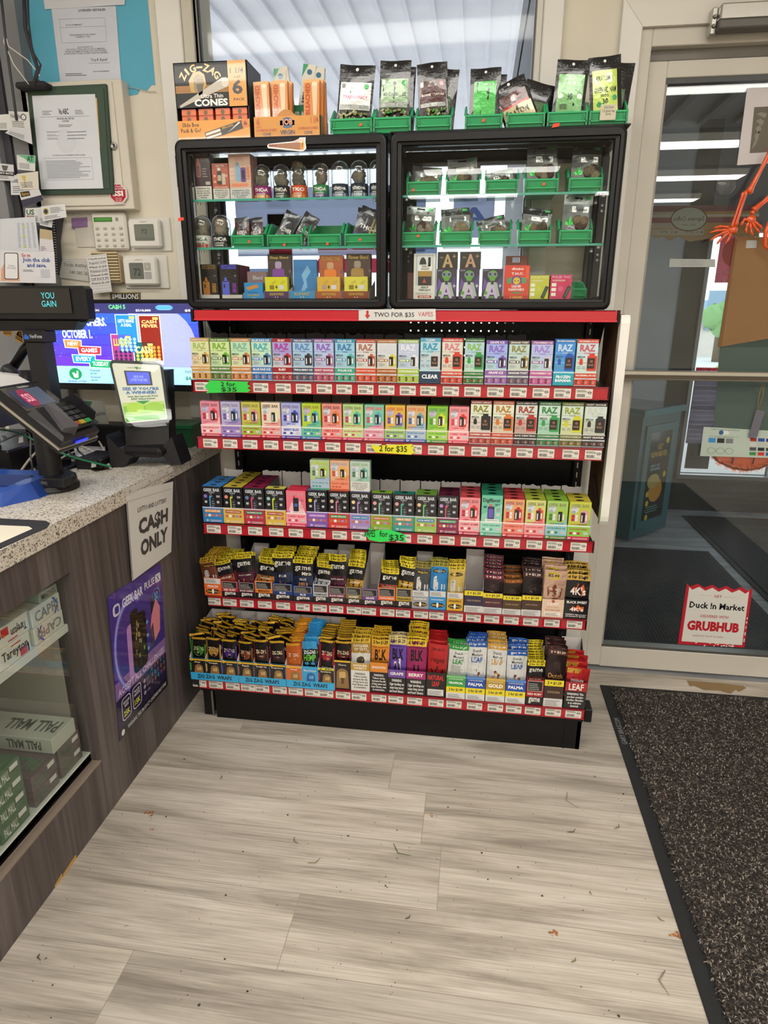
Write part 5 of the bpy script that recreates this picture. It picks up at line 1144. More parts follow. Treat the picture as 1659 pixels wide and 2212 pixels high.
# ================================================================== green bins
GR='1f9a5e'
def bin_mesh(w,d,h,fh):
    m=MB();t=.0022;tw=w*.9
    # tapered hopper: floor, back, sides with sloped lip, low front
    m.hexa([(-tw/2,.006,0),(tw/2,.006,0),(tw/2,d,0),(-tw/2,d,0),(-tw/2,.005,t),(tw/2,.005,t),(tw/2,d,t),(-tw/2,d,t)],GR)
    for s in (-1,1):
        o=[(s*tw/2,.006,0),(s*tw/2,d,0),(s*w/2,d,h),(s*w/2,d*.42,h),(s*w/2*.985,d*.12,fh+.006),(s*w/2*.96,0,fh)]
        m.prism(o,(-s*t,0,0),GR)
        m.prism([(s*w/2,d,h),(s*w/2,d*.42,h),(s*w/2*.985,d*.12,fh+.006),(s*(w/2+.003),d*.12,fh+.002),(s*(w/2+.003),d*.42,h-.004),(s*(w/2+.003),d,h-.004)],(s*.001,0,0),'23a868')
    m.hexa([(-tw/2,d-t,0),(tw/2,d-t,0),(tw/2,d,0),(-tw/2,d,0),(-w/2,d-t,h),(w/2,d-t,h),(w/2,d,h),(-w/2,d,h)],GR)
    m.hexa([(-tw/2,.006,0),(tw/2,.006,0),(tw/2,.006+t,0),(-tw/2,.006+t,0),(-w*.48,0,fh),(w*.48,0,fh),(w*.48,t,fh),(-w*.48,t,fh)],GR)
    m.box(-w*.49,-.002,fh-.005,w*.49,.003,fh,'25ac6a','plastic',.0008)          # rolled lip
    m.box(-w*.485,-.001,fh*.32,w*.485,.004,fh*.40,'25ac6a')                       # ledge under the card slot
    for s in (-1,1):m.box(s*w*.40-.001,-.001,fh*.38,s*w*.40+.001,.003,fh-.004,'1b8a54');m.box(s*w*.485-.0025,-.001,.003,s*w*.485+.0025,.005,fh,'1d9058')
    return m
def put_bin(u0,u1,vb,Y,Z,h,fh,label,sticker=None,d=.13,group='green plastic bins',rz=0):
    x0=at(u0,vb,Y=Y).x;x1=at(u1,vb,Y=Y).x;w_=(x1-x0)*.955;xc=(x0+x1)/2
    t=thing('storage_bin',label,'storage bin',(xc,Y,Z),group,rot=(0,0,rz))
    bin_mesh(w_,d,h,fh).build('bin_body',t,local=True)
    if sticker:
        m=MB();sx_,sz_=sticker;m.prism([(w_*sx_,-.0025,fh*sz_),(w_*sx_+.008,-.0025,fh*sz_+.001),(w_*sx_+.009,-.0025,fh*sz_+.008),(w_*sx_+.001,-.0025,fh*sz_+.007)],(0,.0004,0),'e8633c','paper');m.build('price_sticker',t,local=True,label='small orange price sticker')
    return t,xc,w_
def capsules(m,w,z0,z1,y,seed,cols=('6f7a3a','8a9250','a8a878','5c6a30','b9b894','3f8f3a')):
    r=random.Random(seed)
    for k in range(46):
        x=r.uniform(-w*.4,w*.4);z=r.uniform(z0,z1);a=r.uniform(0,3.14);L_=.0055;yy=y+r.uniform(-.001,.003)
        m.tube([(x-math.cos(a)*L_,yy,z-math.sin(a)*L_),(x-math.cos(a)*L_*.8,yy,z-math.sin(a)*L_*.8),(x+math.cos(a)*L_*.8,yy,z+math.sin(a)*L_*.8),(x+math.cos(a)*L_,yy,z+math.sin(a)*L_)],[.001,.0031,.0031,.001],r.choice(cols),'gloss',6)
def bag(w,h,label_spec,name,lab,loc,rot,clear=None,seed=1,col='1b1b1e',group='black kratom bags in green bins',hole=True):
    t=thing(name,lab,'pouch',loc,group,rot=rot)
    def paint(f):
        f.rect(0,.84,1,1,'141416',1);f.rect(0,.80,1,.815,'3a3a3e',1.2);f.rect(0,.86,1,.868,'34343a',1.2)
        if hole:f.ell(.5,.93,.045,'e8e8ec',2)
        for k in range(9):f.poly([(.08+.1*k,.87),(.14+.1*k,.9+.02*(k % 2)),(.1+.1*k,.93)],'2c2c31',1.4)
        label_spec(f)
        return col
    pouch(w,h,.012,paint,'film',seed=seed).build('bag',t,local=True)
    if clear:
        m=MB();capsules(m,w,h*clear[0],h*clear[1],-.0125,seed);m.build('capsules',t,local=True)
    return t
def lab_strip(z0,z1,bg_,txt,tc='c83a30',brand='EARTH KRATOM',lo=None):
    def s(f):
        f.rect(.06,z0,.94,z1,bg_,2);f.rr(.1,z1-.09,.2,z1-.02,.02,'e8ece8' if bg_ != 'dfe2de' else '8a9290',3);f.ell(.8,z1-.06,.07,'3faa5a' if bg_ != '4a2422' else 'd88a90',3)
        f.text(brand.replace(' ','\n'),.36,z1-.1,.62,z1-.02,'b9beba' if bg_ != '4a2422' else 'cfc6c0',3,.4)
        f.text(txt,.14,z0+.1,.88,z1-.13,tc,3,1.2,keep=True)
        f.rect(.08,z0+.01,.92,z0+.07,'8f9490',3);f.lines(.1,z0+.015,.9,z0+.065,3,'e2e4e2',4)
        f.ell(.5,z1-.06,.05,'6a6f6a',3.4)
    return s
ZT=1.757
# ---- on top of the right hand side: seven bins with bags
B7=[(712,805,284,.218,('dfe2de','TRAINWRECK','c83a6a'),'trainwreck',1,(.2,.45)),(805,888,282,.218,('8fae88','60 CAPSULES','3a4a3a'),'pale green label',1,None),(896,976,276,.222,('4a2422','BORNEO KAPUAS','e8dcd4'),'maroon label',1,None),
      (1003,1086,270,.235,('4fc05a','GREEN','e4f4e0'),'shiny green label',0,(-.05,.5)),(1093,1178,266,.235,('c9b98a','RED KRATOM','8a2a2a'),'tan and maroon label',0,None),(1180,1270,264,.235,('8fbf86','30','2a3a2a'),'soft green label',0,None),(1271,1357,257,.24,('b9dc4a','GREEN VIETNAM','2a4a1a'),'lime green vietnam label',0,None)]
for i,(u0,u1,vb,Y,(bg_,txt,tc),nm,cap,stk) in enumerate(B7):
    t,xc,w_=put_bin(u0,u1,vb,Y,ZT+.003 if i > 2 else ZT+.001,.072,.037,'green plastic bin on the cases holding the %s bag' % nm,stk,d=.13,group='green bins on top of the display cases')
    hh=[.172,.178,.17,.155,.13,.165,.172][i];z0=ZT+.006;ln=[.08,.03,-.06,0,-.42,.06,-.1][i]
    bw=w_*[.86,.84,.86,.84,.95,.82,.86][i]
    if cap:spec=lab_strip(.34,.74,bg_,txt,tc);cl_=(.03,.3)
    elif i == 3:spec=lambda f:(f.rect(.14,.14,.86,.78,'4fbf58',2),f.poly([(.14,.14),(.5,.4),(.86,.7),(.86,.78),(.5,.6),(.14,.4)],'9af0a0',2.6),f.text('MAENG DA',.5,.7,.8,.75,'e8f4e8',3.2,.5),f.rect(.16,.16,.84,.24,'8a908a',3));cl_=None
    elif i == 6:spec=lambda f:(f.rect(.1,.12,.86,.8,'c4dc6a',2),f.poly([(.1,.2),(.5,.5),(.86,.75),(.86,.5),(.4,.2)],'e4f49a',2.4),f.rr(.16,.62,.7,.75,.02,'f0f4e4',2.8),f.text('KRATOM',.22,.65,.64,.72,'5a6a4a',3.4,.4),f.text('GREEN VIETNAM',.14,.48,.82,.56,'23401a',3.4,1),f.text('KRATOM',.34,.42,.62,.46,'23401a',3.4,1),f.text('30',.38,.32,.56,.4,'23401a',3.4,.8),f.ell(.28,.32,.08,'2f9a50',3.4),f.ell(.76,.4,.08,'2f9a50',3.4),f.lines(.3,.16,.8,.26,3,'8a9a60',3.4));cl_=None
    elif i == 4:spec=lambda f:(f.rect(.1,.5,.9,.76,'5a3a38',2),f.rect(.06,.2,.94,.5,'cbbb90',2),f.text('KRATOM',.14,.3,.8,.42,'2a3a1a',3,1.2),f.rect(.1,.5,.9,.54,'b02a2a',3),f.ell(.5,.64,.1,'b9a0a0',3));cl_=None
    else:spec=lambda f:(f.rect(.1,.2,.9,.78,'7fb878',2),f.text('EARTH\nKRATOM',.36,.62,.66,.75,'dcecd8',3,.5),f.text('30',.42,.4,.58,.5,'1f3a1f',3.2,1),f.ell(.2,.46,.08,'dff0d8',3),f.ell(.8,.46,.08,'dff0d8',3),f.bars(.2,.26,.46,.34,'2a2a2a',3.2),f.rect(.1,.02,.9,.18,'b8a070',2),f.text('KRATOM',.26,.06,.74,.14,'e8e0c8',3,1));cl_=None
    bag(bw,hh,spec,'capsule_bag' if cap else 'powder_bag','black resealable bag with %s standing in a green bin on the cases' % nm,(xc,Y+.022,z0),(-.12,ln,jit(.04)),clear=cl_,seed=i+3)
    if i in (1,2,3,4,6):
        bag(bw*.95,hh*.96,lambda f:f.rect(.2,.3,.8,.6,'4a6a3a',2),'rear_bag','second black bag tucked behind the %s bag' % nm,(xc+.012,Y+.05,z0),(-.12,-ln*.5+.05,0),seed=i+20,group='rear black bags on the cases',hole=False)
m=MB();m.box(.585,.215,1.7562,1.215,.44,1.7595,'1d1c20','card');p0=at(1303,262,Y=.21)
solo(m,'black_board','thin black board lying on the right display case under the green bins','board',loc=(.9,.3,1.756))
m=MB();a=at(1315,243,Y=.237);f=MB();m.box(a.x-.022,.2345,a.z-.018,a.x+.018,.2355,a.z+.018,'cfc8b0','paper');ff=Fr(m,(a.x-.022,.2345,a.z-.018),(.04,0,0),(0,0,.036),'paper');ff.text('DELTA 8\n3.5 gram bag\n18.96/',.12,.3,.9,.9,'5a554a',1,.2)
solo(m,'paper_note','handwritten delta eight price note taped on the rightmost green bin','note',loc=(a.x,.235,a.z))
m=MB();a=at(1200,272,Y=.198);m.prism([(a.x-.009,.199,a.z-.004),(a.x+.009,.199,a.z-.001),(a.x+.011,.199,a.z+.007),(a.x-.006,.199,a.z+.006)],(0,.0006,0),'e8503a','paper');solo(m,'price_sticker','small orange price sticker on the top rim of the right case','sticker',loc=tuple(a))
m=MB();a=at(391,474,Y=.199);m.prism([(a.x-.009,.199,a.z-.005),(a.x+.009,.199,a.z-.002),(a.x+.008,.199,a.z+.006),(a.x-.009,.199,a.z+.004)],(0,.0006,0),'e8503a','paper');solo(m,'price_sticker','small orange price sticker on the left edge of the left case','sticker',loc=tuple(a))
# cone shaped sticker on the case rim
m=MB();a=at(577,300,Y=.198);b_=at(662,325,Y=.198);w_=b_.x-a.x;h=.034;zc=b_.z-.002
o=[(0,.38),(.03,.3),(.85,0),(.93,.02),(1,.2),(.98,.7),(.99,1),(.84,1),(.8,.85),(.66,.74),(.04,.62),(0,.52)]
m.prism([(a.x+w_*u,.197,zc+h*v) for u,v in o],(0,.0012,0),'efece6','gloss');f=Fr(m,(a.x,.197,zc),(w_,0,0),(0,0,h),'gloss');f.poly([(.03,.42),(.82,.12),(.9,.16),(.9,.6),(.78,.68),(.04,.56)],'9a6238',1.5);f.text('RAW',.06,.4,.26,.58,'8a2420',2.4,1.2);f.poly([(.84,.14),(.9,.14),(.92,.6),(.86,.64)],'e08a34',2);f.poly([(.9,.1),(.95,.2),(.96,.8),(.9,.66)],'e8a83c',2);f.poly([(.66,.74),(.96,.7),(.97,.96),(.86,.96)],'d8642a',1.8)
solo(m,'cone_sticker','cone shaped orange and brown sticker on the rim of the left case','sticker',loc=(a.x,.197,zc))
# ---- cones display box
a=at(380,297,Y=.225);b_=at(532,132,Y=.225);x0,x1=-.025,.187;H=.19;w_=x1-x0;Yc=.222;D=.12
t=thing('cone_display_box','tall black and orange cones display box on the left end of the case','display box',((x0+x1)/2,Yc,ZT))
m=MB();lo=.055;zt_=H
m.box(x0,Yc,ZT,x1,Yc+D,ZT+.002,'d8892a','print');m.box(x0,Yc,ZT,x1,Yc+.002,ZT+.048,'e8982c','print')
m.box(x0,Yc+D-.002,ZT,x1,Yc+D,ZT+H,'1d1c20','print');m.box(x0,Yc,ZT+.08,x1,Yc+.002,ZT+H,'1a1a1e','print');m.box(x0,Yc,ZT+H-.002,x1,Yc+D,ZT+H,'2a2a32','print')
m.box(x1-.002,Yc,ZT,x1,Yc+D,ZT+H,'2b2b36','print');m.box(x0,Yc,ZT,x0+.002,Yc+D,ZT+H,'1d1c20','print')
f=Fr(m,(x0,Yc,ZT+.08),(w_,0,0),(0,0,H-.08),'gloss')
f.rect(.74,.0,.98,1,'e8982c',1);f.text('1 1/4',.77,.72,.95,.84,'1a1a1c',2,.8);f.text('SIZE',.82,.62,.91,.66,'1a1a1c',2,.3);f.text('6',.79,.26,.93,.58,'1a1a1c',2,1.5);f.text('PACK',.8,.12,.95,.18,'1a1a1c',2,.5)
for k in range(6):f.rect(.01,.33+k*.028,.74,.346+k*.028,'c8892c',1.2)
f.poly([(.22,.35),(.2,.6),(.27,.78),(.36,.8),(.42,.72),(.44,.5),(.38,.34)],'b8902f',2);f.poly([(.27,.4),(.27,.66),(.33,.74),(.4,.68),(.41,.5),(.36,.3),(.3,.32)],'8a7236',2.5);f.poly([(.3,.52),(.4,.52),(.38,.3),(.33,.26)],'4a3c1c',3);f.rect(.32,.6,.345,.615,'2a2212',3.2);f.rect(.37,.6,.39,.615,'2a2212',3.2)
for k,ch in enumerate('ZIG-ZAG'):q=math.radians(150-20*k);f.sub(.36+.27*math.cos(q),.52+.36*math.sin(q),.085 if ch != 'I' else .03,.17 if ch != '-' else .04,math.degrees(q)-90).text(ch,0,0,1,1,'d8a83c',2.2,1.4)
f.poly([(.05,.05),(.06,-.0),(.7,.42),(.75,.5),(.74,.62),(.66,.64)],'b9b0a0',3);f.ell(.7,.53,.05,'d2cabc',3.4,rv=.11)
f.text('Ultra Thin',.36,.2,.66,.29,'f0eae0',4,.6);f.text('CONES',.26,.02,.72,.18,'f4f0ea',4,1.8)
f=Fr(m,(x0,Yc,ZT),(w_,0,0),(0,0,.048),'gloss');f.rect(0,0,1,1,'e8982c',.6);f.text('Slide Box\nPack & Go!',.04,.38,.32,.9,'1f1a16',2,.6)
g2=f.sub(.68,.48,.62,.62,14);g2.rect(0,.15,1,.85,'6a4326',1.6);g2.rect(.02,.25,.36,.42,'e8e0d4',2.2);g2.rect(.02,.55,.36,.75,'e8e0d4',2.2);g2.rect(.36,.15,.86,.85,'1d1a1c',2);g2.text('ZIG-ZAG',.4,.62,.66,.8,'d8a83c',2.8,1);g2.poly([(.5,.2),(.84,.7),(.8,.8)],'e0d8c8',2.9);g2.rr(.86,.15,1,.85,.03,'e07a2c',2.2);g2.text('6',.9,.35,.97,.7,'1d1a1c',3,1)
m.build('box',t,local=False)
for r_ in range(2):
    for k in range(4):
        xk=x0+.012+k*.05
        m=MB();z=ZT+.048+.0165*r_-.003;m.box(0,0,0,.042,.08,.0155,'d8622c','print',.001);f=Fr(m,(0,0,0),(.042,0,0),(0,0,.0155),'gloss');f.rect(.0,.0,1,.75,'e06a2c',.6);f.ell(.5,.4,.14,'6a4a1c',1.2,rv=.38);f.rect(0,.8,1,1,'b84a1c',1)
        solo(m,'cone_pack','small orange cone pack in the window of the cones display box','cone pack',loc=(xk,Yc+.006,z+.001),group='small orange packs inside the cones display box',local=True)
# ---- virgin unbleached cones display
x0,x1,Yc=.196,.388,.226;w_=x1-x0
t=thing('cone_display_tray','orange open tray of unbleached cone boxes beside the tall cones display','display tray',((x0+x1)/2,Yc,ZT))
m=MB();m.box(x0,Yc,ZT,x1,Yc+.09,ZT+.002,'d89a4c','print');m.box(x0,Yc,ZT,x1,Yc+.002,ZT+.052,'dc9a48','print');m.box(x1-.002,Yc,ZT,x1,Yc+.1,ZT+.055,'9a8f86','card');m.box(x0,Yc,ZT,x0+.002,Yc+.1,ZT+.052,'d89a4c','print')
m.prism([(x0+w_*u,Yc,ZT+.052*1+v*.02) for u,v in [(.36,0),(.38,.3),(.42,.6),(.48,.85),(.56,.7),(.62,.2),(.66,0)]],(0,.002,0),'c98a44','print')
f=Fr(m,(x0,Yc,ZT),(w_,0,0),(0,0,.052),'gloss');f.text('6',.05,.62,.1,.92,'b8432a',2,1);f.text('PACK',.05,.48,.11,.56,'b8432a',2,.5);f.text('1 1/4',.86,.62,.97,.92,'b8432a',2,1);f.rr(.4,.42,.62,.94,.1,'2f5a86',2);f.text('JOB',.43,.5,.59,.86,'e8a07a',2.6,1.6)
f.text('VIRGIN',.4,.12,.62,.34,'2a2a44',2,1.4);f.text('UNBLEACHED',.05,.3,.35,.42,'b8432a',2,1);f.text('CONE',.14,.1,.26,.24,'2a2a44',2,1);f.text('UNBLEACHED',.67,.34,.97,.46,'b8432a',2,1);f.text('CONE',.76,.12,.88,.26,'2a2a44',2,1)
m.build('tray',t)
def coneb():
    m=MB();m.box(-.022,0,0,.022,.018,.14,'dd8a48','print',.001);f=front(m,.044,.14,m='gloss');f.rect(0,.0,1,1,'e0904c',.6);f.rect(0,.94,1,1,'ecb87c',1);f.poly([(.5,.92),(.88,.92),(.78,.05),(.68,.05)],'e8d0b0',2);f.ell(.69,.92,.19,'f4e4cc',2.4,rv=.035)
    f2=Fr(m,(-.004,0,.03),(0,0,.1),(-.015,0,0),'gloss',flip=False);f2.N=Vector((0,-1,0));f2.text('UNBLEACHED',.0,.05,1,.9,'b8492a',2,1.3)
    return m
first_c=None
for k,(xk,yk,rzz,hh) in enumerate([(.222,.236,-.03,0),(.228,.256,.04,.004),(.272,.234,.0,0),(.276,.254,.03,.003),(.36,.236,.02,0),(.366,.256,.02,.004),(.372,.276,-.02,.007)]):
    lb=['leftmost orange unbleached cone box standing in the tray','orange cone box hidden behind the leftmost one in the tray','orange unbleached cone box in the middle of the tray','orange cone box behind the middle one in the tray','right front orange unbleached cone box in the tray','orange cone box just behind the right front one','rearmost orange cone box at the right of the tray'][k]
    if first_c is None:first_c=solo(coneb(),'cone_box',lb,'cone box',loc=(xk,yk,ZT+.003),group='orange cone boxes in the tray',rot=(-.05,rzz,0),local=True)
    else:dup(first_c,(xk,yk,ZT+.003+hh),(-.05,rzz,0),lb)
# hemp wraps box behind
m=MB();x0h,x1h=.19,.37;m.box(x0h,.31,ZT,x1h,.312,ZT+.10,'1f8a5a','print');m.box(x0h,.31,ZT,x1h,.40,ZT+.002,'1f8a5a','print');m.box(x0h,.40,ZT,x1h,.402,ZT+.10,'1f8a5a','print')
m.prism([(x0h,.31,ZT+.1),(x0h+.07,.31,ZT+.1),(x0h+.01,.31,ZT+.16),(x0h,.31,ZT+.165)],(0,.002,0),'1f8a5a','print')
f=Fr(m,(x0h,.31,ZT),(x1h-x0h,0,0),(0,0,.10),'gloss');f.text('NATURAL',.3,.62,.8,.84,'e8efe6',2,1.4);f.text('HEMP CONE.',.3,.4,.8,.56,'e8efe6',2,1)
f.rect(.72,.0,1,.8,'d8dccc',1.6);f.rect(.74,.66,.98,.76,'3a4a2a',2);f.text('CBD',.76,.3,.98,.6,'1f7a4a',2.4,1.4)
solo(m,'hemp_display_box','green hemp wraps display box behind the orange cone tray','display box',loc=(.28,.35,ZT))
def hempb():
    m=MB();m.box(-.019,0,0,.019,.012,.14,'dcd9cc','print',.001);f=front(m,.038,.14,m='gloss');f.poly([(0,.75),(.4,.99),(0,.99)],'2a9a68',1.4);f.ell(.55,.86,.2,'2f6a8a',1.8,rv=.05)
    f2=Fr(m,(.008,0,.02),(0,0,.085),(-.018,0,0),'gloss');f2.N=Vector((0,-1,0));f2.text('HEMP',.1,.0,.95,1,'2a4a6a',2,1.4);return m
fh_=None
for k,(xk,rzz,zz,lb) in enumerate([(.236,.1,.04,'leftmost white hemp wrap pack leaning in the green box'),(.274,-.16,.045,'white hemp pack leaning left beside the middle one'),(.312,.18,.05,'white hemp pack leaning right in the green box'),(.352,.06,.04,'rightmost white hemp pack in the green box')]):
    if fh_ is None:fh_=solo(hempb(),'hemp_pack',lb,'hemp pack',loc=(xk,.33,ZT+zz+.02),group='white hemp packs in the green box',rot=(0,rzz,0),local=True)
    else:dup(fh_,(xk,.33+.002*k,ZT+zz+.02),(0,rzz,0),lb)

# ================================================================== inside the left case
Z1,Z2,Z3=1.604,1.473,1.3265
def cb(u0,u1,v,Y,Z,h,d,side,paint,name,label,cat,group=None,rz=0,mm='gloss',bot=0):
    h *= 1.25
    x0=at(u0,v,Y=Y).x;x1=at(u1,v,Y=Y).x;w_=x1-x0;m=MB();m.box(-w_/2,0,0,w_/2,d,h,side,'print',.0008);f=front(m,w_,h,m=mm);paint(f)
    return solo(m,name,label,cat,loc=((x0+x1)/2,Y,Z+.0006),group=group,rot=(0,0,rz),local=True)
def ti(bgc,dev):
    def p(f):
        f.rect(0,0,1,1,bgc,.6);f.rect(0,0,1,.3,'d4d0c8',1);f.text(WARN,.1,.04,.9,.27,'2f2d2c',2,.8);f.text('Ti7000',.42,.84,.92,.9,'8f8a88',2,.5);f.text('FUNKY LANDS',.1,.95,.9,.985,'8a8484',2,.5)
        f.rr(.14,.5,.42,.82,.08,dev,2);f.rr(.2,.82,.36,.9,.04,dev,2);f.rr(.18,.52,.38,.74,.05,'6a4a4a' if dev != '3a5a50' else '27332f',3);f.lines(.5,.5,.82,.72,4,'8f8a88',2);f.rr(.66,.33,.94,.4,.03,'b0a8a0',2)
    return p
cb(386,421,431,.252,Z1,.096,.03,'22282a',ti('232b2a','3a5a50'),'vape_box','dark green vape box at the left end of the upper glass shelf','vape box','boxes on the upper glass shelf',rz=.05)
cb(424,459,431,.248,Z1,.098,.03,'3a2429',ti('3c262b','a8605c'),'vape_box','dark maroon vape box second on the upper glass shelf','vape box','boxes on the upper glass shelf')
def flip_(f):
    f.rect(0,0,1,1,'b8563c',.6);f.rect(0,0,1,.31,'d4d0c8',1);f.text(WARN,.08,.05,.92,.28,'2f2d2c',2,.8);f.text('FLIP TOP',.26,.9,.76,.96,'e8d0c0',2,1.2);f.rr(.3,.42,.58,.8,.04,'3a2f2a',2);f.rr(.34,.8,.52,.88,.03,'e0dcd4',2.4);f.rr(.33,.52,.55,.68,.03,'b8a890',3);f.rr(.58,.42,.8,.72,.03,'c9b4a4',2);f.ell(.15,.66,.07,'e0a890',2);f.ell(.86,.66,.07,'e0a890',2);f.ell(.15,.5,.07,'e0a890',2);f.text('CANTALOUPE APPLE',.08,.33,.92,.365,'f0e8e0',2,.8)
cb(462,497,431,.25,Z1,.077,.03,'8a3f2e',flip_,'vape_box','orange red vape box third on the upper glass shelf','vape box','boxes on the upper glass shelf')
def gtc(f):
    f.rect(0,0,1,1,'d8b09a',.6);f.rect(0,0,1,.24,'cfd0cf',1);f.text(WARN,.08,.03,.92,.21,'2f3238',2,.8);f.text('OTC',.3,.84,.7,.92,'d88a8a',2,1.2);f.rr(.3,.4,.52,.74,.05,'8ab0cc',2);f.rr(.34,.74,.46,.82,.03,'6a9ac0',2);f.rr(.54,.38,.78,.7,.05,'6a4a8a',2.4);f.rr(.6,.44,.72,.64,.03,'2a2a4a',3);f.rr(.1,.29,.86,.35,.05,'e88a6a',2.4)
    for k in range(4):f.rr(.04,.44+k*.1,.2,.5+k*.1,.02,'e0c0b0',2)
    g3=f.sub(.88,.58,.5,.09,90);g3.text('16000',0,0,1,1,'d8703a',3,1.2)
cb(498,545,432,.246,Z1,.095,.055,'b88a80',gtc,'vape_box','tall silver pink vape box fourth on the upper glass shelf','vape box','boxes on the upper glass shelf',rz=-.06)
# domed flower jars
def jar_things(x,Y,Z,w_,h,lc,txt,lab,group,fill='5c5140',seed=0,hi=.6,fullness=1,tc='f0ece6',lc2=None):
    t=thing('flower_jar',lab,'jar',(x,Y,Z),group,rot=None)
    r=w_/2;lh=h*.36
    m=MB();m.lathe([(r*.93,0),(r*.98,.001),(r*.98,lh),(r*.9,lh+.001)],(0,0,0),lc,'gloss',24)
    # wrap print on the front half of the cylinder
    def cyl(u,v):a=math.radians(-160+140*u);return Vector((math.cos(a)*(r*.98),math.sin(a)*(r*.98),.001+v*(lh-.002)))
    f=Fr(m,(0,0,0),(1,0,0),(0,0,1),'gloss',fn=cyl,eps=0.0004);f.N=Vector((0,-1,0));f.asp=w_*1.3/lh
    f.rect(.02,0,.98,.3,lc2 or lc,1);f.poly([cy for cy in [(.2,.3),(.35,.42),(.5,.3)]],lc2 or lc,1.2);f.poly([(.5,.3),(.66,.45),(.8,.3)],lc2 or lc,1.2)
    f.text(txt,.22,.56,.86,.86,tc,3,1.2);f.lines(.3,.34,.8,.48,1,tc,3);f.text('FLOWER',.3,.1,.7,.24,tc,3,.8)
    m.build('label_band',t,local=True)
    m=MB();pr=[(r*.9,lh),(r,lh+.003),(r*1.0,h-r*.95)]+[(r*math.cos(math.radians(a)),h-r*.95+r*.95*math.sin(math.radians(a))) for a in (20,40,58,72,84,89)]
    m.lathe(pr,(0,0,0),'ffffff','jar',24,cap=False);m.build('dome',t,local=True)
    if fill:
        m=MB();rr=random.Random(seed)
        for k in range(11):
            a=rr.uniform(0,6.28);q=r*rr.uniform(.05,.36);zz=lh+.006+(h*hi-lh)*rr.uniform(0,.95);m.blob((q*math.cos(a),q*math.sin(a)-.002,zz),r*rr.uniform(.42,.58),fill if k % 2 else rr.choice(['6d6450','4f4636','7a7058']),seed=seed*10+k,sub=14,amp=.18)
        m.build('flower_buds',t,local=True)
    return t
JR=[(550,588,'8a2c6c','THC-A','jar with magenta label first of the domed jars on the upper glass shelf','e0a03a','64573c',.74),(592,628,'26292b','THC-A','domed jar with charcoal label next to the magenta one','3a5a40','6a5a40',.7),(629,666,'c8502a','TKO','domed jar with orange purple label and tall bud','e08a3a','5c4a34',.95),
      (676,712,'2a7a44','THC-A','domed jar with green label and a brown roll','5a2f86','7a6048',.88),(717,754,'2a3440','thc-a','domed jar with blue grey label and clear top','8fa0b4',None,.6),(757,796,'26303c','thc-a','domed jar with dark blue label near the case frame','a8b4c4','5a5660',.6),(798,830,'2a3440','thc-a','domed jar half hidden by the right frame of the left case','8fa0b4',None,.6)]
for k,(u0,u1,lc,tx,lb,l2,fi,hi) in enumerate(JR):
    Y=.272;x0=at(u0,430,Y=Y).x;x1=at(u1,430,Y=Y).x
    jar_things((x0+x1)/2,Y,Z1+.0006,x1-x0,.094 if k < 4 else .098,lc,tx,lb,'domed flower jars on the upper glass shelf',fi,k+1,hi,lc2=l2)
for k,(u0,u1,lc,tx,lb,l2) in enumerate([(420,459,'c9c6be','THC-A','domed jar with pale and red label at the left end of the middle glass shelf','b83230'),(462,500,'1f2122','THC-A','domed jar with black label and curled buds on the middle glass shelf','4a4a46')]):
    Y=.272;x0=at(u0,533,Y=Y).x;x1=at(u1,533,Y=Y).x
    jar_things((x0+x1)/2,Y,Z2+.0006,x1-x0,.094,lc,tx,lb,'domed flower jars on the middle glass shelf','a08a70',k+21,.7,lc2=l2,tc='f0ece6' if k else '3a6a4a')
# bins on the middle glass shelf
def dark_bag(col,txt,bgc='26222a',tc='d8d4d0'):
    def p(f):f.rect(0,.82,1,1,'4a4850',1);f.text(txt,.15,.4,.85,.52,tc,3,1);f.rect(0,0,1,.25,col,2);f.text('MOON',.2,.06,.8,.18,'e8e0dc',3,.8);f.ell(.5,.65,.2,'3a3640',2);return bgc
    return p
LB=[(499,571,.252,'red and black','b8352e','INDICA','4a2c30',2,0),(576,655,.25,'black and lilac','7a728c','','1f1f24',2,.5),(664,738,.25,None,'','','',0,0),(743,822,.25,'purple and gold striped','4a2f7a','THC-A','2a2632',2,.25)]
for k,(u0,u1,Y,nm,c_,tx,bgc,n,ln) in enumerate(LB):
    t,xc,w_=put_bin(u0,u1,532,Y,Z2+.0006,.07,.034,['first green bin on the middle glass shelf with red pouches','green bin with two black pouches on the middle glass shelf','empty green bin on the middle glass shelf','green bin with striped pouches at the frame of the left case'][k],[(.02,.35),(-.05,.05),(.05,.1),(-.1,.4)][k],d=.12,group='green bins in the left case')
    for q in range(n):
        def pp(f,c_=c_,tx=tx,bgc=bgc,k=k):
            dark_bag(c_,tx or 'FLOWER',bgc)(f)
            if k == 3:
                for s in range(3):f.rect(.55+s*.13,.28,.61+s*.13,.75,'b0a060',3)
            return bgc
        t2=solo(pouch(w_*.46 if k < 2 else w_*.8,(.105 if k else .085),.006,pp,'film',seed=k*3+q),'flower_pouch','%s pouch %s in its green bin inside the left case' % (nm,['at left','at right'][q] if k < 2 else ['in front','behind'][q]),'pouch',loc=(xc+((q-.5)*w_*.42 if k < 2 else q*.006),Y+.016+q*.012,Z2+.006),group=nm+' pouches',rot=(-.25,ln+jit(.1),0),local=True)
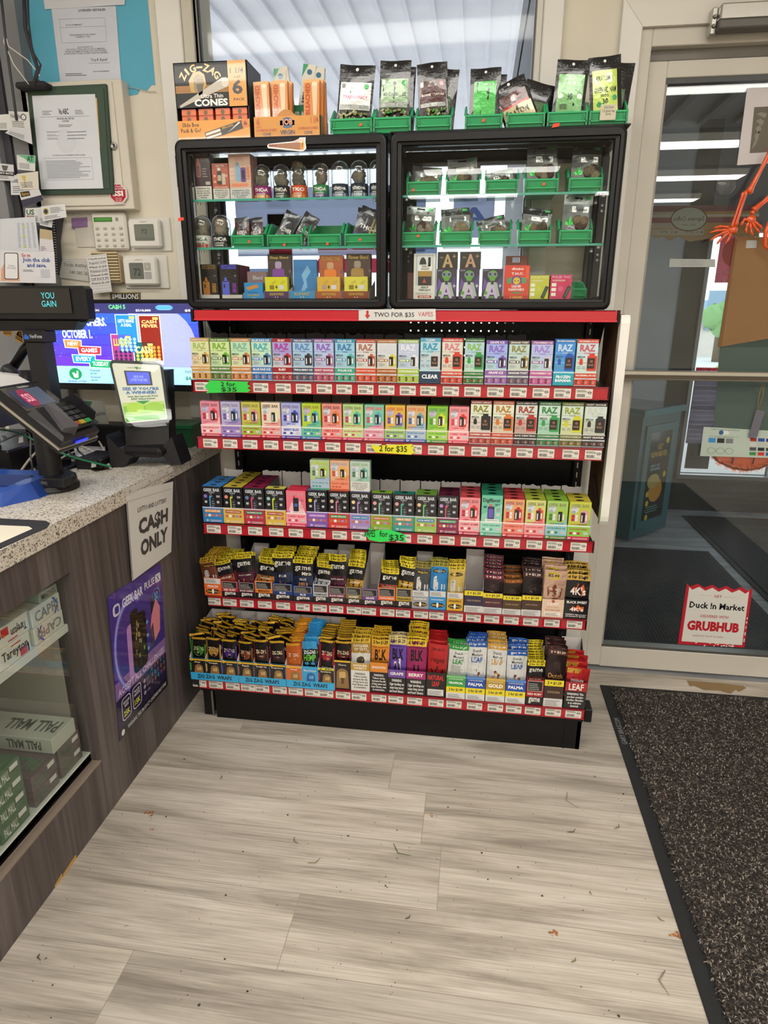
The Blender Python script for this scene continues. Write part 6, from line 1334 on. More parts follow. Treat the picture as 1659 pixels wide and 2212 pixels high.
# bottom of the left case
def lost(bandc,dev,txt,tc):
    def p(f):
        f.rect(0,0,1,1,'1d1a1c',.6);f.rect(.1,.86,.92,.98,bandc,1.2);f.text('LOST THC',.2,.89,.84,.95,'2a2622',2,1)
        for k in range(5):f.poly([(.05,.3+.1*k),(.5,.45+.1*k),(.95,.32+.1*k),(.95,.31+.1*k),(.5,.435+.1*k),(.05,.29+.1*k)],'3a3538',1.3)
        f.rr(.1,.08,.5,.5,.06,dev,2);f.poly([(.2,.48),(.27,.62),(.35,.62),(.42,.48)],dev,2);f.rr(.18,.3,.26,.42,.03,'3a2a1a',3);g3=f.sub(.78,.3,.5,.13,90);g3.text(txt,0,0,1,1,tc,3,1.2);f.ell(.86,.66,.07,'5a5a5e',2)
    return p
for k,(u0,u1,v,pf,lb) in enumerate([(437,472,638,lost('6a5230','b87a3a','GODFATHER OG','c88a2a'),'black vape box with amber device at bottom left of the left case'),(478,516,638,lost('4a4ab8','5a62d0','GREEN CRACK','9a4ac0'),'black vape box with blue violet device at bottom of the left case')]):
    cb(u0,u1,v,.262,Z3+.003,.078,.02,'1d1a1c',pf,'vape_box',lb,'vape box','boxes at the bottom of the left case')
    x0=at(u0-4,v,Y=.252).x;x1=at(u1+8,v,Y=.252).x;w_=x1-x0;m=MB()
    m.box(-w_/2,0,0,w_/2,.13,.0015,'b9b4ae','card');m.box(-w_/2,0,0,w_/2,.0012,.012,'c9c4be','card')
    for s in (-1,1):m.prism([(s*(w_/2-.001),0,0),(s*(w_/2-.001),.13,0),(s*(w_/2-.001),.13,.07),(s*(w_/2-.001),.02,.014),(s*(w_/2-.001),0,.012)],(.001,0,0),'c9c4be','card')
    solo(m,'display_tray',['grey card tray under the amber device box in the left case','grey card tray under the blue violet device box in the left case'][k],'display tray',loc=((x0+x1)/2,.252,Z3+.0006),group='open card trays at the bottom of the left case',local=True)
    cb(u0+4,u1+6,v,.285,Z3+.003,.078,.09,'252124',lambda f:f.rect(.1,.86,.92,.98,'6a6258',1),'vape_box',['stack of black boxes behind the amber device box','stack of black boxes behind the blue violet device box'][k],'vape box','rear boxes in the left case')
def tray_box(u0,u1,v,Y,front_c,back_c,fpaint,bpaint,lb,bh,fh,lip='5a3a6a',lph=.017):
    bh *= 1.28;fh *= 1.28;lph *= 1.28
    x0=at(u0,v,Y=Y).x;x1=at(u1,v,Y=Y).x;w_=x1-x0;xc=(x0+x1)/2
    m=MB();d=.12;m.box(-w_/2,0,0,w_/2,d,.0012,lip,'print');m.box(-w_/2,0,0,w_/2,.0012,lph,lip,'print')
    for s in (-1,1):m.prism([(s*(w_/2-.0006),0,0),(s*(w_/2-.0006),d,0),(s*(w_/2-.0006),d,lph*2.6),(s*(w_/2-.0006),.0,lph)],(.001*s,0,0),'cfc9c0','card')
    f=front(m,w_,lph,m='gloss');f.text('CREAM EXPRESS' if lip != '3a8ac0' else 'BLUE RAZZ',.2,.45,.8,.8,'c8b04a',2,.8);f.ell(.45,.22,.02,'e8e0d8',2);f.ell(.55,.22,.02,'e8e0d8',2)
    solo(m,'display_tray','low card tray holding the '+lb,'display tray',loc=(xc,Y,Z3+.0006),group='open card trays at the bottom of the left case',local=True)
    if fh:
        m=MB();m.box(-w_*.45,0,0,w_*.45,.022,fh,front_c,'print',.0006);fpaint(front(m,w_*.9,fh,m='gloss'));solo(m,'disposable_box',lb,'vape box',loc=(xc,Y+.0025,Z3+.002),group='boxes at the bottom of the left case',local=True)
    m=MB();m.box(-w_*.47,0,0,w_*.47,.025,bh,back_c,'print',.0006);bpaint(front(m,w_*.94,bh,m='holo'));solo(m,'disposable_box','upright box behind the '+lb,'vape box',loc=(xc+.002,Y+.030,Z3+.002),group='tall backing boxes in the left case',rot=(-.06,0,0),local=True)
def plus(c1,ink='8a7a2a'):
    def p(f):
        f.rect(0,0,1,1,c1,.6)
        for k in range(4):g3=f.sub(.2+.2*k,.75 if k % 2 else .22,.2,.1,35);g3.text('FLYING',0,0,1,1,'b0a050',2,.4)
        f.rect(.2,.42,.4,.62,ink,2);f.text('+',.46,.44,.56,.62,'3a3420',2,1.5);f.rr(.62,.42,.84,.62,.03,'d8d4e0',2)
    return p
def bigvape(bgc,dev,txt,cap):
    def p(f):
        f.rect(0,0,1,1,bgc,.6);f.text(txt,.1,.88,.9,.96,'c8a84a',2,1)
        for k in range(8):f.ell(.12+.12*k,.5+.3*((k*37 % 10)/10-.5),.07,'6a4a5a',1.3)
        f.rr(.2,.3,.72,.68,.1,dev,2.4);f.rr(.32,.68,.6,.84,.08,cap,2.4);f.rr(.24,.4,.68,.5,.03,'2a2030',3);f.ell(.46,.34,.08,'e0d8c0',3)
    return p
def bluebox(f):
    f.rect(0,0,1,1,'3378b4',.6);f.poly([(.25,.1),(.45,.4),(.35,.6),(.6,.85),(.75,.7),(.55,.5),(.6,.3),(.4,.15)],'7ab0d8',2);f.lines(.25,.06,.8,.14,2,'1f4a80',2)
tray_box(526,570,641,.256,'2f8ac8','7a5a5a',lambda f:(f.rect(0,0,1,1,'2f8ac8',.6),f.poly([(.2,.5),(.8,.7),(.7,.9),(.1,.7)],'c88a4a',2),f.text('FORUM',.2,.2,.7,.4,'1a4a7a',2,.8)),lambda f:(f.rect(0,0,1,1,'84686a',.6),f.text('Blend',.3,.7,.8,.85,'b0b4b8',2,.8)),'bright blue box at the bottom of the left case',.062,.036,'2f8ac8',.013)
tray_box(571,624,642,.25,'d8d02e','3a2a2a',plus('d8d42c'),bigvape('3a2a26','7a3f9a','Sleep Blend','a890b8'),'yellow box under a purple vaporiser picture in the left case',.1,.048,'4a2a5a')
tray_box(626,680,642,.25,'3378b4','3378b4',None,bluebox,'slanted metallic blue box in the left case',.088,0,'3a8ac0',.018)
tray_box(683,737,642,.25,'d8a83c','9a4f24',plus('dcae44','b89a8a'),bigvape('a8562a','e07c2c','FLYING THC','c89878'),'amber box under an orange vaporiser picture in the left case',.097,.048,'a8522a')
tray_box(741,797,642,.25,'d8cc4a','3a2420',plus('dcd04c'),bigvape('4a3028','a88440','Flower Blend','9a8a7a'),'yellow box under a gold vaporiser picture in the left case',.1,.048,'8a3a1a')
# ================================================================== inside the right case
def fbag(t_,w,h,txt,lab,loc,rot,seed,hi=True,bud='5a4436',top='6f7272'):
    t=thing('flower_bag',lab,'pouch',loc,'flower bags in the right case',rot=rot)
    def paint(f):
        f.rect(0,.8,1,1,top,1);f.rect(.4,.9,.6,.94,'101012' if h > .06 else 'd8d8d8',2);f.ell(.4,.92,.035,'101012' if h > .06 else 'd8d8d8',2);f.ell(.6,.92,.035,'101012' if h > .06 else 'd8d8d8',2);f.rect(0,.78,1,.79,'9aa0a0',1.6);f.rr(.74,.9,.92,.96,.02,'3f9a50',2)
        f.rr(.3,.63,.88,.75,.02,'e4e4e0',2.4);f.text(txt,.34,.655,.84,.73,'1c1c1e',3,.3)
        for a_,c_ in ((20,'2f9a3c'),(70,'3fae48'),(120,'27843a'),(160,'5ac05a')):
            q=math.radians(a_);f.poly([(.24,.36),(.24+.1*math.cos(q-.4),.36+.1*math.sin(q-.4)),(.24+.17*math.cos(q),.36+.2*math.sin(q)),(.24+.1*math.cos(q+.4),.36+.1*math.sin(q+.4))],c_,2)
        return '626564'
    pouch(w,h,.008,paint,'silver',seed=seed).build('bag',t,local=True)
    m=MB();rr=random.Random(seed)
    for k in range(5):m.blob((w*(.12+rr.uniform(-.18,.22)),-.0065+rr.uniform(-.001,.001),h*(.40+rr.uniform(-.06,.08))),w*.16,bud if k % 2 else rr.choice(['7a6a54','4a3a2e','857a60']),seed=seed*7+k,sub=14,amp=.2,sc=(1,.42,1))
    m.build('flower_buds',t,local=True)
RB=[ # u0,u1, vb, shelf z, bag h, text, lean
 (877,951,422,Z1,.060,'THC-A F',.12,'upper','low silver flower bag'),(962,1037,421,Z1,.075,'THC-A Flower',-.06,'upper','silver flower bag with a green leaf'),(1047,1119,420,Z1,.048,'MINTS',-.18,'upper','folded silver mints bag'),(1131,1206,418,Z1,.098,'THC-A Flower',-.02,'upper','tall grey flower bag with dark bud'),(1226,1301,416,Z1,.094,'THC-A Snow Caps',.02,'upper','grey snow caps bag with dark header'),
 (867,940,526,Z2,.083,'THC-A Snow Caps',.05,'middle','bright silver snow caps bag'),(948,1020,525,Z2,.078,'THC-A Snow Caps',-.05,'middle','snow caps bag with dark header'),(1032,1104,524,Z2,.058,'THC-A',-.22,'middle','tilted silver flower bag'),(1117,1190,523,Z2,.075,'THC-A Flower',.1,'middle','dark topped flower bag'),(1206,1279,521,Z2,.102,'THC-A Flower',.04,'middle','tall bright silver flower bag standing proud')]
for k,(u0,u1,vb,Z,bh,tx,ln,sh_,nm) in enumerate(RB):
    t,xc,w_=put_bin(u0,u1,vb,.25,Z+.0006,.072,.036,'green bin on the %s glass shelf holding the %s' % (sh_,nm),[(-.35,.3),None,None,(0.02,.5),None,(-.05,.6),None,None,None,None][k],d=.12,group='green bins in the right case')
    hdr=['6f7272','7c8080','8a8d8d','6f7272','34403a','9ea2a2','2f3332','2f3332','232626','a8acac'][k]
    fbag(0,w_*.9,bh*1.24,tx,nm+' in a green bin on the %s glass shelf' % sh_,(xc,.270,Z+.005),(-.12,ln,jit(.03)),k+31,top=hdr,bud=['5c5646','5c5646','5c5646','4a3430','6a6250','8a8270','8a7c64','5c5040','4a4030','54423a'][k])
    if k not in (4,9):solo(pouch(w_*.84,bh*1.12,.006,lambda f:(f.rect(0,.8,1,1,'3a3d3c',1),'4c4f4f')[1],'silver',seed=k+60),'spare_bag','bag tucked behind the '+nm+' on the %s glass shelf' % sh_,'pouch',loc=(xc+.006,.285,Z+.006),group='rear bags in the right case',rot=(-.1,-ln*.5,0),local=True)
# bottom of the right case
def sps(f):
    f.rect(0,0,1,1,'e0ddd6',.6);f.rect(.1,.3,.9,.98,'b9bcc0',1);f.rect(.16,.3,.86,.96,'d8dadc',1.4);f.rect(.2,.3,.84,.62,'1d1b1c',2);f.rect(.22,.5,.82,.62,'a8843c',2.6);f.rr(.66,.72,.78,.92,.03,'18181a',2.4);f.poly(arc(.42,.76,.16,0,180,8),'2a2a2c',2.2);f.rect(.2,.62,.84,.76,'e8e6e0',2.4);f.text('TRIPLY\nSPINNY',.34,.64,.72,.74,'1a1a1a',3,.8);f.poly([(.5,.46),(.4,.36),(.6,.36)],'b84a3a',3);f.text('SPIN IT\nTWITCH IT',.24,.17,.8,.28,'1f1d1c',2.4,1.2);f.lines(.1,.1,.9,.15,3,'9a948c',2);f.rr(.2,.02,.84,.08,.04,'b8402e',2);f.text('DUAL FLAVOR',.28,.03,.76,.07,'f0e8e0',3,.8)
cb(893,939,641,.255,Z3,.1,.06,'c8c2b8',sps,'vape_box','white dual flavor vape box with a window at the lower left of the right case','vape box')
def alien(f):
    f.rect(0,0,1,1,'2c2140',.6);f.poly([(.02,.2),(.3,.5),(.1,.7)],'6a4a9a',1.2);f.poly([(.98,.2),(.7,.5),(.95,.8)],'4a3a7a',1.2)
    f.ell(.5,.8,.24,'5a9a3a',1.6,rv=.15);f.poly([(.3,.76),(.7,.76),(.6,.6),(.4,.6)],'5a9a3a',1.7);f.ell(.38,.82,.11,'8a90a0',2.2);f.ell(.62,.82,.11,'8a90a0',2.2);f.ell(.38,.82,.07,'2a3a4a',2.6);f.ell(.62,.82,.07,'2a3a4a',2.6)
    f.poly([(.1,.1),(.28,.55),(.44,.56),(.36,.04)],'b9c4b8',2.4);f.poly([(.9,.1),(.72,.55),(.56,.56),(.64,.04)],'a8b4a8',2.4);f.ell(.2,.2,.09,'5a9a3a',2.8)
    f.poly([(.2,.02),(.44,.48),(.56,.48),(.8,.02),(.66,.02),(.6,.14),(.4,.14),(.34,.02)],'c8b4d8',3.2);f.poly([(.44,.22),(.5,.36),(.56,.22)],'3a2c50',3.6);f.rect(.82,.42,.96,.45,'d8d8e0',3.2);f.rect(.875,.37,.905,.5,'d8d8e0',3.2);f.text('DELTA',.06,.93,.3,.97,'b8b0c8',3,.6);f.rect(.4,.03,.6,.09,'5a9a3a',3.8)
for k,(u0,u1) in enumerate([(942,985),(990,1034),(1040,1084)]):
    cb(u0,u1,640,.252,Z3,.066,.045,'241b34',alien,'vape_box',['purple box with a goggled green alien and big letter A, leftmost of three','purple box with a goggled green alien and letter A, middle of three','purple goggled alien box with letter A beside the red orange box'][k],'vape box','alien boxes at the bottom of the right case')
def blackA(col):
    def p(f):f.rect(0,0,1,1,'1a181b',.6);f.poly([(.25,.1),(.46,.86),(.54,.86),(.78,.1),(.64,.1),(.59,.3),(.43,.3),(.38,.1)],col,2);f.poly([(.46,.42),(.51,.66),(.56,.42)],'1a181b',2.4);f.rect(.74,.72,.92,.76,col,2);f.rect(.81,.64,.85,.84,col,2);f.text('THC',.12,.62,.3,.72,'a89878',2,.8)
    return p
for k,(u0,u1,c_) in enumerate([(944,987,'c8a878'),(992,1037,'c89a80')]):
    cb(u0,u1,605,.272,Z3+.083,.038,.04,'1a181b',blackA(c_),'vape_box',['black box with gold letter A on top of the leftmost alien box','black box with rose letter A on top of the middle alien box'][k],'vape box','black letter boxes on the alien boxes')
def dozo(f):
    f.rect(0,0,1,1,'d83a2a',.6);f.text('dozo',.28,.86,.76,.94,'f0e4dc',2,1.2);f.text('T.H.C.',.28,.72,.76,.79,'f4ece6',2,1.4);f.ell(.5,.55,.2,'5a4a9a',2,rv=.14);f.ell(.5,.54,.14,'d8b83a',2.4,rv=.11);f.poly([(.1,.6),(.3,.66),(.28,.46),(.14,.46)],'4a9a6a',2);f.poly([(.9,.6),(.7,.66),(.72,.46),(.86,.46)],'4a9a6a',2)
    f.poly([(.41,.56),(.48,.53),(.42,.52)],'2a1a1a',3);f.poly([(.59,.56),(.52,.53),(.58,.52)],'2a1a1a',3);f.text('LIQUID\nDIAMONDS',.2,.24,.82,.42,'f4ece6',3,1.5);f.rr(.3,.16,.76,.21,.03,'6a8a5a',2.4);f.rect(0,.0,1,.1,'b82e22',2);f.text('5 GRAMS',.26,.02,.76,.08,'e8b84a',3,1.2);f.rect(.85,.6,.97,.96,'e8543a',1.6)
cb(1087,1141,640,.25,Z3,.073,.04,'b8302a',dozo,'vape_box','red orange liquid diamonds vape box in the right case','vape box')
m=MB();
for x0_,x1_,z0_,z1_ in [(-.031,.031,.0,.016),(-.031,-.012,.016,.03),(.012,.031,.016,.03),(-.031,.031,.03,.034)]:m.box(x0_,0,z0_,x1_,.001,z1_,'7a4a40','card')
a=at(1116,560,Y=.292);solo(m,'hanger_header','brown hanger flap standing up behind the red orange box','hanger flap',loc=(a.x,.292,Z3+.086),local=True)
def pthc(c1,dev):
    def p(f):
        f.rect(0,0,1,1,c1,.6);f.text('PULSE THC',.06,.86,.94,.96,'e8d8a0' if dev != 'x' else 'd8a8c8',2,1.3);f.lines(.08,.74,.7,.82,2,'f0e8d8',2);f.ell(.5,.42,.13,'c8d04a' if c1 == 'c3c43a' else 'e0508a',2)
        for k in range(3):f.rr(.06,.12+.2*k,.28,.26+.2*k,.02,'f0ecdc',2.2)
        g3=f.sub(.8,.28,.18,.55,-22);g3.rr(0,0,1,1,.3,'1f2220',2.6);g3.rr(.3,.1,.8,.9,.2,'3a5a4a',3)
    return p
cb(1143,1184,638,.25,Z3,.051,.04,'a8a830',pthc('c3c43a','y'),'vape_box','yellow green vape box in the right case','vape box')
cb(1187,1233,637,.25,Z3,.052,.04,'a82a5a',pthc('d0285f','x'),'vape_box','magenta pink vape box in the right case','vape box',rz=.1)
t,xc,w_=put_bin(1234,1268,636,.33,Z3+.0006,.05,.03,'empty dark green bin turned sideways behind the pink vape box',None,d=.06)
t.rotation_euler=(0,0,.4);t.location.y=.3;t.location.x -= .004
cb(880,897,640,.29,Z3,.06,.04,'5a1f24',lambda f:f.rect(0,0,1,1,'6a2428',.6),'vape_box','dark red box edge behind the white dual flavor box','vape box')
# posters on the window glass seen through the cases
def wposter(x0,x1,z0,z1,col,label,txt=None,tc='ffffff',mtl='thin'):
    m=MB();m.box(x0,YW+.041,z0,x1,YW+.0445,z1,col,mtl)
    if txt:f=Fr(m,(x0,YW+.041,z0),(x1-x0,0,0),(0,0,z1-z0),mtl);f.text(txt,.9,.3,.1,.75,tc,1.5,1) if False else f.text(txt,.1,.3,.9,.75,tc,1.5,1,mir=True)
    solo(m,'window_poster',label,'poster',loc=(x0,YW+.041,z0))
wposter(.13,.21,1.30,1.60,'f5809a','pink strip poster on the window behind the red pouches')
wposter(.30,.62,1.415,1.46,'f58aa6','long pink band poster on the window behind the left case')
wposter(.02,.13,1.34,1.43,'cfe0fa','pale blue lettered poster on the window at the left','FRESH','5a7ab0')
wposter(.02,.62,1.47,1.68,'e0e6f8','pale blue perforated poster on the window behind the jars')
wposter(.52,.66,1.48,1.66,'d4def4','blue grey window poster seen between the two cases')
wposter(.75,.88,1.52,1.64,'e4eafc','light blue letter A poster on the window','A','8a9cc8')
wposter(.62,.70,1.3,1.5,'cfe0fa','blue lettered poster behind the lower part of the right case','OPEN','6a86b8')
wposter(-.06,.60,1.02,1.285,'3a3a3e','dark sheet on the window behind the upper left of the shelving',mtl='card')
# ================================================================== counter
CXF=-.0734;CZ=.838
CY0,CY1=-2.6,YW-.002
t=thing('checkout_counter','checkout counter with speckled pale worktop and dark wood grain front','counter',(-.45,-.9,0))
m=MB();m.box(-.95,CY0,CZ-.042,CXF,CY1,CZ,'d0c8bc','speckle',.001);m.box(-.95,CY0,CZ-.0005,CXF-.0,CY1,CZ+.0004,'d0c8bc','speckle');m.build('worktop',t)
m=MB();FX=CXF-.008;oy0,oy1,oz0,oz1=-1.9,-.462,.2,.705
m.box(FX-.02,oy1,0,FX,CY1,CZ-.042,'555555','darkwood');m.box(FX-.02,CY0,oz1,FX,oy1,CZ-.042,'555555','darkwood');m.box(FX-.02,CY0,0,FX,oy0,CZ-.042,'555555','darkwood');m.box(FX-.02,oy0,0,FX,oy1,oz0-.03,'555555','darkwood')
m.box(FX-.06,oy1,0,FX-.02,oy1+.02,CZ-.05,'555555','darkwood');m.build('front_panel',t)
m=MB();m.box(FX-.02,oy0,oz0-.03,FX+.002,oy1+.004,oz0-.024,'888888','woodedge');m.box(FX-.018,oy0,.015,FX+.0012,oy1+.004,oz0-.026,'555555','darkwood');m.build('ledge',t)
m=MB();m.box(FX-.4,oy0,oz0-.02,FX-.022,oy1,oz0-.0,'d2d6cc','paint');m.box(FX-.03,oy0,oz0-.03,FX-.022,oy1,oz0-.004,'121214','black');m.build('cabinet_floor',t)
m=MB();m.box(FX-.42,oy0,.1,FX-.4,oy1+.02,oz1+.1,'b9b4a8','paint');m.box(FX-.4,oy1,.1,FX-.06,oy1+.02,oz1+.1,'a9a49a','paint');m.build('inner_panel',t)
m=MB();m.box(FX-.4,oy0,.548,FX-.028,oy1,.568,'dfe0d8','paint',.001);m.build('display_shelf',t)
m=MB();m.box(FX-.027,oy0,oz0-.004,FX-.023,oy1,oz1,'ffffff','glass');m.build('front_glass',t)
# chips in the laminate edge on the floor line
for (u0,u1,v0,v1,lb) in [(117,133,1900,1880,'lower'),(134,163,1872,1838,'longer')]:
    a=at(u0,v0,X=FX+.0015);b_=at(u1,v1,X=FX+.0015);m=MB();m.prism([(FX,a.y,.001),(FX,b_.y,.001),(FX,b_.y,.012),(FX,(a.y*2+b_.y)/3,.008),(FX,a.y,.006)],(.001,0,0),'c89a50','matte');m.build('laminate_chip',t,label='yellow chipped laminate spot')
def card4(cs,nrm,th,col,mt='paper',**pl):
    """flat sheet from photo corners BL,BR,TR,TL on one plane -> mesh builder and print frame"""
    P=[at(*c,**pl) for c in cs];m=MB();n=Vector(nrm);m.prism([p for p in P][::-1] if (P[1]-P[0]).cross(P[3]-P[0]).dot(n) < 0 else P,-n*th,col,mt)
    f=Fr(m,P[0],P[1]-P[0],P[3]-P[0],mt);
    f.fn=lambda u,v:P[0]*(1-u)*(1-v)+P[1]*u*(1-v)+P[2]*u*v+P[3]*(1-u)*v
    f.N=n.normalized();f.asp=(P[1]-P[0]).length/(P[3]-P[0]).length
    return m,f,P
# poster and sign on the counter front
m,f,P=card4([(258,1602),(362,1480),(347,1215),(232,1290)],(1,0,0),.0008,'33246e','gloss',X=FX+.0015)
f.rect(0,.32,1,1,'43318f',1);f.rect(0,.0,1,.32,'2c2342',1);f.rect(0,.28,1,.4,'8a6aa8',1.2);f.rect(0,0,1,.07,'1f1c22',1.5)
for k in range(5):f.poly(arc(.36,.58,.34-.012*k,60,250,18)+[(.36+(.328-.012*k)*math.cos(math.radians(250-10*q)),.58+(.328-.012*k)*1*math.sin(math.radians(250-10*q))) for q in range(20)],['6a5ac0','8a8ae0','a9b4f0','7a6ac8','5a48a8'][k],1.6+.1*k)
f.text('GEEK BAR',.22,.86,.6,.925,'e8e6f4',3,1.3);f.text('PULSE',.64,.875,.84,.93,'e8e6f4',3,.8);f.rr(.86,.87,.97,.935,.02,'e8e6f4',2.6);f.text('X',.88,.88,.95,.925,'3a2a78',3.4,.5);f.rr(.06,.84,.18,.92,.04,'d8d4ea',2.6);f.rr(.09,.855,.16,.905,.02,'43318f',3.2)
f.ell(.86,.78,.08,'5a9ae0',2.4);f.ell(.86,.78,.07,'2c2364',2.8);f.text('3D',.82,.75,.9,.81,'58b4f4',3.4,1.2)
f.rr(.34,.68,.48,.8,.04,'1b1a20',3);f.rr(.26,.33,.42,.72,.05,'b98ad0',2.8);f.rr(.34,.34,.62,.75,.06,'141318',3.6);f.rr(.37,.36,.59,.73,.05,'1f1e26',4.2)
rr_=random.Random(8)
for k in range(16):x_=.4+rr_.random()*.15;y_=.4+rr_.random()*.28;f.rect(x_,y_,x_+.02,y_+.03,'a8a070',4.8)
for k in range(3):f.ell(.64,.44+.1*k,.02,'6ab0f0',4.8)
f.poly([(.72,.42),(.9,.5),(.92,.68),(.84,.76),(.74,.66),(.7,.56)],'e08a9a',3.4);f.rr(.74,.66,.84,.78,.03,'26202a',3);f.poly([(.7,.56),(.76,.6),(.78,.44),(.72,.42)],'4a3a5a',4)
f.text('ACCEPT ALL CHALLENGES',.04,.295,.96,.345,'dcc8e8',3.4,1.3)
for k in range(2):
    f.rr(.08+.2*k,.1,.25+.2*k,.26,.04,'d8d4e4',2.4);f.rr(.09+.2*k,.106,.24+.2*k,.254,.035,'2c2342',2.8);f.text(['25K','15K'][k],.11+.2*k,.125,.22+.2*k,.165,'d8e04a',3.4,1.2);f.text(['REGULAR\nMODE','PULSE\nMODE'][k],.11+.2*k,.19,.22+.2*k,.235,'e8e6ec',3.4,.6)
for k in range(5):
    for q in range(3):f.rr(.66+.065*k,.15+.05*q,.695+.065*k,.185+.05*q,.01,['6a4a7a','8a5a3a','4a6a7a'][(k+q) % 3],3)
for q in range(3):f.ell(.52,.14+.045*q,.022,'a8a4b8',3);f.lines(.56,.13+.045*q,.64,.15+.045*q,2,'a8a4b8',3)
f.ell(.07,.035,.03,'e8e6ec',3);f.text('WARNING: THIS PRODUCT CONTAINS NICOTINE',.16,.02,.96,.05,'d8d4dc',3,.6)
solo(m,'vape_poster','purple poster with a black vaporiser stuck on the dark counter front','poster',loc=tuple(P[0]))
m,f,P=card4([(286,1255),(370,1192),(374,1040),(272,1065)],(1,0,0),.0008,'d8d6d2','paper',X=CXF+.0012)
f.text('LOTTO AND LOTTERY',.2,.74,.84,.80,'4a4644',2,.6);f.text('CA$H',.2,.44,.88,.66,'453f3e',2,2.2);f.text('ONLY',.22,.2,.88,.4,'453f3e',2,2.2);f.rect(0,.0,.012,.9,'6a5a6a',2);f.rect(.0,.9,1,.905,'b9b4b0',2)
solo(m,'cash_only_sign','white cash only sign hanging from the counter edge over the purple poster','sign',loc=tuple(P[0]))
m=MB();a=at(270,1058,X=CXF+.0025);b_=at(376,1030,X=CXF+.0025);m.box(CXF+.0018,a.y,CZ-.02,CXF+.0026,b_.y,CZ-.004,'cfcbc4','gloss')
for k in range(3):m.lathe([(.0035,0),(.002,.003)],(CXF+.0026,a.y+.02+k*.11,CZ-.012),'8a8680','metal',10,ax='x')
solo(m,'clear_strip','clear plastic strip with three pins holding the cash only sign','sign holder',loc=(CXF+.002,a.y,CZ-.02))
# cigarette cartons behind the counter glass
XG=-.112
def carton_c(y0,y1,z0,z1,L_,col,txt,tc,lb,grp,up=True,bars=(),side=True,topc=None,back=XG,deco=None):
    m=MB();m.box(back-L_,y0,z0,back,y1,z1,col,'print',.0015)
    f=Fr(m,(back,y0,z0),(0,y1-y0,0),(0,0,z1-z0),'gloss');f.N=Vector((1,0,0))
    g3=f if up else Fr(m,(back,y1,z1),(0,y0-y1,0),(0,0,z0-z1),'gloss')
    g3.N=Vector((1,0,0))
    if deco:deco(g3)
    if txt:g3.text(txt,.1,.22,.9 if up and txt != 'PALL MALL' or txt in ('CAPRI',) else .58,.78,tc,2,.8)
    tp=Fr(m,(back,y0,z1),(0,y1-y0,0),(-L_,0,0),'gloss');tp.N=Vector((0,0,1))
    if topc:
        g4=Fr(m,(back,y1,z1),(-L_,0,0),(0,y0-y1,0),'gloss');g4.N=Vector((0,0,1));g4.text('PALL MALL',.04,.25,.5,.72,topc,1.4,1.2);g4.poly([(.62,.3),(.7,.5),(.82,.62),(.95,.5),(.9,.3),(.78,.4),(.7,.2)],topc,1.6)
        g5=Fr(m,(back,y0,z1),(-L_,0,0),(0,0,z0-z1),'gloss');g5.N=Vector((0,-1,0));g5.text('PALL MALL',.1,.2,.4,.8,topc,1.4,1.2);g5.text('MENTHOL\nWHITE\nFILTER',.55,.1,.75,.85,topc,1.4,.3)
    return solo(m,'cigarette_carton',lb,'carton',loc=(back-L_/2,(y0+y1)/2,z0),group=grp)
zs=.5685
cap=lambda f:(f.poly([(.72,.95),(.86,.5),(.72,.05),(.78,.05),(.92,.5),(.78,.95)],'2a5ab0',1.6),f.poly([(.86,.95),(.76,.5),(.9,.05),(.86,.05),(.8,.5)],'5a9ad8',1.8))
tar=lambda f:(f.rect(.64,.08,.86,.5,'c8322c',1.6),f.rect(.88,.08,.93,.5,'1c1a1c',1.6),f.rect(.4,.82,.7,.88,'c8322c',1.6))
mis=lambda f:(f.rect(0,0,1,1,'e4e6e4',1),f.frame(.04,.1,.96,.9,.02,'3a9ad0',1.6))
gc='cigarette cartons on the glass fronted counter shelf'
carton_c(-.575,-.47,zs,zs+.042,.27,'d8d8d0','CAPRI','8a8c90','lower white carton with blue swirl at the right end of the counter shelf',gc,False,deco=cap)
carton_c(-.575,-.472,zs+.0428,zs+.088,.27,'d6d6ce','CAPRI','8a8c90','upper white carton with blue swirl at the right end of the counter shelf',gc,True,deco=cap)
carton_c(-.69,-.59,zs,zs+.047,.27,'dcdcd6','Tareyton','2a2628','lower white carton with red and black blocks on the counter shelf',gc,True,deco=tar)
carton_c(-.685,-.585,zs+.0478,zs+.092,.27,'dcdcd6','Tareyton','2a2628','upper upside down carton with red and black blocks on the counter shelf',gc,False,deco=tar)
carton_c(-.80,-.70,zs,zs+.042,.27,'e0e2de','MISTY','5a5e62','lower white carton with a blue frame on the counter shelf',gc,True,deco=mis)
carton_c(-.80,-.70,zs+.0428,zs+.085,.27,'e0e2de','MISTY','5a5e62','upper white carton with a blue frame on the counter shelf',gc,True,deco=mis)
carton_c(-.54,-.475,zs+.0888,zs+.112,.2,'9aa89a','MENTHOL','4a544c','small grey green pack on top of the blue swirl cartons',gc,True)
gb='cartons stacked on the counter display floor'
wl=lambda f:(f.rect(.62,.56,.9,.86,'d8d8d4',1.8),f.rect(0,.48,1,.5,'2a2422',1.6))
for k in range(2):
    carton_c(-.566,-.48,.2006+.0405*k,.2006+.0405*k+.04,.28,'5a4d49','PALL MALL','4a6a4a',['bottom','top'][k]+' brown carton of the far brown stack behind the counter glass',gb,True,deco=wl,topc='4a5a4a')
    carton_c(-.664,-.576,.2006+.0405*k,.2006+.0405*k+.04,.28,'54474a','PALL MALL','4a6a4a',['bottom','top'][k]+' brown carton of the nearer brown stack behind the counter glass',gb,True,deco=wl,topc='3f7a4a')
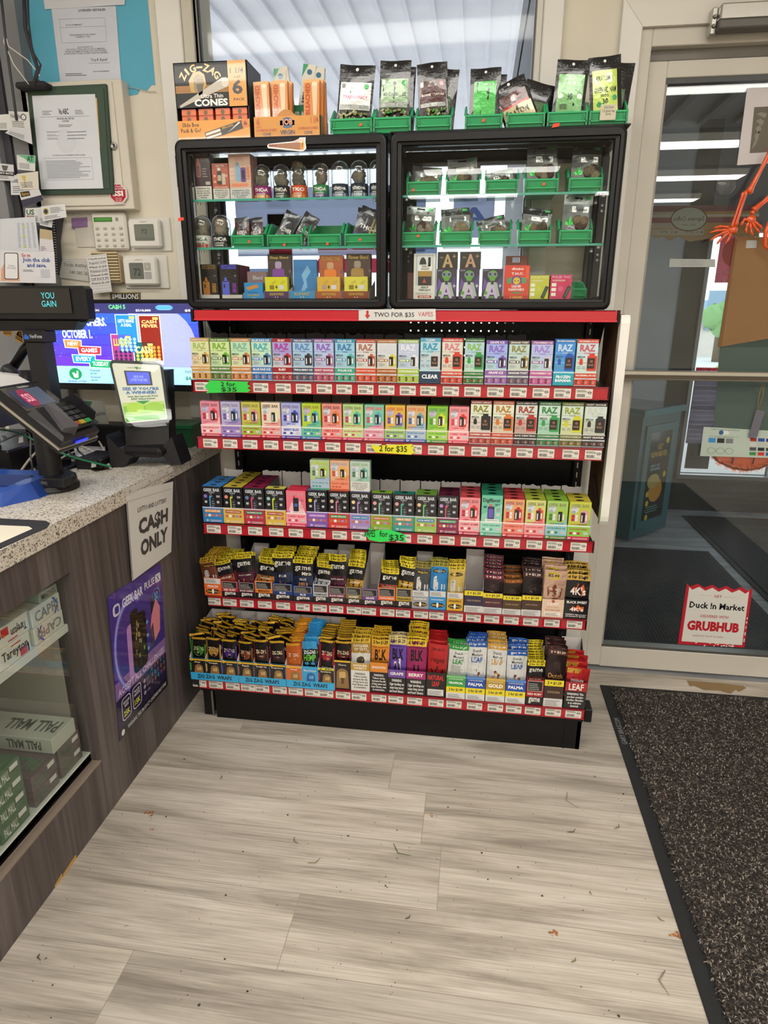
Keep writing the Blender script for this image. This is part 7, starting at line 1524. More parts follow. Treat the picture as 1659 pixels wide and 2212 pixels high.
for k in range(4):carton_c(-.775,-.685,.2006+.0405*k,.2006+.0405*k+.04,.28,'2c5a38','PALL MALL','d8e0d4',['bottom','second','third','topmost'][k]+' green carton of the green stack behind the counter glass',gb,True,deco=wl,topc='3f7a4a' if k == 3 else None)
carton_c(-.58,-.49,.2826,.323,.3,'b9bdb0',None,None,'pale grey green carton lying on the far brown stack',gb,True,topc='1f3a2c')
for k in range(3):carton_c(-.875,-.79,.2006+.0405*k,.2006+.0405*k+.04,.28,'2c5a38','PALL MALL','d8e0d4',['bottom','middle','top'][k]+' green carton at the left picture edge behind the counter glass',gb,True,deco=wl)
# ================================================================== things on the counter
# card terminal on its pedestal
t=thing('card_terminal','black card payment terminal with blue light tilted on its pedestal','card terminal',(-.262,-.226,CZ+.0006))
m=MB();c0=(-.262,-.226,CZ+.0006)
m.lathe([(.066,0),(.066,.012),(.06,.016),(.062,.018),(.06,.034),(.052,.036),(.05,.04)],c0,'18171a','black',36);m.box(c0[0]+.015,c0[1]-.055,CZ+.017,c0[0]+.07,c0[1]-.01,CZ+.042,'1d1c20','black',.003);m.build('pedestal_base',t)
m=MB();m.lathe([(.031,.036),(.029,.06),(.029,.17),(.02,.2)],c0,'17161a','black',28);m.build('pedestal_column',t)
# tilted slab: u along Y (far), v from customer edge up to top
O=Vector((-.128,-.362,.985));Uy=Vector((.0,.158,0));Vv=Vector((-.155,-.0,.125));Nn=Vector((.125,0,.155)).normalized()
m=MB();m.T=None
def slab(u0,u1,v0,v1,n0,n1,col,mt,m_):
    q=[O+Uy*a+Vv*b_+Nn*c for c in (n0,n1) for a,b_ in ((u0,v0),(u1,v0),(u1,v1),(u0,v1))];m_.hexa(q,col,mt)
slab(-.02,1.02,-.02,1.02,-.012,-.006,'b8b2a8','metal',m);slab(-.02,1.02,-.03,1.02,-.02,-.012,'1a1a1c','black',m);slab(0,1,0,1,-.006,.012,'1b1a1e','black',m)
m.hexa([O+Uy*.0+Vv*.0+Nn*.012,O+Uy*1+Vv*.0+Nn*.012,O+Uy*1+Vv*.52+Nn*.012,O+Uy*0+Vv*.52+Nn*.012,O+Uy*.06+Vv*.04+Nn*.02,O+Uy*.94+Vv*.04+Nn*.02,O+Uy*.94+Vv*.5+Nn*.03,O+Uy*.06+Vv*.5+Nn*.03],'1f1e22','black')
m.build('terminal_body',t)
f=Fr(m,(0,0,0),(0,1,0),(0,0,1));
m=MB();f=Fr(m,O+Nn*.0125,Uy,Vv,'gloss');f.N=Nn;f.rect(.04,.55,.96,.96,'2e2a2a',1);f.m='screen';f.rect(.12,.6,.84,.9,'22263c',2);f.rect(.42,.6,.84,.9,'3a4250',2.4);f.poly([(.3,.6),(.44,.6),(.5,.68),(.5,.82),(.44,.9),(.3,.9),(.24,.82),(.24,.68)],'6a2038',3);f.text('SSI',.28,.68,.46,.82,'b87a88',4,1);f.m='gloss';f.text('Verifone',.4,.92,.66,.95,'c8c8cc',4,.5);m.build('terminal_screen',t)
m=MB()
slab(.3,.98,.06,.5,.028,.031,'0f0f11','black',m)
for r_ in range(4):
    for k in range(3):slab(.4+.16*k,.52+.16*k,.1+.085*r_,.16+.085*r_,.031,.035,['2b2b2f','2b2b2f','2b2b2f'][k] if r_ else ['8a3a2a','a8922a','2f8a4a'][k],'plastic',m)
m.build('keypad',t)
m=MB();m.hexa([O+Uy*.3+Vv*.02+Nn*.012,O+Uy*.3+Vv*.5+Nn*.012,O+Uy*.27+Vv*.55+Nn*.012,O+Uy*.1+Vv*.1+Nn*.012,O+Uy*.32+Vv*.04+Nn*.044,O+Uy*.34+Vv*.44+Nn*.05,O+Uy*.28+Vv*.5+Nn*.04,O+Uy*.14+Vv*.12+Nn*.03],'47454a','black');m.build('side_shield',t)
m=MB();m.hexa([O+Uy*.94+Vv*.1+Nn*.012,O+Uy*1+Vv*.1+Nn*.012,O+Uy*1+Vv*.62+Nn*.012,O+Uy*.94+Vv*.62+Nn*.012,O+Uy*.93+Vv*.16+Nn*.05,O+Uy*.97+Vv*.16+Nn*.05,O+Uy*.97+Vv*.5+Nn*.055,O+Uy*.93+Vv*.5+Nn*.055],'1a191d','black');m.build('keypad_shield',t)
m=MB();slab(.35,.68,-.026,-.018,-.004,.004,'2a3cf0','glow',m);m.build('status_light',t,label='glowing blue status light')
# blue penny tray
m=MB();y0,y1,x0,x1=-.405,-.2,-.62,-.24;zc=CZ+.0006
base=[(x0,y0,zc),(-.277,y0,zc),(-.235,-.32,zc),(-.235,y1,zc),(x0,y1,zc)]
top_=[(x0,y0+.02,zc+.03),(-.285,y0+.02,zc+.03),(-.255,-.32,zc+.04),(-.262,y1-.006,zc+.042),(x0,y1-.006,zc+.042)]
nb=5;m.add(base+top_,[(4,3,2,1,0)]+[(i,(i+1) % nb,nb+(i+1) % nb,nb+i) for i in range(nb)],'24479a','plastic')
inn=[(x0,y0+.06,zc+.033),(-.305,y0+.06,zc+.033),(-.295,y1-.05,zc+.04),(x0,y1-.05,zc+.04)];low=[(x,y,zc+.012) for x,y,z in [(x0,y0+.07,0),(-.315,y0+.07,0),(-.305,y1-.06,0),(x0,y1-.06,0)]]
tp=[Vector(p) for p in top_];i_=[Vector(p) for p in inn]
m.add(tp+i_,[(0,1,6,5),(1,2,3,7,6),(3,4,8,7)],'2b52a8','plastic');m.add(i_+[Vector(p) for p in low],[(0,1,5,4),(1,2,6,5),(2,3,7,6),(4,5,6,7)],'1a3474','plastic')
f=Fr(m,(-.40,y0+.0028,zc+.004),(.11,0,0),(0,.016,.024),'gloss');f.ell(.55,.5,.3,'3a4048',1,rv=.44);
for k in range(3):f.poly([(.45+.08*k,.85),(.49+.08*k,.82),(.495+.08*k,.3),(.47+.08*k,.16),(.46+.08*k,.5)],'6ad83a',2)
solo(m,'coin_tray','blue plastic coin tray with a green claw mark sticker on the counter','tray',loc=(-.4,-.3,zc))
# counter mat at the left edge
t=thing('counter_mat','black edged counter mat with a blank paper insert at the left','mat',(-.2,-.6,CZ+.0006))
m=MB();zc=CZ+.0006;P=[at(*q,Z=zc) for q in [(0,1120),(98,1126),(108,1131),(102,1140),(0,1186)]];P=[(-.5,P[0].y,zc)]+[tuple(p) for p in P[1:4]]+[(P[4].x,P[4].y,zc),(-.12,-.95,zc),(-.5,-.95,zc)]
m.add([(x,y,z) for x,y,z in P]+[(x,y,z+.0015) for x,y,z in P],[tuple(range(7,14))[::-1]]+[(i,(i+1) % 7,7+(i+1) % 7,7+i) for i in range(7)],'26252b','rubber');m.build('mat_base',t)
m=MB();Q=[at(*q,Z=zc+.002) for q in [(-60,1132),(62,1137),(70,1142),(0,1173),(-60,1198)]];m.add([tuple(p) for p in Q],[(4,3,2,1,0)],'e4dccb','paper');m.build('paper_insert',t)
# lottery ticket checker
t=thing('ticket_checker','lottery ticket checker on a curved black stand in front of the monitor','ticket checker',(-.15,.1,CZ+.0006))
zc=CZ+.0006
def curved_plate(x0,x1,ybase,z0,z1,lean,thick,col,mt,m,n=10,bow=.012,rnd_=.02):
    """slightly bowed upright plate leaning back"""
    def f(u,v):x=x0+(x1-x0)*u;return Vector((x,ybase+lean*v-bow*math.sin(math.pi*u),z0+(z1-z0)*v))
    fs=[f(i/n,j/n) for j in range(n+1) for i in range(n+1)]
    m.grid(f,n,n,col,mt);m.grid(lambda u,v:f(1-u,v)+Vector((0,thick,0)),n,n,col,mt)
    for a in (0,1):
        m.grid(lambda u,v:f(a,v)+Vector((0,thick*(u if a else 1-u),0)),1,n,col,mt);m.grid(lambda u,v:f(u if not a else 1-u,a)+Vector((0,thick*v,0)),n,1,col,mt)
    return f
m=MB()
# base: saddle shaped foot with two flared ends
def saddle(sy,m):
    pts=[(-.236,0),(-.238,.10),(-.226,.085),(-.208,.06),(-.175,.048),(-.12,.048),(-.09,.058),(-.07,.08),(-.062,.088),(-.042,0),(-.072,0),(-.09,.028),(-.14,.038),(-.18,.028),(-.2,0)]
    m.prism([(x,.045+.35*(x+.15)+sy,zc+z) for x,z in pts],(0,.075,0),'1c1b1f','black')
saddle(0,m)
m.box(-.21,.03,zc+.03,-.08,.13,zc+.06,'18171b','black',.01);m.build('stand',t)
m=MB();m.hexa([(-.205,.06,zc+.05),(-.085,.10,zc+.05),(-.09,.16,zc+.05),(-.21,.14,zc+.05),(-.222,.105,zc+.28),(-.09,.145,zc+.28),(-.09,.19,zc+.28),(-.222,.16,zc+.28)],'17161a','black');m.build('housing',t)
PL=[at(268,922,Y=.03),at(368,912,Y=.075),at(350,782,Y=.11),at(234,777,Y=.065)]
nrm=(PL[1]-PL[0]).cross(PL[3]-PL[0]).normalized()
if nrm.y > 0:nrm=-nrm
def plate(m,cs,th,col,mt,inset=0,rc=.1):
    A,B,C_,D_=cs
    f_=lambda u,v:A*(1-u)*(1-v)+B*u*(1-v)+C_*u*v+D_*(1-u)*v
    o=[]
    for cu,cv,g0 in ((1-rc,rc,-90),(1-rc,1-rc,0),(rc,1-rc,90),(rc,rc,180)):
        for k in range(5):q=math.radians(g0+22.5*k);o.append((min(1,max(0,cu+rc*math.cos(q))),min(1,max(0,cv+rc*math.sin(q)))))
    m.prism([f_(u,v) for u,v in o],-nrm*th,col,mt);return f_
m=MB();plate(m,PL,.012,'2a2c30','black',rc=.1);m.build('face_frame',t)
ctr=sum(PL,Vector())/4;PS=[ctr+(p-ctr)*.9+nrm*.0008 for p in PL]
m=MB();f_=plate(m,PS,.0006,'e4e2d4','print',rc=.05);f=Fr(m,PS[0],PS[1]-PS[0],PS[3]-PS[0],'print',fn=f_,eps=.0003);f.N=nrm;f.asp=.72
f.rect(0.02,0.02,.98,.3,'8cc83c',1);f.rect(.02,.02,.98,.1,'5fb83a',1.4);f.ell(.3,.24,.2,'b4dc4a',1.7,rv=.1);f.ell(.75,.22,.22,'a4d44a',1.8,rv=.11);f.rect(.02,.28,.98,.34,'c4dc7a',1.2)
f.text("SEE IF YOU'RE\nA WINNER!",.1,.48,.9,.6,'3a78c0',2.4,1.6);f.text('Scan the barcode from\nANY ticket below.',.18,.38,.86,.46,'3a7a48',2.4,1);f.poly([(.34,.36),(.66,.36),(.5,.3)],'2a9a4a',2.6);f.text('Talk to your retailer about cashing winning tickets.',.08,.1,.92,.14,'eef4e8',2.4,.4);f.text("we're   game",.3,.915,.7,.95,'8a9a80',2.4,.3);f.poly([(.46,.95),(.54,.95),(.5,.9)],'3a9a4a',2.8)
f.rect(.22,.63,.78,.88,'3a3a3e',2);f.m='screen';f.rect(.26,.655,.74,.86,'3a44b8',3);f.text('CHECK YOUR\nLOTTERY TICKET HERE',.32,.7,.68,.8,'8a98e8',4,.3)
m.build('face_print',t)
m=MB();PC=[ctr+(p-ctr)*1.1+nrm*.006 for p in PL];plate(m,PC,.0015,'ffffff','caseglass',rc=.12);m.build('clear_cover',t)
# monitor
t=thing('lottery_monitor','wide lottery monitor showing purple new scratchers advert behind the counter','monitor',(-.32,.3,CZ+.0006))
MX0,MX1,MZ0,MZ1,MY=-.635,-.040,1.035,1.326,.3
m=MB();m.box(MX0,MY,MZ0,MX1,MY+.03,MZ1,'151418','black',.003);m.build('bezel',t)
m=MB();m.box(-.36,MY+.03,1.1,-.28,MY+.08,1.2,'151418','black',.005);m.box(-.35,MY+.05,CZ+.0006,-.29,MY+.08,1.15,'151418','black');m.box(-.45,MY-.04,CZ+.0006,-.262,MY+.12,CZ+.012,'151418','black',.003);m.build('stand',t)
m=MB();sx0,sx1,sz0,sz1=MX0+.012,MX1-.006,MZ0+.022,MZ1-.012;m.box(sx0,MY-.0008,sz0,sx1,MY,sz1,'5a3ac8','screen');f=Fr(m,(sx0,MY-.0008,sz0),(sx1-sx0,0,0),(0,0,sz1-sz0),'screen')
cols_=['6a3ad0','5a40d4','4a48d8','3f55dc','3a62e0']
for k in range(5):f.rect(0,.22+.132*k,1,.36+.132*k,cols_[k],1)
f.rect(0,.88,1,1,'3a3a6c',1.3);f.rect(0,0,1,.22,'a8d8f8',1.3);f.ell(.74,.5,.24,'a0a8f0',1.4,rv=.48,n=30);f.rect(.5,.88,1,1,'3a3a6c',1.8);f.rect(.4,0,1,.22,'a8d8f8',1.8)
f.text('POWERBALL',.165,.93,.28,.985,'e0b0b8',2.4,1.5);f.text('$295 MILLION',.30,.9,.42,.93,'f0f0f8',2.4,1);f.text('CA$H 5',.48,.925,.58,.985,'6ad88a',2.4,1.6);f.text('$210,000',.64,.9,.73,.93,'f0f0f8',2.4,1);f.rr(.76,.92,.86,.98,.02,'6aa8e8',2.4);f.text('$83',.93,.9,.98,.93,'f0f0f8',2.4,1)
f.text('NEW SCRATCHERS.',.1,.72,.455,.83,'d8e8fc',2.4,2);f.text('OCTOBER 1.',.175,.57,.36,.68,'d8e8fc',2.4,2)
for (a_,b_,c_,d_,cc_,tx) in [(.18,.45,.285,.56,'f08a3a','NEW'),(.26,.37,.40,.48,'e0383c','GAMES'),(.22,.26,.36,.37,'1fa8e8','EVERY'),(.32,.2,.46,.31,'1fb070','TUESDAY')]:
    f.poly([(a_,b_),(c_,b_-.01),(c_+.005,d_-.01),(a_-.005,d_)],'e8eefc',2.4);f.poly([(a_+.006,b_+.01),(c_-.005,b_+.002),(c_,d_-.022),(a_+.002,d_-.01)],cc_,2.8);f.text(tx,a_+.02,b_+.025,c_-.02,d_-.03,'f4f0f8',3.3,1.4)
f.rect(0,0,1,.2,'a8d8f8',4);f.ell(.225,.12,.04,'1f9a5a',4.6,rv=.075);f.poly([(.215,.07),(.24,.07),(.245,.16),(.235,.16),(.23,.11),(.215,.14),(.205,.13)],'e8f4fc',5);f.text('VIRGINIA LOTTERY',.17,.012,.29,.035,'3a4a7a',5,.5);f.text('Powerball',.32,.155,.38,.18,'3a4a5a',5,.3);f.text('$3.00',.32,.115,.36,.14,'1f8a5a',5,1);f.text('Powerball',.32,.07,.38,.095,'3a4a5a',5,.3);f.text('$3.00',.32,.03,.36,.055,'1f8a5a',5,1);f.text('TOTAL',.9,.15,.96,.18,'1f5a5a',5,.8);f.text('$6.00',.9,.06,.985,.11,'1f7a4a',5,1)
def ticket(a_,b_,c_,d_,col_,ttl,tc_,dots):
    f.rect(a_-.004,b_-.008,c_+.004,d_+.008,'f4ecdc',3);f.rect(a_,b_,c_,d_,col_,3.3);f.text(ttl,a_+.012,d_-.14,c_-.012,d_-.05,tc_,3.8,1.4);f.rect(c_-.04,d_-.045,c_-.008,d_-.015,'e8d86a',3.6)
    for i_ in range(4):
        for j_ in range(4):f.ell(a_+.02+(c_-a_-.04)*i_/3,b_+.03+.045*j_,.009,dots,3.7)
ticket(.515,.40,.635,.86,'2a8ad8',"LET'S MAKE\nA DEAL",'e8f4fc','a8dcf4');ticket(.655,.30,.775,.85,'8a2a20','CASH\nFEVER','f0d88a','d8a03a');ticket(.475,.24,.60,.62,'b03a8a','LUCKY','c8e83a','3a2a5a');ticket(.605,.24,.73,.53,'1f6a6a','CASH','e8e0a0','e8c84a')
rr_=random.Random(4)
for k in range(60):f.ell(rr_.uniform(.1,.98),rr_.uniform(.24,.86),.0016,'d8dcfc',2)
m.build('screen',t,label='glowing purple and blue advert screen')
# customer pole display
t=thing('pole_display','black customer pole display reading you gain above the card terminal','display',(-.39,-.03,CZ+.0006))
m=MB();Yd=-.03
m.box(-.62,Yd,1.262,-.222,Yd+.05,1.357,'1a191c','black',.008);m.box(-.63,Yd-.004,1.285,-.262,Yd,1.35,'0b0b0d','gloss');m.hexa([(-.52,Yd+.005,1.236),(-.27,Yd+.005,1.24),(-.27,Yd+.045,1.24),(-.52,Yd+.045,1.236),(-.56,Yd,1.264),(-.25,Yd,1.264),(-.25,Yd+.05,1.264),(-.56,Yd+.05,1.264)],'1a191c','black');m.build('display_head',t)
m=MB();f=Fr(m,(-.626,Yd-.0045,1.285),(.364,0,0),(0,0,.065),'glow');f.text('YOU\nGAIN',.76,.26,.88,.84,'46a0a8',1,.3);m.build('display_text',t,label='glowing teal letters')
m=MB();m.box(-.425,Yd-.005,1.205,-.355,Yd+.05,1.24,'1c1c1f','black',.004);m.hexa([(-.412,Yd,.842),(-.362,Yd,.842),(-.362,Yd+.045,.842),(-.412,Yd+.045,.842),(-.42,Yd,1.21),(-.366,Yd,1.21),(-.366,Yd+.045,1.21),(-.42,Yd+.045,1.21)],'201f23','black');f=Fr(m,(-.423,Yd-.0055,1.21),(.066,0,0),(0,0,.026));f.poly([(.05,.2),(.32,.2),(.3,.5),(.15,.75)],'2a5ac0',1);f.text('VeriFone',.34,.3,.92,.7,'b9bcc4',1,.6);m.build('pole',t)
m=MB();m.box(-.44,Yd-.02,CZ+.0006,-.34,Yd+.06,CZ+.012,'1a1a1d','black',.003);m.build('foot',t)
# clutter: black boxes
def bxt(x0,y0,x1,y1,h,name,lb,cat,col='151417',z=CZ+.0006):
    m=MB();m.box(x0,y0,z,x1,y1,z+h,col,'black',.005);m.box(x0+.01,y0-.001,z+h*.3,x1-.01,y0,z+h*.34,'26262a','black');return solo(m,name,lb,cat,loc=((x0+x1)/2,(y0+y1)/2,z))
bxt(-.78,-.13,-.455,.2,.075,'receipt_printer','black receipt printer box behind the blue coin tray','printer')
bxt(-.33,-.02,-.245,.1,.034,'power_adapter','low black power adapter on the counter behind the terminal','adapter')
m=MB();m.hexa([(-.68,-.16,1.0),(-.44,-.16,.985),(-.44,0.02,.985),(-.68,.02,1.0),(-.70,-.17,1.06),(-.48,-.17,1.03),(-.48,.02,1.03),(-.70,.02,1.06)],'1b1a1e','black');m.box(-.60,-.1,CZ+.0762,-.54,-.04,1.0,'17161a','black',.004)
solo(m,'pin_pad','dark second terminal on a bracket behind the card terminal','terminal',loc=(-.53,-.07,CZ+.0006))
# handset and tokens above
m=MB();a=at(70,735,Y=.12);b_=at(22,800,Y=.12);m.tube([a,a*.7+b_*.3+Vector((0,-.006,0)),b_],[.012,.015,.016],'161518','black',10);c_=at(5,800,Y=.1);d_=at(42,812,Y=.1);m.tube([c_,(c_+d_)/2+Vector((0,-.01,.01)),d_],[.016,.022,.012],'3a3a3c','black',10);
solo(m,'barcode_scanner','black handheld barcode scanner hanging left of the pole','scanner',loc=tuple(b_))
m=MB();P=[at(*q,Y=.02) for q in [(-60,850),(70,828),(40,812),(-60,800)]];m.add([p for p in P]+[p+Vector((0,.05,-.003)) for p in P],[(0,1,2,3),(7,6,5,4),(0,4,5,1)],'dcdadc','paper');m.tube([(-.5,.05,CZ+.077),(-.5,.06,1.12)],.02,'2a2a2d','black');solo(m,'receipt_paper','white receipt paper spilling over the scanner at the left','paper',loc=tuple(P[0]))
for k,(u,v,r_,lb) in enumerate([(16,714,.0,'round gold token hanging left of the pole above the scanner'),(44,728,.5,'round gold token hanging nearer the pole')]):
    c_=at(u,v,Y=.1);m=MB();m.lathe([(.017,-.002),(.017,.002)],tuple(c_),'b08a4c','metal',22,ax='y');m.box(c_.x-.014,c_.y-.002,c_.z-.002,c_.x+.014,c_.y+.002,c_.z+.022,'b08a4c','metal',.002)
    for q in range(3):m.box(c_.x-.012,c_.y-.0032,c_.z-.01+.005*q,c_.x+.012,c_.y-.002,c_.z-.008+.005*q,'4a3418','matte')
    m.lathe([(.008,-.0005),(.008,.0005)],(c_.x,c_.y-.003,c_.z+.011),'6a4a22','matte',14,ax='y');m.tube([(c_.x,c_.y,c_.z+.02),(c_.x-.01,c_.y+.01,c_.z+.05)],.002,'1a1a1a','black',6)
    o=solo(m,'gold_token',lb,'token',loc=tuple(c_),group='two gold tokens');o.rotation_euler=(0,r_,0)
m,f,P=card4([(0,842),(76,838),(76,696),(0,694)],(0,-1,0),.002,'c9c6c0','paper',Y=.42)
f.rect(0,.86,1,.89,'4a8a7a',1)
for k in range(4):f.rect(0,.12+.18*k,1,.125+.18*k,'9a9894',1);f.rect(.3*k+.05,0,.3*k+.06,.85,'9a9894',1)
f.text('9',.2,.68,.27,.74,'5a5854',2,.6);f.text('25',.2,.44,.3,.5,'5a5854',2,.6);f.rect(.8,.94,1,.99,'d84a4a',2)
solo(m,'wall_calendar','pale grid calendar behind the pole and the gold tokens','calendar',loc=tuple(P[0]))
# cables, one thing per colour run
CB=[('b8b0a4',.0032,[(0,1030,.02),(35,1028,.03),(70,985,.05),(130,930,.08),(175,915,.07),(215,955,.04),(238,1012,.0)],'thick grey cable looping over the counter hole'),
      ('b8b0a4',.003,[(30,1035,.0),(70,1030,.02),(100,1000,.05),(160,965,.05),(200,975,.03),(240,1012,.0)],'grey cable running flat behind the terminal column'),
      ('5a5854',.0024,[(0,955,.1),(60,935,.1),(66,985,.08),(68,1020,.03),(35,1032,.0)],'thin dark grey cable hanging left of the terminal'),
      ('1f7a58',.0028,[(-20,925,.1),(40,935,.1),(90,960,.09),(150,985,.06),(205,1000,.03),(240,1008,.01)],'green cable with white paper flags behind the terminal'),
      ('17161a',.0026,[(140,935,.07),(143,965,.06),(160,985,.05),(200,995,.03),(232,1012,.0)],'black cable dropping from the card terminal'),
      ('17161a',.0026,[(190,940,.09),(172,955,.08),(170,975,.05),(210,1000,.02),(236,1013,.0)],'black cable with a hooked end near the hole'),
      ('b8b0a4',.0026,[(60,1030,.0),(100,1015,.02),(140,985,.04),(180,975,.03),(225,1000,.01)],'pale cable coiled low beside the terminal base'),
      ('1a191c',.0024,[(100,1000,.03),(150,990,.03),(200,992,.02),(236,1010,.0)],'thin black cable lying under the grey ones')]
for col,r_,pts,lb in CB:
    P=[]
    for i,(u,v,h) in enumerate(pts):P.append(at(u,v,Z=CZ+.004+h))
    Q=[]
    for i in range(len(P)-1):
        p0=P[max(0,i-1)];p1=P[i];p2=P[i+1];p3=P[min(len(P)-1,i+2)]
        for s_ in range(5):
            q=s_/5;Q.append(.5*((2*p1)+(p2-p0)*q+(2*p0-5*p1+4*p2-p3)*q*q+(3*p1-p0-3*p2+p3)*q**3))
    Q.append(P[-1]);m=MB();m.tube(Q,r_,col,'rubber',8);t=thing('cable',lb,'cable',tuple(P[0]),'cables on the counter');m.build('cable_run',t)
    if col == '1f7a58':
        for (u,v,lb2) in [(8,928,0),(46,950,0),(203,1003,0),(216,1000,0)]:
            c_=at(u,v,Z=CZ+.09 if u < 100 else CZ+.02);m=MB();m.prism([c_+Vector((-.008,-.004,-.01)),c_+Vector((.008,-.004,-.006)),c_+Vector((.01,-.004,.012)),c_+Vector((-.004,-.004,.008))],(0,.001,0),'d4d4d0','paper');m.build('paper_flag',t,label='white paper cable flag')
m=MB();zc=CZ+.0012;m.add([at(u,v,Z=zc) for u,v in [(196,1014),(215,1008),(244,1005),(240,1011),(222,1016),(205,1019)]],[(5,4,3,2,1,0)],'3a2a20','matte');tag(m.build('counter_hole'),'dark ragged cable hole in the pale worktop','hole')
# papers and game sign behind
m,f,P=card4([(165,990),(228,975),(226,958),(152,940)],(0,0,1),.0008,'d0d2d4','paper',Z=CZ+.028)
f.lines(.3,.2,.95,.9,6,'7a7c80',1);solo(m,'receipt','printed receipt sheet behind the cables','paper',loc=tuple(P[0]))
m=MB();P=[at(*q,Z=CZ+.0008) for q in [(372,968),(440,968),(440,937),(380,932)]];m.add(P,[(0,1,2,3)],'dad9d4','paper');solo(m,'paper_sheet','white paper sheet lying on the counter right of the ticket checker','paper',loc=tuple(P[0]))
m,f,P=card4([(160,965),(240,935),(222,868),(165,862)],(0,-1,0),.003,'8f9088','paper',Y=.2)
f.rect(0,0,1,.3,'6a8a3a',1);f.text("we're game",.1,.55,.98,.72,'4a4c48',2,.3);f.poly([(.25,.98),(.6,.98),(.44,.74)],'2f5a3a',2);P[0]
solo(m,'game_sign','small grey green sign standing in the dark under the monitor','sign',loc=tuple(P[0]))
m=MB();a=at(405,945,Y=.33);zb=CZ+.0006;m.hexa([(-.235,.33,zb),(-.12,.33,zb),(-.12,.43,zb),(-.235,.43,zb),(-.245,.325,zb+.075),(-.11,.325,zb+.075),(-.11,.44,zb+.075),(-.245,.44,zb+.075)],'14532f','plastic');m.box(-.25,.32,zb+.066,-.105,.445,zb+.08,'17603a','plastic',.002)
solo(m,'storage_bin','dark green bin on the counter behind the shelving end','storage bin',loc=(-.18,.38,zb))
m=MB();m.box(-.62,.18,CZ+.0006,-.26,.255,CZ+.1,'0f0f12','black',.004);solo(m,'dark_box','dark equipment box in the shade under the monitor','box',loc=(-.44,.24,CZ))
m=MB();P_=[at(438,700,Y=.42),at(476,740,Y=.42)];m.box(-.02,.445,1.15,-.003,.449,1.262,'b4b2b4','paper');solo(m,'grey_card','grey printed card between the monitor and the shelving','card',loc=(-.01,.445,1.15))
# ================================================================== on the back wall
def wcard(cs,col,name,lb,cat='card',grp=None,fn=None,Y=YW-.002,mt='paper',th=.0008):
    m,f,P=card4(cs,(0,-1,0),th,col,mt,Y=Y)
    if fn:fn(f)
    return solo(m,name,lb,cat,loc=tuple(P[0]),group=grp)
# electric panel
EX0,EX1,EZ0,EZ1=-.66,-.296,1.612,1.985
t=thing('electric_panel','cream metal electric panel box on the back wall','electric panel',(EX0,YW,EZ0))
m=MB();m.box(EX0,YW-.045,EZ0,EX1,YW,EZ1,'d4cdc0','paint',.002);m.build('panel_box',t)
m=MB();m.box(EX0+.02,YW-.05,EZ0+.012,EX1-.03,YW-.045,EZ1-.008,'d8d2c6','paint',.001);m.build('panel_door',t)
m=MB();c_=at(247,316,Y=YW-.05);m.lathe([(.011,0),(.011,.005),(.007,.008),(.007,.004),(.001,.004)],(c_.x,YW-.05,c_.z),'b0b0ae','metal',20,ax='y');m.box(c_.x-.001,YW-.0565,c_.z-.004,c_.x+.001,YW-.054,c_.z+.004,'2a2a2a','black');m.build('lock',t,label='round chrome lock')
YC=YW-.062
t=thing('clipboard','dark green board with a white licence sheet on the cream panel','clipboard',tuple(at(80,420,Y=YC)))
m=MB();P=[at(*q,Y=YC) for q in [(81,421),(245,418),(228,181),(58,189)]];m.prism(P,(0,.012,0),'2f4436','paint');P2=[at(*q,Y=YC) for q in [(86,411),(238,408),(224,190),(66,197)]];m.prism(P2,(0,-.002,0),'33493a','paint');m.build('board',t)
m,f,P=card4([(89,409),(223,407),(205,203),(69,207)],(0,-1,0),.0008,'d4d8e0','paper',Y=YC-.004)
f.text('Va ABC',.4,.8,.56,.86,'2f3238',1,1);f.lines(.14,.8,.3,.85,3,'6a6e78',1);f.lines(.66,.8,.8,.85,3,'6a6e78',1);f.rect(.1,.775,.88,.778,'7a7e88',1);f.text('VIRGINIA ABC RETAIL\nLICENSE',.36,.72,.64,.765,'4a4e58',1,.6);f.lines(.38,.67,.62,.7,2,'5a5e68',1)
for k in range(3):f.lines(.18,.61-.035*k,.4,.63-.035*k,2,'6a6e78',1);f.lines(.5,.61-.035*k,.82,.63-.035*k,1,'6a6e78',1)
f.text('BY ORDER OF ALCOHOLIC BEVERAGE CONTROL BOARD',.24,.36,.76,.375,'5a5e68',1,.4);f.frame(.1,.1,.86,.34,.003,'7a7e88',1);f.lines(.12,.12,.84,.32,12,'8a8e98',1.4,th=.4);f.ell(.48,.52,.16,'ced2da',.6);m.build('licence_sheet',t)
m=MB();P=[at(*q,Y=YC-.0035) for q in [(203,210),(209,212),(216,318),(212,320)]];m.prism(P,(0,.001,0),'d8b080','paper');m.build('folder_edge',t,label='tan folder edge')
# octagon security sticker
m=MB();c_=at(255,418,Y=YW-.0525);R_=.034;o=[(c_.x+R_*math.cos(math.radians(22.5+45*k)),YW-.0525,c_.z+R_*math.sin(math.radians(22.5+45*k))) for k in range(8)];m.prism(o,(0,.0006,0),'dcd4d0','gloss')
f=Fr(m,(c_.x-R_,YW-.0525,c_.z-R_),(2*R_,0,0),(0,0,2*R_),'gloss');f.poly([(.5+.46*math.cos(math.radians(22.5+45*k)),.5+.46*math.sin(math.radians(22.5+45*k))) for k in range(8)],'e4dcd8',1);f.poly([(.5+.42*math.cos(math.radians(22.5+45*k)),.5+.42*math.sin(math.radians(22.5+45*k))) for k in range(8)],'b01c38',1.4);f.text('ELECTRONIC\nALARM SYSTEM',.18,.66,.84,.84,'f0e4e4',2,.8);f.text('SSI',.22,.38,.76,.62,'f4ecec',2,2);f.text('576-1002\n632-1263\n344-3775',.34,.12,.66,.32,'f0d8d8',2,.4)
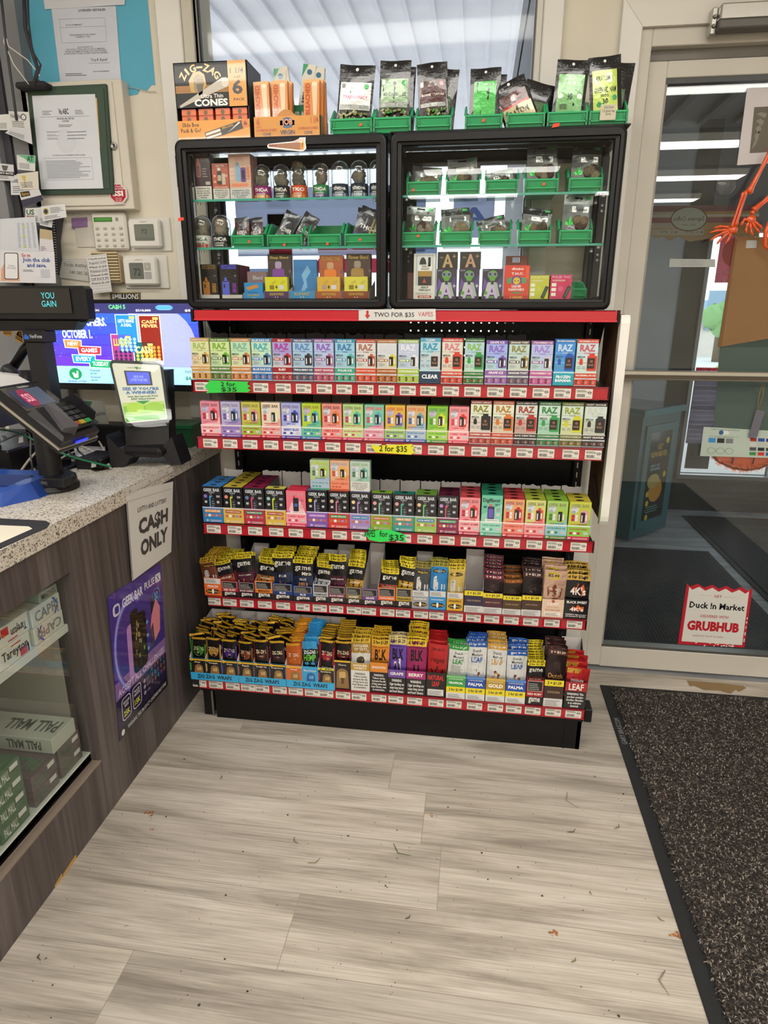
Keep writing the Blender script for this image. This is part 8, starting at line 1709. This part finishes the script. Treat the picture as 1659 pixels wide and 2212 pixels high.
o=solo(m,'security_sticker','red octagon security sticker at the lower corner of the cream panel','sticker',loc=(c_.x,YW-.0525,c_.z))
# keypad
t=thing('alarm_keypad','white alarm keypad with a green display under the cream panel','keypad',tuple(at(238,500,Y=YW)))
a=at(206,541,Y=YW-.02);b_=at(270,459,Y=YW-.02);m=MB();m.box(a.x-.075,YW-.004,a.z+.012,a.x+.11,YW,b_.z+.01,'cfcac0','paint',.001);m.build('back_plate',t)
m=MB();m.box(a.x,YW-.024,a.z,b_.x,YW-.004,b_.z,'d8d5cc','plastic',.006);m.build('keypad_case',t)
w_=b_.x-a.x;h=b_.z-a.z;m=MB();f=Fr(m,(a.x,YW-.024,a.z),(w_,0,0),(0,0,h),'gloss');f.rect(.08,.76,.62,.88,'3a6a32',1);f.rect(.11,.79,.59,.86,'4a9a3c',2);f.rr(.72,.77,.8,.87,.02,'8a8a84',1);m.build('display',t,label='green keypad display')
for r_ in range(4):
    for k in range(4):
        m=MB();x=a.x+w_*(.16+.23*k);z=a.z+h*(.12+.155*r_);m.box(x-.0058,YW-.0275,z-.0038,x+.0058,YW-.023,z+.0038,'b4b1a8','plastic',.0015);m.build('key',t)
# thermostats
for (u0,v0,u1,v1,big,lb) in [(284,544,366,469,1,'upper white thermostat with a square grey screen'),(272,624,360,551,0,'lower white thermostat with a screen beside two buttons')]:
    a=at(u0,v0,Y=YW-.005);b_=at(u1,v1,Y=YW-.005);t=thing('thermostat',lb,'thermostat',tuple(a),'wall thermostats')
    w_=b_.x-a.x;h=b_.z-a.z;m=MB();m.box(a.x,YW-.006,a.z,b_.x,YW,b_.z,'dedcd6','plastic',.005);m.build('wall_plate',t)
    x0,x1,z0,z1=a.x+w_*.06,a.x+w_*.82,a.z+h*.1,a.z+h*.93;m=MB();m.box(x0,YW-.03,z0,x1,YW-.006,z1,'e2e0da','plastic',.006);m.build('thermostat_body',t)
    m=MB();f=Fr(m,(x0,YW-.0302,z0),(x1-x0,0,0),(0,0,z1-z0),'gloss')
    if big:f.rr(.2,.24,.82,.82,.03,'6e726c',1);f.rect(.22,.36,.8,.8,'757a72',1.6);f.text('72',.42,.5,.6,.64,'3f433e',2.4,.4);f.text('COMFORT',.38,.88,.62,.92,'8a8a86',1,.4)
    else:f.rr(.2,.22,.62,.8,.03,'666a66',1);f.text('72',.32,.34,.54,.6,'343834',2.4,.6);f.rr(.64,.52,.84,.8,.02,'a9aaa8',1);f.rr(.64,.22,.84,.48,.02,'a9aaa8',1);f.text('+',.7,.64,.76,.7,'e8e8e8',2,.6);f.rect(.7,.34,.76,.35,'e8e8e8',2);f.text('COMFORT',.38,.88,.62,.92,'8a8a86',1,.4)
    m.build('thermostat_screen',t,label='grey thermostat screen')
# chime / siren box with slots
t=thing('door_chime','tan ribbed door chime box behind the handwritten price list','door chime',tuple(at(225,580,Y=YW)))
a=at(195,612,Y=YW-.03);b_=at(262,550,Y=YW-.03);m=MB();m.box(a.x,YW-.034,a.z,b_.x-.01,YW,b_.z,'bda985','plastic',.004)
for k in range(10):m.box(a.x+.02,YW-.0365,a.z+.006+k*.0095,b_.x-.012,YW-.033,a.z+.0095+k*.0095,'5a4c36','matte');m.box(a.x+.02,YW-.037,a.z+.0095+k*.0095,b_.x-.012,YW-.033,a.z+.0148+k*.0095,'c8b48e','plastic')
m.build('chime_case',t)
def ruled(n,c_='8a8a9a'):
    def p(f):
        for k in range(n):f.rect(.02,(k+.5)/n,.98,(k+.5)/n+.006,c_,1)
    return p
wcard([(130,600),(192,608),(187,558),(128,558)],'d2cfc8','index_card','ruled index card with a handwritten name and phone number','card',None,lambda f:(ruled(9)(f),f.text('Trish Astley',.15,.56,.98,.76,'6a6c70',2,0),f.text('540 380 26',.35,.26,.98,.42,'6a6c70',2,0)),Y=YW-.006)
wcard([(198,634),(242,630),(230,548),(186,552)],'dcdad6','price_list','handwritten gas price list on narrow ruled paper over the chime','note',None,lambda f:(ruled(14)(f),[f.text(s,.1,.86-.105*k,.92,.92-.105*k,'3f4460',2,0) for k,s in enumerate(['Hydrows','Regular-2.99','Mid-3.59','Premium-4.09','Diesel-3.49','Off Rd-3.39','Kero-5.19'])]),Y=YW-.041)
wcard([(155,493),(189,490),(188,469),(154,471)],'8a6a98','sticky_note','faded purple sticky note left of the alarm keypad','note',None,lambda f:f.text('Code',.3,.35,.7,.6,'6a5078',1,0),Y=YW-.006)
wcard([(238,648),(303,650),(303,631),(237,632)],'26242a','jackpot_sign','dark millions sign strip above the monitor','sign',None,lambda f:(f.frame(.01,.04,.99,.96,.015,'b8a050',1),f.text('$MILLIONS',.06,.1,.95,.8,'e4e2dc',2,1)),Y=YW-.004)
# certificate above the panel
wcard([(131,184),(262,180),(250,13),(111,18)],'ccd0dc','certificate','licensed retailer certificate taped on the blue wall','certificate',None,lambda f:(f.text('LICENSED RETAILER',.42,.945,.84,.975,'3a3c48',1.4,.8),f.frame(.1,.55,.82,.86,.004,'8a8e9a',1),f.rect(.1,.75,.82,.754,'8a8e9a',1),f.text('DUCK IN MARKET',.2,.77,.46,.79,'4a4e5a',1.4,.4),f.text('WASHINGTON HWY\nHARDY, VA',.24,.61,.66,.66,'4a4e5a',1.4,.3),f.text('BY AUTHORITY OF\nTHE STATE LOTTERY LAW OF 1987, AS AMENDED,\nTHE ABOVE NAMED RETAILER IS DULY AUTHORIZED\nAS INDICATED TO SELL LOTTERY TICKETS IN VIRGINIA',.12,.4,.82,.5,'5a5e6a',1.4,.3),f.text('Tony R. Russell',.54,.29,.8,.34,'2a2c34',1.4,0,sh=.1),f.rect(.5,.275,.84,.278,'3a3c44',1),f.text('NON TRANSFERABLE',.56,.16,.82,.175,'3a3c44',1.4,.6),f.lines(.1,.12,.46,.165,2,'4a4c54',1)),Y=YW-.004)
wcard([(97,20),(269,10),(272,-40),(90,-30)],'d0d2da','paper_sheet','second sheet taped above the licensed retailer certificate','paper',Y=YW-.005)
# business cards and notes at the left
YB=YW-.094
def bizcard(fn_=None,c_='6a6c74',head=None):
    def p(f):
        if head:f.text(head,.08,.62,.8,.86,c_,1.4,.8)
        f.lines(.1,.12,.8,.5,4,c_,1)
        if fn_:fn_(f)
    return p
cards=[([(24,421),(64,421),(62,379),(22,378)],'d6d6da','plain white card, lowest on the grey mullion','Dustin Beach'),([(-8,389),(31,391),(29,356),(-8,352)],'d2d2d6','white card with just rite lettering on the grey mullion','JUST-RITE'),([(-6,281),(24,281),(24,246),(-6,248)],'d8d8d6','white card at the upper left picture edge',None),
         ([(24,278),(66,281),(62,242),(18,240)],'d4d4d2','card with a round emblem left of the green board','Northside'),([(11,287),(70,312),(66,277),(24,276)],'cdced4','angled lined card under the round emblem card',None),([(38,366),(76,370),(76,336),(36,334)],'d8d8d8','card with a green corner beside the board',None),
         ([(44,410),(84,408),(82,370),(35,376)],'d8d2c4','cream card with a wine glass picture',None),([(50,449),(94,432),(84,408),(40,412)],'d2d2d6','tilted card with a dark band and gold lettering',None),([(55,478),(96,482),(92,448),(55,450)],'d6d6d6','card with green and red us lettering','US'),
         ([(86,486),(112,492),(116,456),(78,452)],'c9cbd0','stack of folded notes behind the pinned business card',None)]
for cs,col,lb,hd in cards:
    def fnn(f,lb=lb):
        if 'dark band' in lb:f.rect(0,.0,1,.45,'3a3a4c',1.6);f.rect(.06,.6,.5,.92,'2a2224',1.6);f.text('Varrco',.1,.65,.46,.88,'c8a03a',2.2,.8)
        if 'green corner' in lb:f.poly([(0,.98),(.98,.98),(.98,.5),(.7,.5),(.4,.8)],'6ab48a',1.6);f.text('AT',.56,.6,.9,.95,'1a4a34',2.4,1.2)
        if 'wine' in lb:f.poly([(.2,.85),(.42,.85),(.34,.45),(.3,.45)],'c8b860',1.6);f.rect(.31,.2,.33,.45,'6a6a4a',1.6);f.rect(.24,.18,.4,.2,'6a6a4a',1.6)
        if 'round emblem' in lb and 'under' not in lb:f.ell(.72,.7,.14,'4a4c50',1.6);f.ell(.72,.7,.1,'d4d4d2',2)
        if 'just' in lb:f.rect(0,.3,1,.55,'2a2c30',1.6);f.text('JUST-RITE',.05,.34,.95,.5,'e4e4e4',2.2,1);f.poly([(.3,.9),(.7,.9),(.6,.6),(.4,.6)],'5a5c60',1.6)
    m,f,P=card4(cs,(0,-1,0),.0006,col,'paper',Y=YB);bizcard(None,'6a6c74',hd if hd not in ('US','JUST-RITE') else None)(f);fnn(f)
    if hd == 'US':f.text('US',.06,.5,.5,.9,'3a6a4a',2.2,1.4);f.text('Foods',.08,.3,.46,.46,'b03a3a',2.2,.6)
    solo(m,'business_card',lb,'card',loc=tuple(P[0]),group='cards pinned around the grey mullion')
    YB -= .0012
wcard([(93,478),(144,469),(140,440),(88,446)],'d8d9dc','business_card','white business card with a round seal under the cream panel','card','cards pinned around the grey mullion',lambda f:(f.ell(.18,.62,.12,'b8a050',1),f.ell(.18,.62,.08,'2f3a4a',1.6),f.lines(.36,.45,.92,.88,5,'5a5c64',1),f.lines(.08,.1,.8,.35,3,'5a5c64',1)),Y=YB-.01)
wcard([(0,541),(85,543),(76,468),(0,473)],'d0d4dc','schedule_sheet','schedule sheet with yellow highlights pinned at the left','paper',None,lambda f:[f.lines(.48+.13*k,.1,.56+.13*k,.86,22,'8a8ea0',1) for k in range(4)]+[f.rect(.6,.3*k+.12,.7,.3*k+.15,'d8d84a',2) for k in range(3)],Y=YB-.006)
wcard([(85,545),(117,548),(112,498),(86,494)],'d4d2d6','club_flyer_small','pale flyer with tan header behind the schedule sheet','flyer',None,lambda f:(f.rect(0,.6,1,1,'b8a888',1),f.lines(.1,.1,.5,.3,3,'8a6a8a',1.4)),Y=YB-.003)
wcard([(0,610),(121,612),(117,544),(0,541)],'dcdce2','club_flyer','join the club and save flyer above the pole display','flyer',None,lambda f:(f.poly([(.02,.05),(.36,.05),(.34,.75),(.14,.8),(.02,.4)],'e0a888',1),f.rr(.08,.1,.34,.94,.03,'3a3c44',2),f.rr(.095,.125,.325,.915,.025,'e8e8ec',2.6),f.text('You have\n$10 to spend',.14,.42,.29,.56,'5a5c64',3.2,.3),f.text('Go on.',.40,.82,.57,.93,'c83a44',2,.8),f.text('Join the club\nand save.',.42,.5,.92,.8,'2c4a9c',2,.9),f.lines(.42,.36,.66,.44,2,'5a5c6a',2),f.rect(.74,.18,.9,.44,'c2c4cc',2)),Y=YB-.012)
# dark binder with spiral
t=thing('spiral_binder','dark spiral bound book hanging edge on beside the keypad','binder',tuple(at(120,600,Y=YW-.03)))
m=MB();P=[at(*q,Y=YW-.01) for q in [(125,612),(134,560),(131,520),(138,470),(112,470),(118,540),(121,612)]];m.prism(P,(0,-.03,0),'3a3c42','paint');m.build('cover',t)
m=MB()
for k in range(26):
    c_=at(115+8*math.sin(k/25*1.2),475+k*5.4,Y=YW-.045);m.lathe([(.0035,-.0012),(.0045,0),(.0035,.0012)],tuple(c_),'c8c8c4','metal',8)
m.build('spiral',t,label='white metal spiral')
# black cables on the mullion
for pts,r_,col,lb in [([(52,-10),(55,60),(72,120),(82,150),(72,190)],.006,'2c2a2e','thick black cable bundle running down beside the blue wall'),([(60,-10),(62,50),(70,110),(88,140),(80,170),(88,178)],.003,'2c2a2e','thin black cable looping beside the bundle'),([(2,-10),(14,100),(28,200),(36,260)],.004,'3c3c44','dark cable at the far left of the grey mullion'),
                     ([(12,66),(8,90),(30,140),(62,182)],.0016,'d8d4cc','thin white cord hanging from a clip, left run'),([(10,68),(18,100),(60,130),(82,158),(86,165)],.0016,'d8d4cc','thin white cord hanging from a clip, right run'),([(262,187),(290,190),(318,197),(338,198)],.001,'b9b4a8','thin bare wire across the torn paint below the blue wall')]:
    P=[at(u,v,Y=YW-.1 if u < 100 else YW-.006) for u,v in pts];m=MB();m.tube(P,r_,col,'rubber',8);solo(m,'wall_cable',lb,'cable',loc=tuple(P[0]),group='cables on the left of the back wall')
m=MB();a=at(36,188,Y=YW-.09);b_=at(100,180,Y=YW-.09);m.box(a.x,YW-.1,a.z-.006,b_.x,YW-.05,a.z+.012,'26252a','matte',.005);solo(m,'foam_strip','dark foam strip lying along the top of the green board','strip',loc=tuple(a))
# ================================================================== on and behind the door glass
YG=YW+.028
def dcard(cs,col,name,lb,cat,fn=None,Y=YG,mt='paper',th=.0008,grp=None):
    m,f,P=card4(cs,(0,-1,0),th,col,mt,Y=Y)
    if fn:fn(f)
    return solo(m,name,lb,cat,loc=tuple(P[0]),group=grp)
P=[at(*q,Y=YG) for q in [(1464,1391),(1608,1399),(1626,1268),(1484,1257)]]
m=MB();A,B,C_,D_=P;n_=9;f_=lambda u,v:A*(1-u)*(1-v)+B*u*(1-v)+C_*u*v+D_*(1-u)*v
o=[(0,0),(1,0),(1,.99)]+[(1-(k+.5)/n_*1,.93 if k % 2 == 0 else .985) for k in range(n_)]+[(0,.98)]
m.prism([f_(u,v) for u,v in o],(0,.0008,0),'c02a38','gloss');f=Fr(m,A,B-A,D_-A,'gloss',fn=f_);f.N=Vector((0,-1,0));f.asp=1.05
o2=[(.05,.05),(.96,.04),(.955,.93)]+[(.955-(k+.5)/n_*.91,.885 if k % 2 == 0 else .94) for k in range(n_)]+[(.045,.93)];f.poly(o2,'dedcd6',1)
f.text('GET',.44,.79,.56,.83,'b84a50',2,.8);f.rect(.22,.81,.4,.813,'b88a8a',2);f.rect(.6,.81,.78,.813,'b88a8a',2);f.text('Duck !n Market',.09,.6,.92,.71,'17161a',2,1.2);f.text('DELIVERED WITH',.28,.46,.7,.505,'b84a50',2,.6);f.text('GRUBHUB',.1,.24,.88,.4,'bc2634',2,2.4);f.text('ORDER WITH THE APP OR ONLINE',.2,.14,.66,.17,'b87a80',2,.3)
rr_=random.Random(6)
for k in range(14):u=rr_.uniform(.2,.98);f.ell(u,rr_.uniform(.0,.05),rr_.uniform(.006,.02),'dedcd6',2.6,rv=.012,n=7)
for k in range(8):f.ell(.98,rr_.uniform(.1,.5),.01,'dedcd6',2.6,rv=.02,n=7)
solo(m,'delivery_sticker','white and red delivery sticker low on the door glass','sticker',loc=tuple(A))
dcard([(1445,577),(1545,577),(1545,560),(1447,559)],'a8acaa','notice_strip','long grey notice strip on the door glass','sign',lambda f:f.text('PLEASE REMOVE YOUR\nHELMET AND MASK',.24,.2,.76,.85,'949896',1,0,mir=True))
# back of a cardboard sheet, edge curved
m,f,P=card4([(1551,750),(1680,728),(1680,512),(1588,512)],(0,-1,0),.002,'8a6844','card',Y=YG-.001);f.rect(.28,.9,.52,.97,'b0b2b0',1);f.rect(0,0,.06,.98,'7a5636',1.2);solo(m,'cardboard_sheet','brown cardboard sheet taped behind the door glass','cardboard',loc=tuple(P[0]))
dcard([(1541,932),(1680,932),(1680,728),(1556,730)],'b8c6bc','mint_sheet','pale mint sheet on the door glass below the cardboard','sheet',lambda f:(f.rect(0,.9,1,1,'aab8ae',1),),mt='thin')
def pay(f):
    f.rect(.02,.02,.98,.98,'b4c2b8',1);f.text('EARN POINTS FOR SAVINGS',.1,.92,.46,.96,'6a7670',2,.3);f.rr(.2,.78,.33,.9,.02,'d8dcd8',2);f.ell(.23,.84,.03,'2a5a8a',3);f.text('INSTANT DISCOUNTS WITH OUR\nPAYMENT METHODS',.08,.66,.46,.72,'6a7670',2,.3)
    for k,c_ in enumerate(['3a8ac8','2a2626','7a7c7e']):f.rect(.08+.11*k,.48,.17+.11*k,.64,c_,2)
    for k in range(3):f.ell(.13+.11*k,.2,.05,'5a6660',2,rv=.11);f.ell(.13+.11*k,.2,.045,'b4c2b8',2.6,rv=.1)
    for r_ in range(4):
        for k in range(4):f.rect(.6+.1*k,.08+.17*r_,.68+.1*k,.2+.17*r_,[['3a8a4a','c8322c','2a5aa0','8a8c8e'],['4a4c4e','2a2a2c','3a3a3c','6a6c6e'],['c8cac8','b9bcb8','c9b8a8','a8b0ac'],['b8302c','2a4a9a','2a3a8a','1c1c1e']][r_][k],2)
    f.text('VISA',.86,.76,.96,.84,'2a3a8a',3,1)
dcard([(1512,985),(1690,990),(1690,932),(1520,922)],'b4c2b8','payment_sticker','pale sticker of payment cards at the bottom of the mint sheet','sticker',pay,Y=YG-.0015)
# grey hanging tag
t=thing('hanging_tag','grey tag hanging on a string in front of the mint sheet','tag',tuple(at(1640,830,Y=YG-.012)))
m,f,P=card4([(1617,944),(1634,948),(1652,889),(1634,884)],(0,-1,0),.0015,'6a6874','paper',Y=YG-.012);m.build('tag_card',t)
m=MB();m.tube([at(1636,886,Y=YG-.012),at(1640,850,Y=YG-.012),at(1646,830,Y=YG-.012)],.0012,'a88a50','matte',5);m.tube([at(1638,886,Y=YG-.012),at(1649,850,Y=YG-.012),at(1648,830,Y=YG-.012)],.0012,'a88a50','matte',5);m.build('string',t)
# suction cup
def cup(u,v,r_,lb):
    c_=at(u,v,Y=YG-.002);m=MB();m.lathe([(r_,0),(r_*.92,.004),(r_*.5,.006),(r_*.3,.012),(.001,.013)],tuple(c_),'ffffff','clear',28,ax='y',cap=False);m.lathe([(r_,0),(r_*.97,.0015)],tuple(c_),'dfe6ea','clear',28,ax='y',cap=False);solo(m,'suction_cup',lb,'suction cup',loc=tuple(c_))
cup(1568,400,.028,'clear round suction cup on the upper door glass');cup(1642,838,.02,'clear suction cup holding the hanging tag')
# paper notice high on the door
m,f,P=card4([(1592,357),(1700,350),(1700,186),(1614,190)],(0,-1,0),.001,'d0cacc','paper',Y=YG);f.rect(.23,.15,.62,.75,'6a645c',1);f.rect(.62,.15,.95,.75,'d0cacc',1)
for k in range(5):f.poly([(.26+.06*k,.2+.1*k),(.34+.05*k,.26+.1*k),(.4,.36+.08*k),(.3,.3+.09*k)],'8a847a',1.6)
solo(m,'map_notice','white notice with a grey map high on the door glass','notice',loc=tuple(P[0]))
# orange plastic skeleton arms
OR='e0541c'
t=thing('skeleton_decoration','orange plastic skeleton arms hanging on the door glass','decoration',tuple(at(1640,330,Y=.47)))
def bone(m,p,q,r0,r1,k=1.9):
    p,q=Vector(p),Vector(q);d=q-p
    m.tube([p,p+d*.04,p+d*.14,p+d*.5,p+d*.86,p+d*.96,q],[r0*.8,r0*k*.75,r0,r0*.8,r1,r1*k*.75,r1*.7],OR,'gloss',10)
DY=.478
def A_(u,v,o=0):return at(u,v,Y=DY+o)
m=MB();bone(m,A_(1668,320),A_(1616,418),.007,.008);m.build('upper_arm',t)
m=MB();bone(m,A_(1612,412),A_(1588,488),.0055,.005);bone(m,A_(1606,415,-.006),A_(1580,492,-.006),.004,.004);m.build('forearm',t)
def hand(m,c,tips,r=.0042):
    C_=A_(*c)
    for tp in tips:
        P=[C_]+[A_(*q) for q in tp];P2=[]
        rs=[]
        for i in range(len(P)-1):
            for s_ in range(3):P2.append(P[i].lerp(P[i+1],s_/3));rs.append(r*(1.25 if s_ == 0 else .8))
        P2.append(P[-1]);rs.append(r*.3);m.tube(P2,rs,OR,'gloss',8)
    m.blob(tuple(C_),.012,OR,'gloss',seed=3,sub=14,amp=.12,sc=(1.2,.6,1))
m=MB();hand(m,(1583,496),[[(1570,490),(1556,489),(1542,492)],[(1564,497),(1548,498),(1533,503)],[(1562,503),(1547,510),(1534,520)],[(1565,510),(1556,519),(1548,527)],[(1577,508),(1573,518),(1566,527)]]);m.build('hand',t)
m=MB();bone(m,A_(1672,415),A_(1626,455),.006,.007);bone(m,A_(1668,425),A_(1622,462),.004,.005);m.build('forearm',t)
m=MB();hand(m,(1622,474),[[(1608,474),(1603,482),(1600,488)],[(1614,486),(1611,497),(1613,504)],[(1621,490),(1623,502),(1627,509)],[(1629,488),(1636,497),(1641,503)],[(1634,482),(1643,489),(1646,495)]]);m.build('hand',t)
m=MB();m.tube([A_(1668,470),A_(1654,500),A_(1652,530),A_(1668,545)],[.008,.007,.006,.004],OR,'gloss',8);m.build('leg_bone',t)
# pumpkin shaped tinsel behind the glass
m=MB();t=thing('tinsel_pumpkin','orange tinsel pumpkin decoration below the payment sticker','decoration',tuple(at(1610,990,Y=YG+.012)))
P=[at(u,v,Y=YG+.012) for u,v in [(1536,984),(1550,1000),(1580,1013),(1610,1018),(1640,1014),(1670,1000),(1680,984)]];m.prism(P,(0,.006,0),'d8501c','foil')
rr_=random.Random(9)
for k in range(420):
    i=rr_.randrange(len(P)-1);p=P[i].lerp(P[i+1],rr_.random());p=p+Vector((0,-.003,rr_.uniform(0,.018) if k % 3 else 0));a_=rr_.uniform(0,6.28);e=p+Vector((math.cos(a_)*.009,-.004,math.sin(a_)*.009));n2=Vector((-math.sin(a_),0,math.cos(a_)))*.0005;m.add([p-n2,p+n2,e+n2,e-n2],[(0,1,2,3)],rr_.choice(['e8641c','c8481a','f0823a']),'foil')
m.build('tinsel',t)
m=MB();m.tube([p+Vector((0,-.006,.006)) for p in P],.0018,'1c1614','matte',5)
for u in (1585,1630):m.tube([at(u,990,Y=YG+.005),at(u-4,1002,Y=YG+.005)],.0018,'1c1614','matte',5)
m.build('black_trim',t)
# coffee poster facing out, seen reversed, with a round hole of tape
m,f,P=card4([(1402,508),(1640,508),(1640,442),(1406,445)],(0,-1,0),.001,'a89c90','paper',Y=1.2)
f.rect(0,.8,1,1,'7a4a54',1);f.rect(0,.62,1,.7,'b8aca0',1);f.rect(0,.42,1,.6,'8a4a50',1.2);f.rect(0,.2,1,.24,'b0805a',1.2);f.rect(.5,0,1,.8,'a8804c',.8)
f.ell(.36,.55,.17,'5a3a34',2,rv=.42,n=28);f.ell(.36,.55,.16,'a8a89c',2.4,rv=.38,n=28);f.text('Supreme Coffee',.22,.44,.5,.64,'5a3a34',3,.6,mir=True);f.text('EST. 1994',.3,.32,.42,.37,'5a3a34',3,.3,mir=True);f.text('$1.29   $1.79',.1,.06,.5,.14,'6a4a3a',3,.4,mir=True)
m.add([p for p in [at(u,v,Y=1.201) for u,v in [(1402,508),(1420,515),(1432,511),(1445,520),(1465,512),(1490,522),(1530,516),(1560,510),(1640,512),(1640,500),(1402,500)]]],[tuple(range(11))],'9a7a58','paper')
solo(m,'coffee_poster','reversed coffee poster with torn lower edge beyond the door glass','poster',loc=tuple(P[0]))
# vestibule: cabinet, mats, window posters
t=thing('waste_cabinet','dark teal waste cabinet with a rewards poster standing in the entrance','cabinet',(1.76,1.95,0))
TE='205054';A=Vector((1.765,1.95,0));U_=Vector((.275,.275,0));W_=Vector((-.26,.26,0));
def pr(o,z0,z1,col,m,mt='paint'):m.hexa([(p.x,p.y,z0) for p in o]+[(p.x,p.y,z1) for p in o],col,mt)
m=MB();pr([A,A+U_,A+U_+W_,A+W_],.02,.74,TE,m);m.build('cabinet_body',t)
c0=(U_+W_)/2;m=MB();o=[A+(p-c0)*1.1+c0-Vector() for p in [Vector(),U_,U_+W_,W_]];pr(o,.74,.775,'28646a',m);pr([A+(p-c0)*1.02+c0 for p in [Vector(),U_,U_+W_,W_]],.775,.777,'6a6c74',m,'gloss');m.build('cabinet_top',t)
m=MB();f=Fr(m,A+Vector((0,0,.02)),U_,(0,0,.72),'gloss');f.N=Vector((1,-1,0)).normalized();m.hexa([tuple(f.p(u,v,l)) for l in (0,30) for u,v in ((.1,.08),(.9,.08),(.9,.92),(.1,.92))],'24585c','paint');m.build('cabinet_door',t)
m=MB();f=Fr(m,A+Vector((0,0,.02))+Vector((1,-1,0)).normalized()*.011,U_,(0,0,.72),'gloss');f.N=Vector((1,-1,0)).normalized();f.rect(.22,.14,.78,.86,'16201f',1);f.text('GET\nREWARDED.',.28,.66,.72,.76,'b8963a',2,1);f.text('NEW APP\nREWARDS',.3,.55,.56,.6,'8ab0c0',2,.5);f.ell(.5,.38,.18,'b8802c',2,rv=.1);f.ell(.42,.46,.16,'a8945a',2.4,rv=.06);f.lines(.3,.2,.7,.26,3,'6a8a80',2)
for (u,v) in [(.68,.78),(.32,.28),(.7,.5),(.34,.16),(.3,.36)]:f.ell(u,v,.04,'b8a83a',2,rv=.025)
m.build('rewards_poster',t)
m=MB();m.box(1.62,2.1,.775,1.69,2.28,.99,'a8aab0','paint',.005);f=Fr(m,(1.62,2.0995,.775),(.07,0,0),(0,0,.215));
for k in range(4):f.rect(.2,.2+.18*k,.8,.32+.18*k,['4a4a5a','6a7a6a','5a5a6a','3a3a3c'][k],1)
solo(m,'leaflet_rack','grey leaflet rack standing on the teal waste cabinet','rack',loc=(1.65,2.1,.775))
for (x0,y0,x1,y1,lb) in [(1.2,YW+.16,2.18,1.865,'ribbed black entrance mat inside the door, the nearer one'),(2.235,.64,3.3,2.55,'ribbed black entrance mat further right beyond the door')]:
    t=thing('rubber_mat',lb,'mat',(x0,y0,0),'rubber mats in the entrance');m=MB();m.box(x0,y0,.0,x1,y1,.006,'1b1c1e','rubber',.002);m.build('mat_border',t);m=MB();m.box(x0+.03,y0+.03,.006,x1-.03,y1-.03,.010,'222326','ribrubber');m.build('ribbed_field',t)
def vcard(x0,x1,z0,z1,col,name,lb,fn=None,cat='poster',y=VY-.004):
    m=MB();m.box(x0,y,z0,x1,y+.001,z1,col,'thin');f=Fr(m,(x0,y,z0),(x1-x0,0,0),(0,0,z1-z0),'thin')
    if fn:fn(f)
    solo(m,name,lb,cat,loc=(x0,y,z0))
a=at(1540,592,Y=VY);b_=at(1580,480,Y=VY)
vcard(2.27,2.46,1.46,1.74,'d88a98','pizza_poster','pink pizza poster on the far entrance window',lambda f:(f.ell(.5,.62,.4,'c87068',1,rv=.3),f.text('FAMILY DINNER\nAPPROVED',.04,.04,.96,.26,'f0e8ea',2,1.2,mir=True)))
vcard(2.235,2.6,.905,.95,'d0546a','pink_strip','pink lettered strip across the far entrance window',lambda f:f.text('SPECIALS',.1,.15,.9,.85,'f0d0d8',1,1.4,mir=True))
def planks(f):
    for k in range(14):f.rect(0,k/14,1,(k+.9)/14,['a8a4b4','bcb8c4','b0acba','98949e'][k % 4],1)
    f.ell(.82,.72,.2,'c8943a',2)
vcard(2.235,2.55,.46,.9,'b4b0bc','wood_print_poster','greyish wood print poster on the lower far window',planks)
vcard(2.25,2.40,.29,.46,'55565c','leaning_sheet','dark grey sheet leaning at the bottom of the far window',None,'sheet')
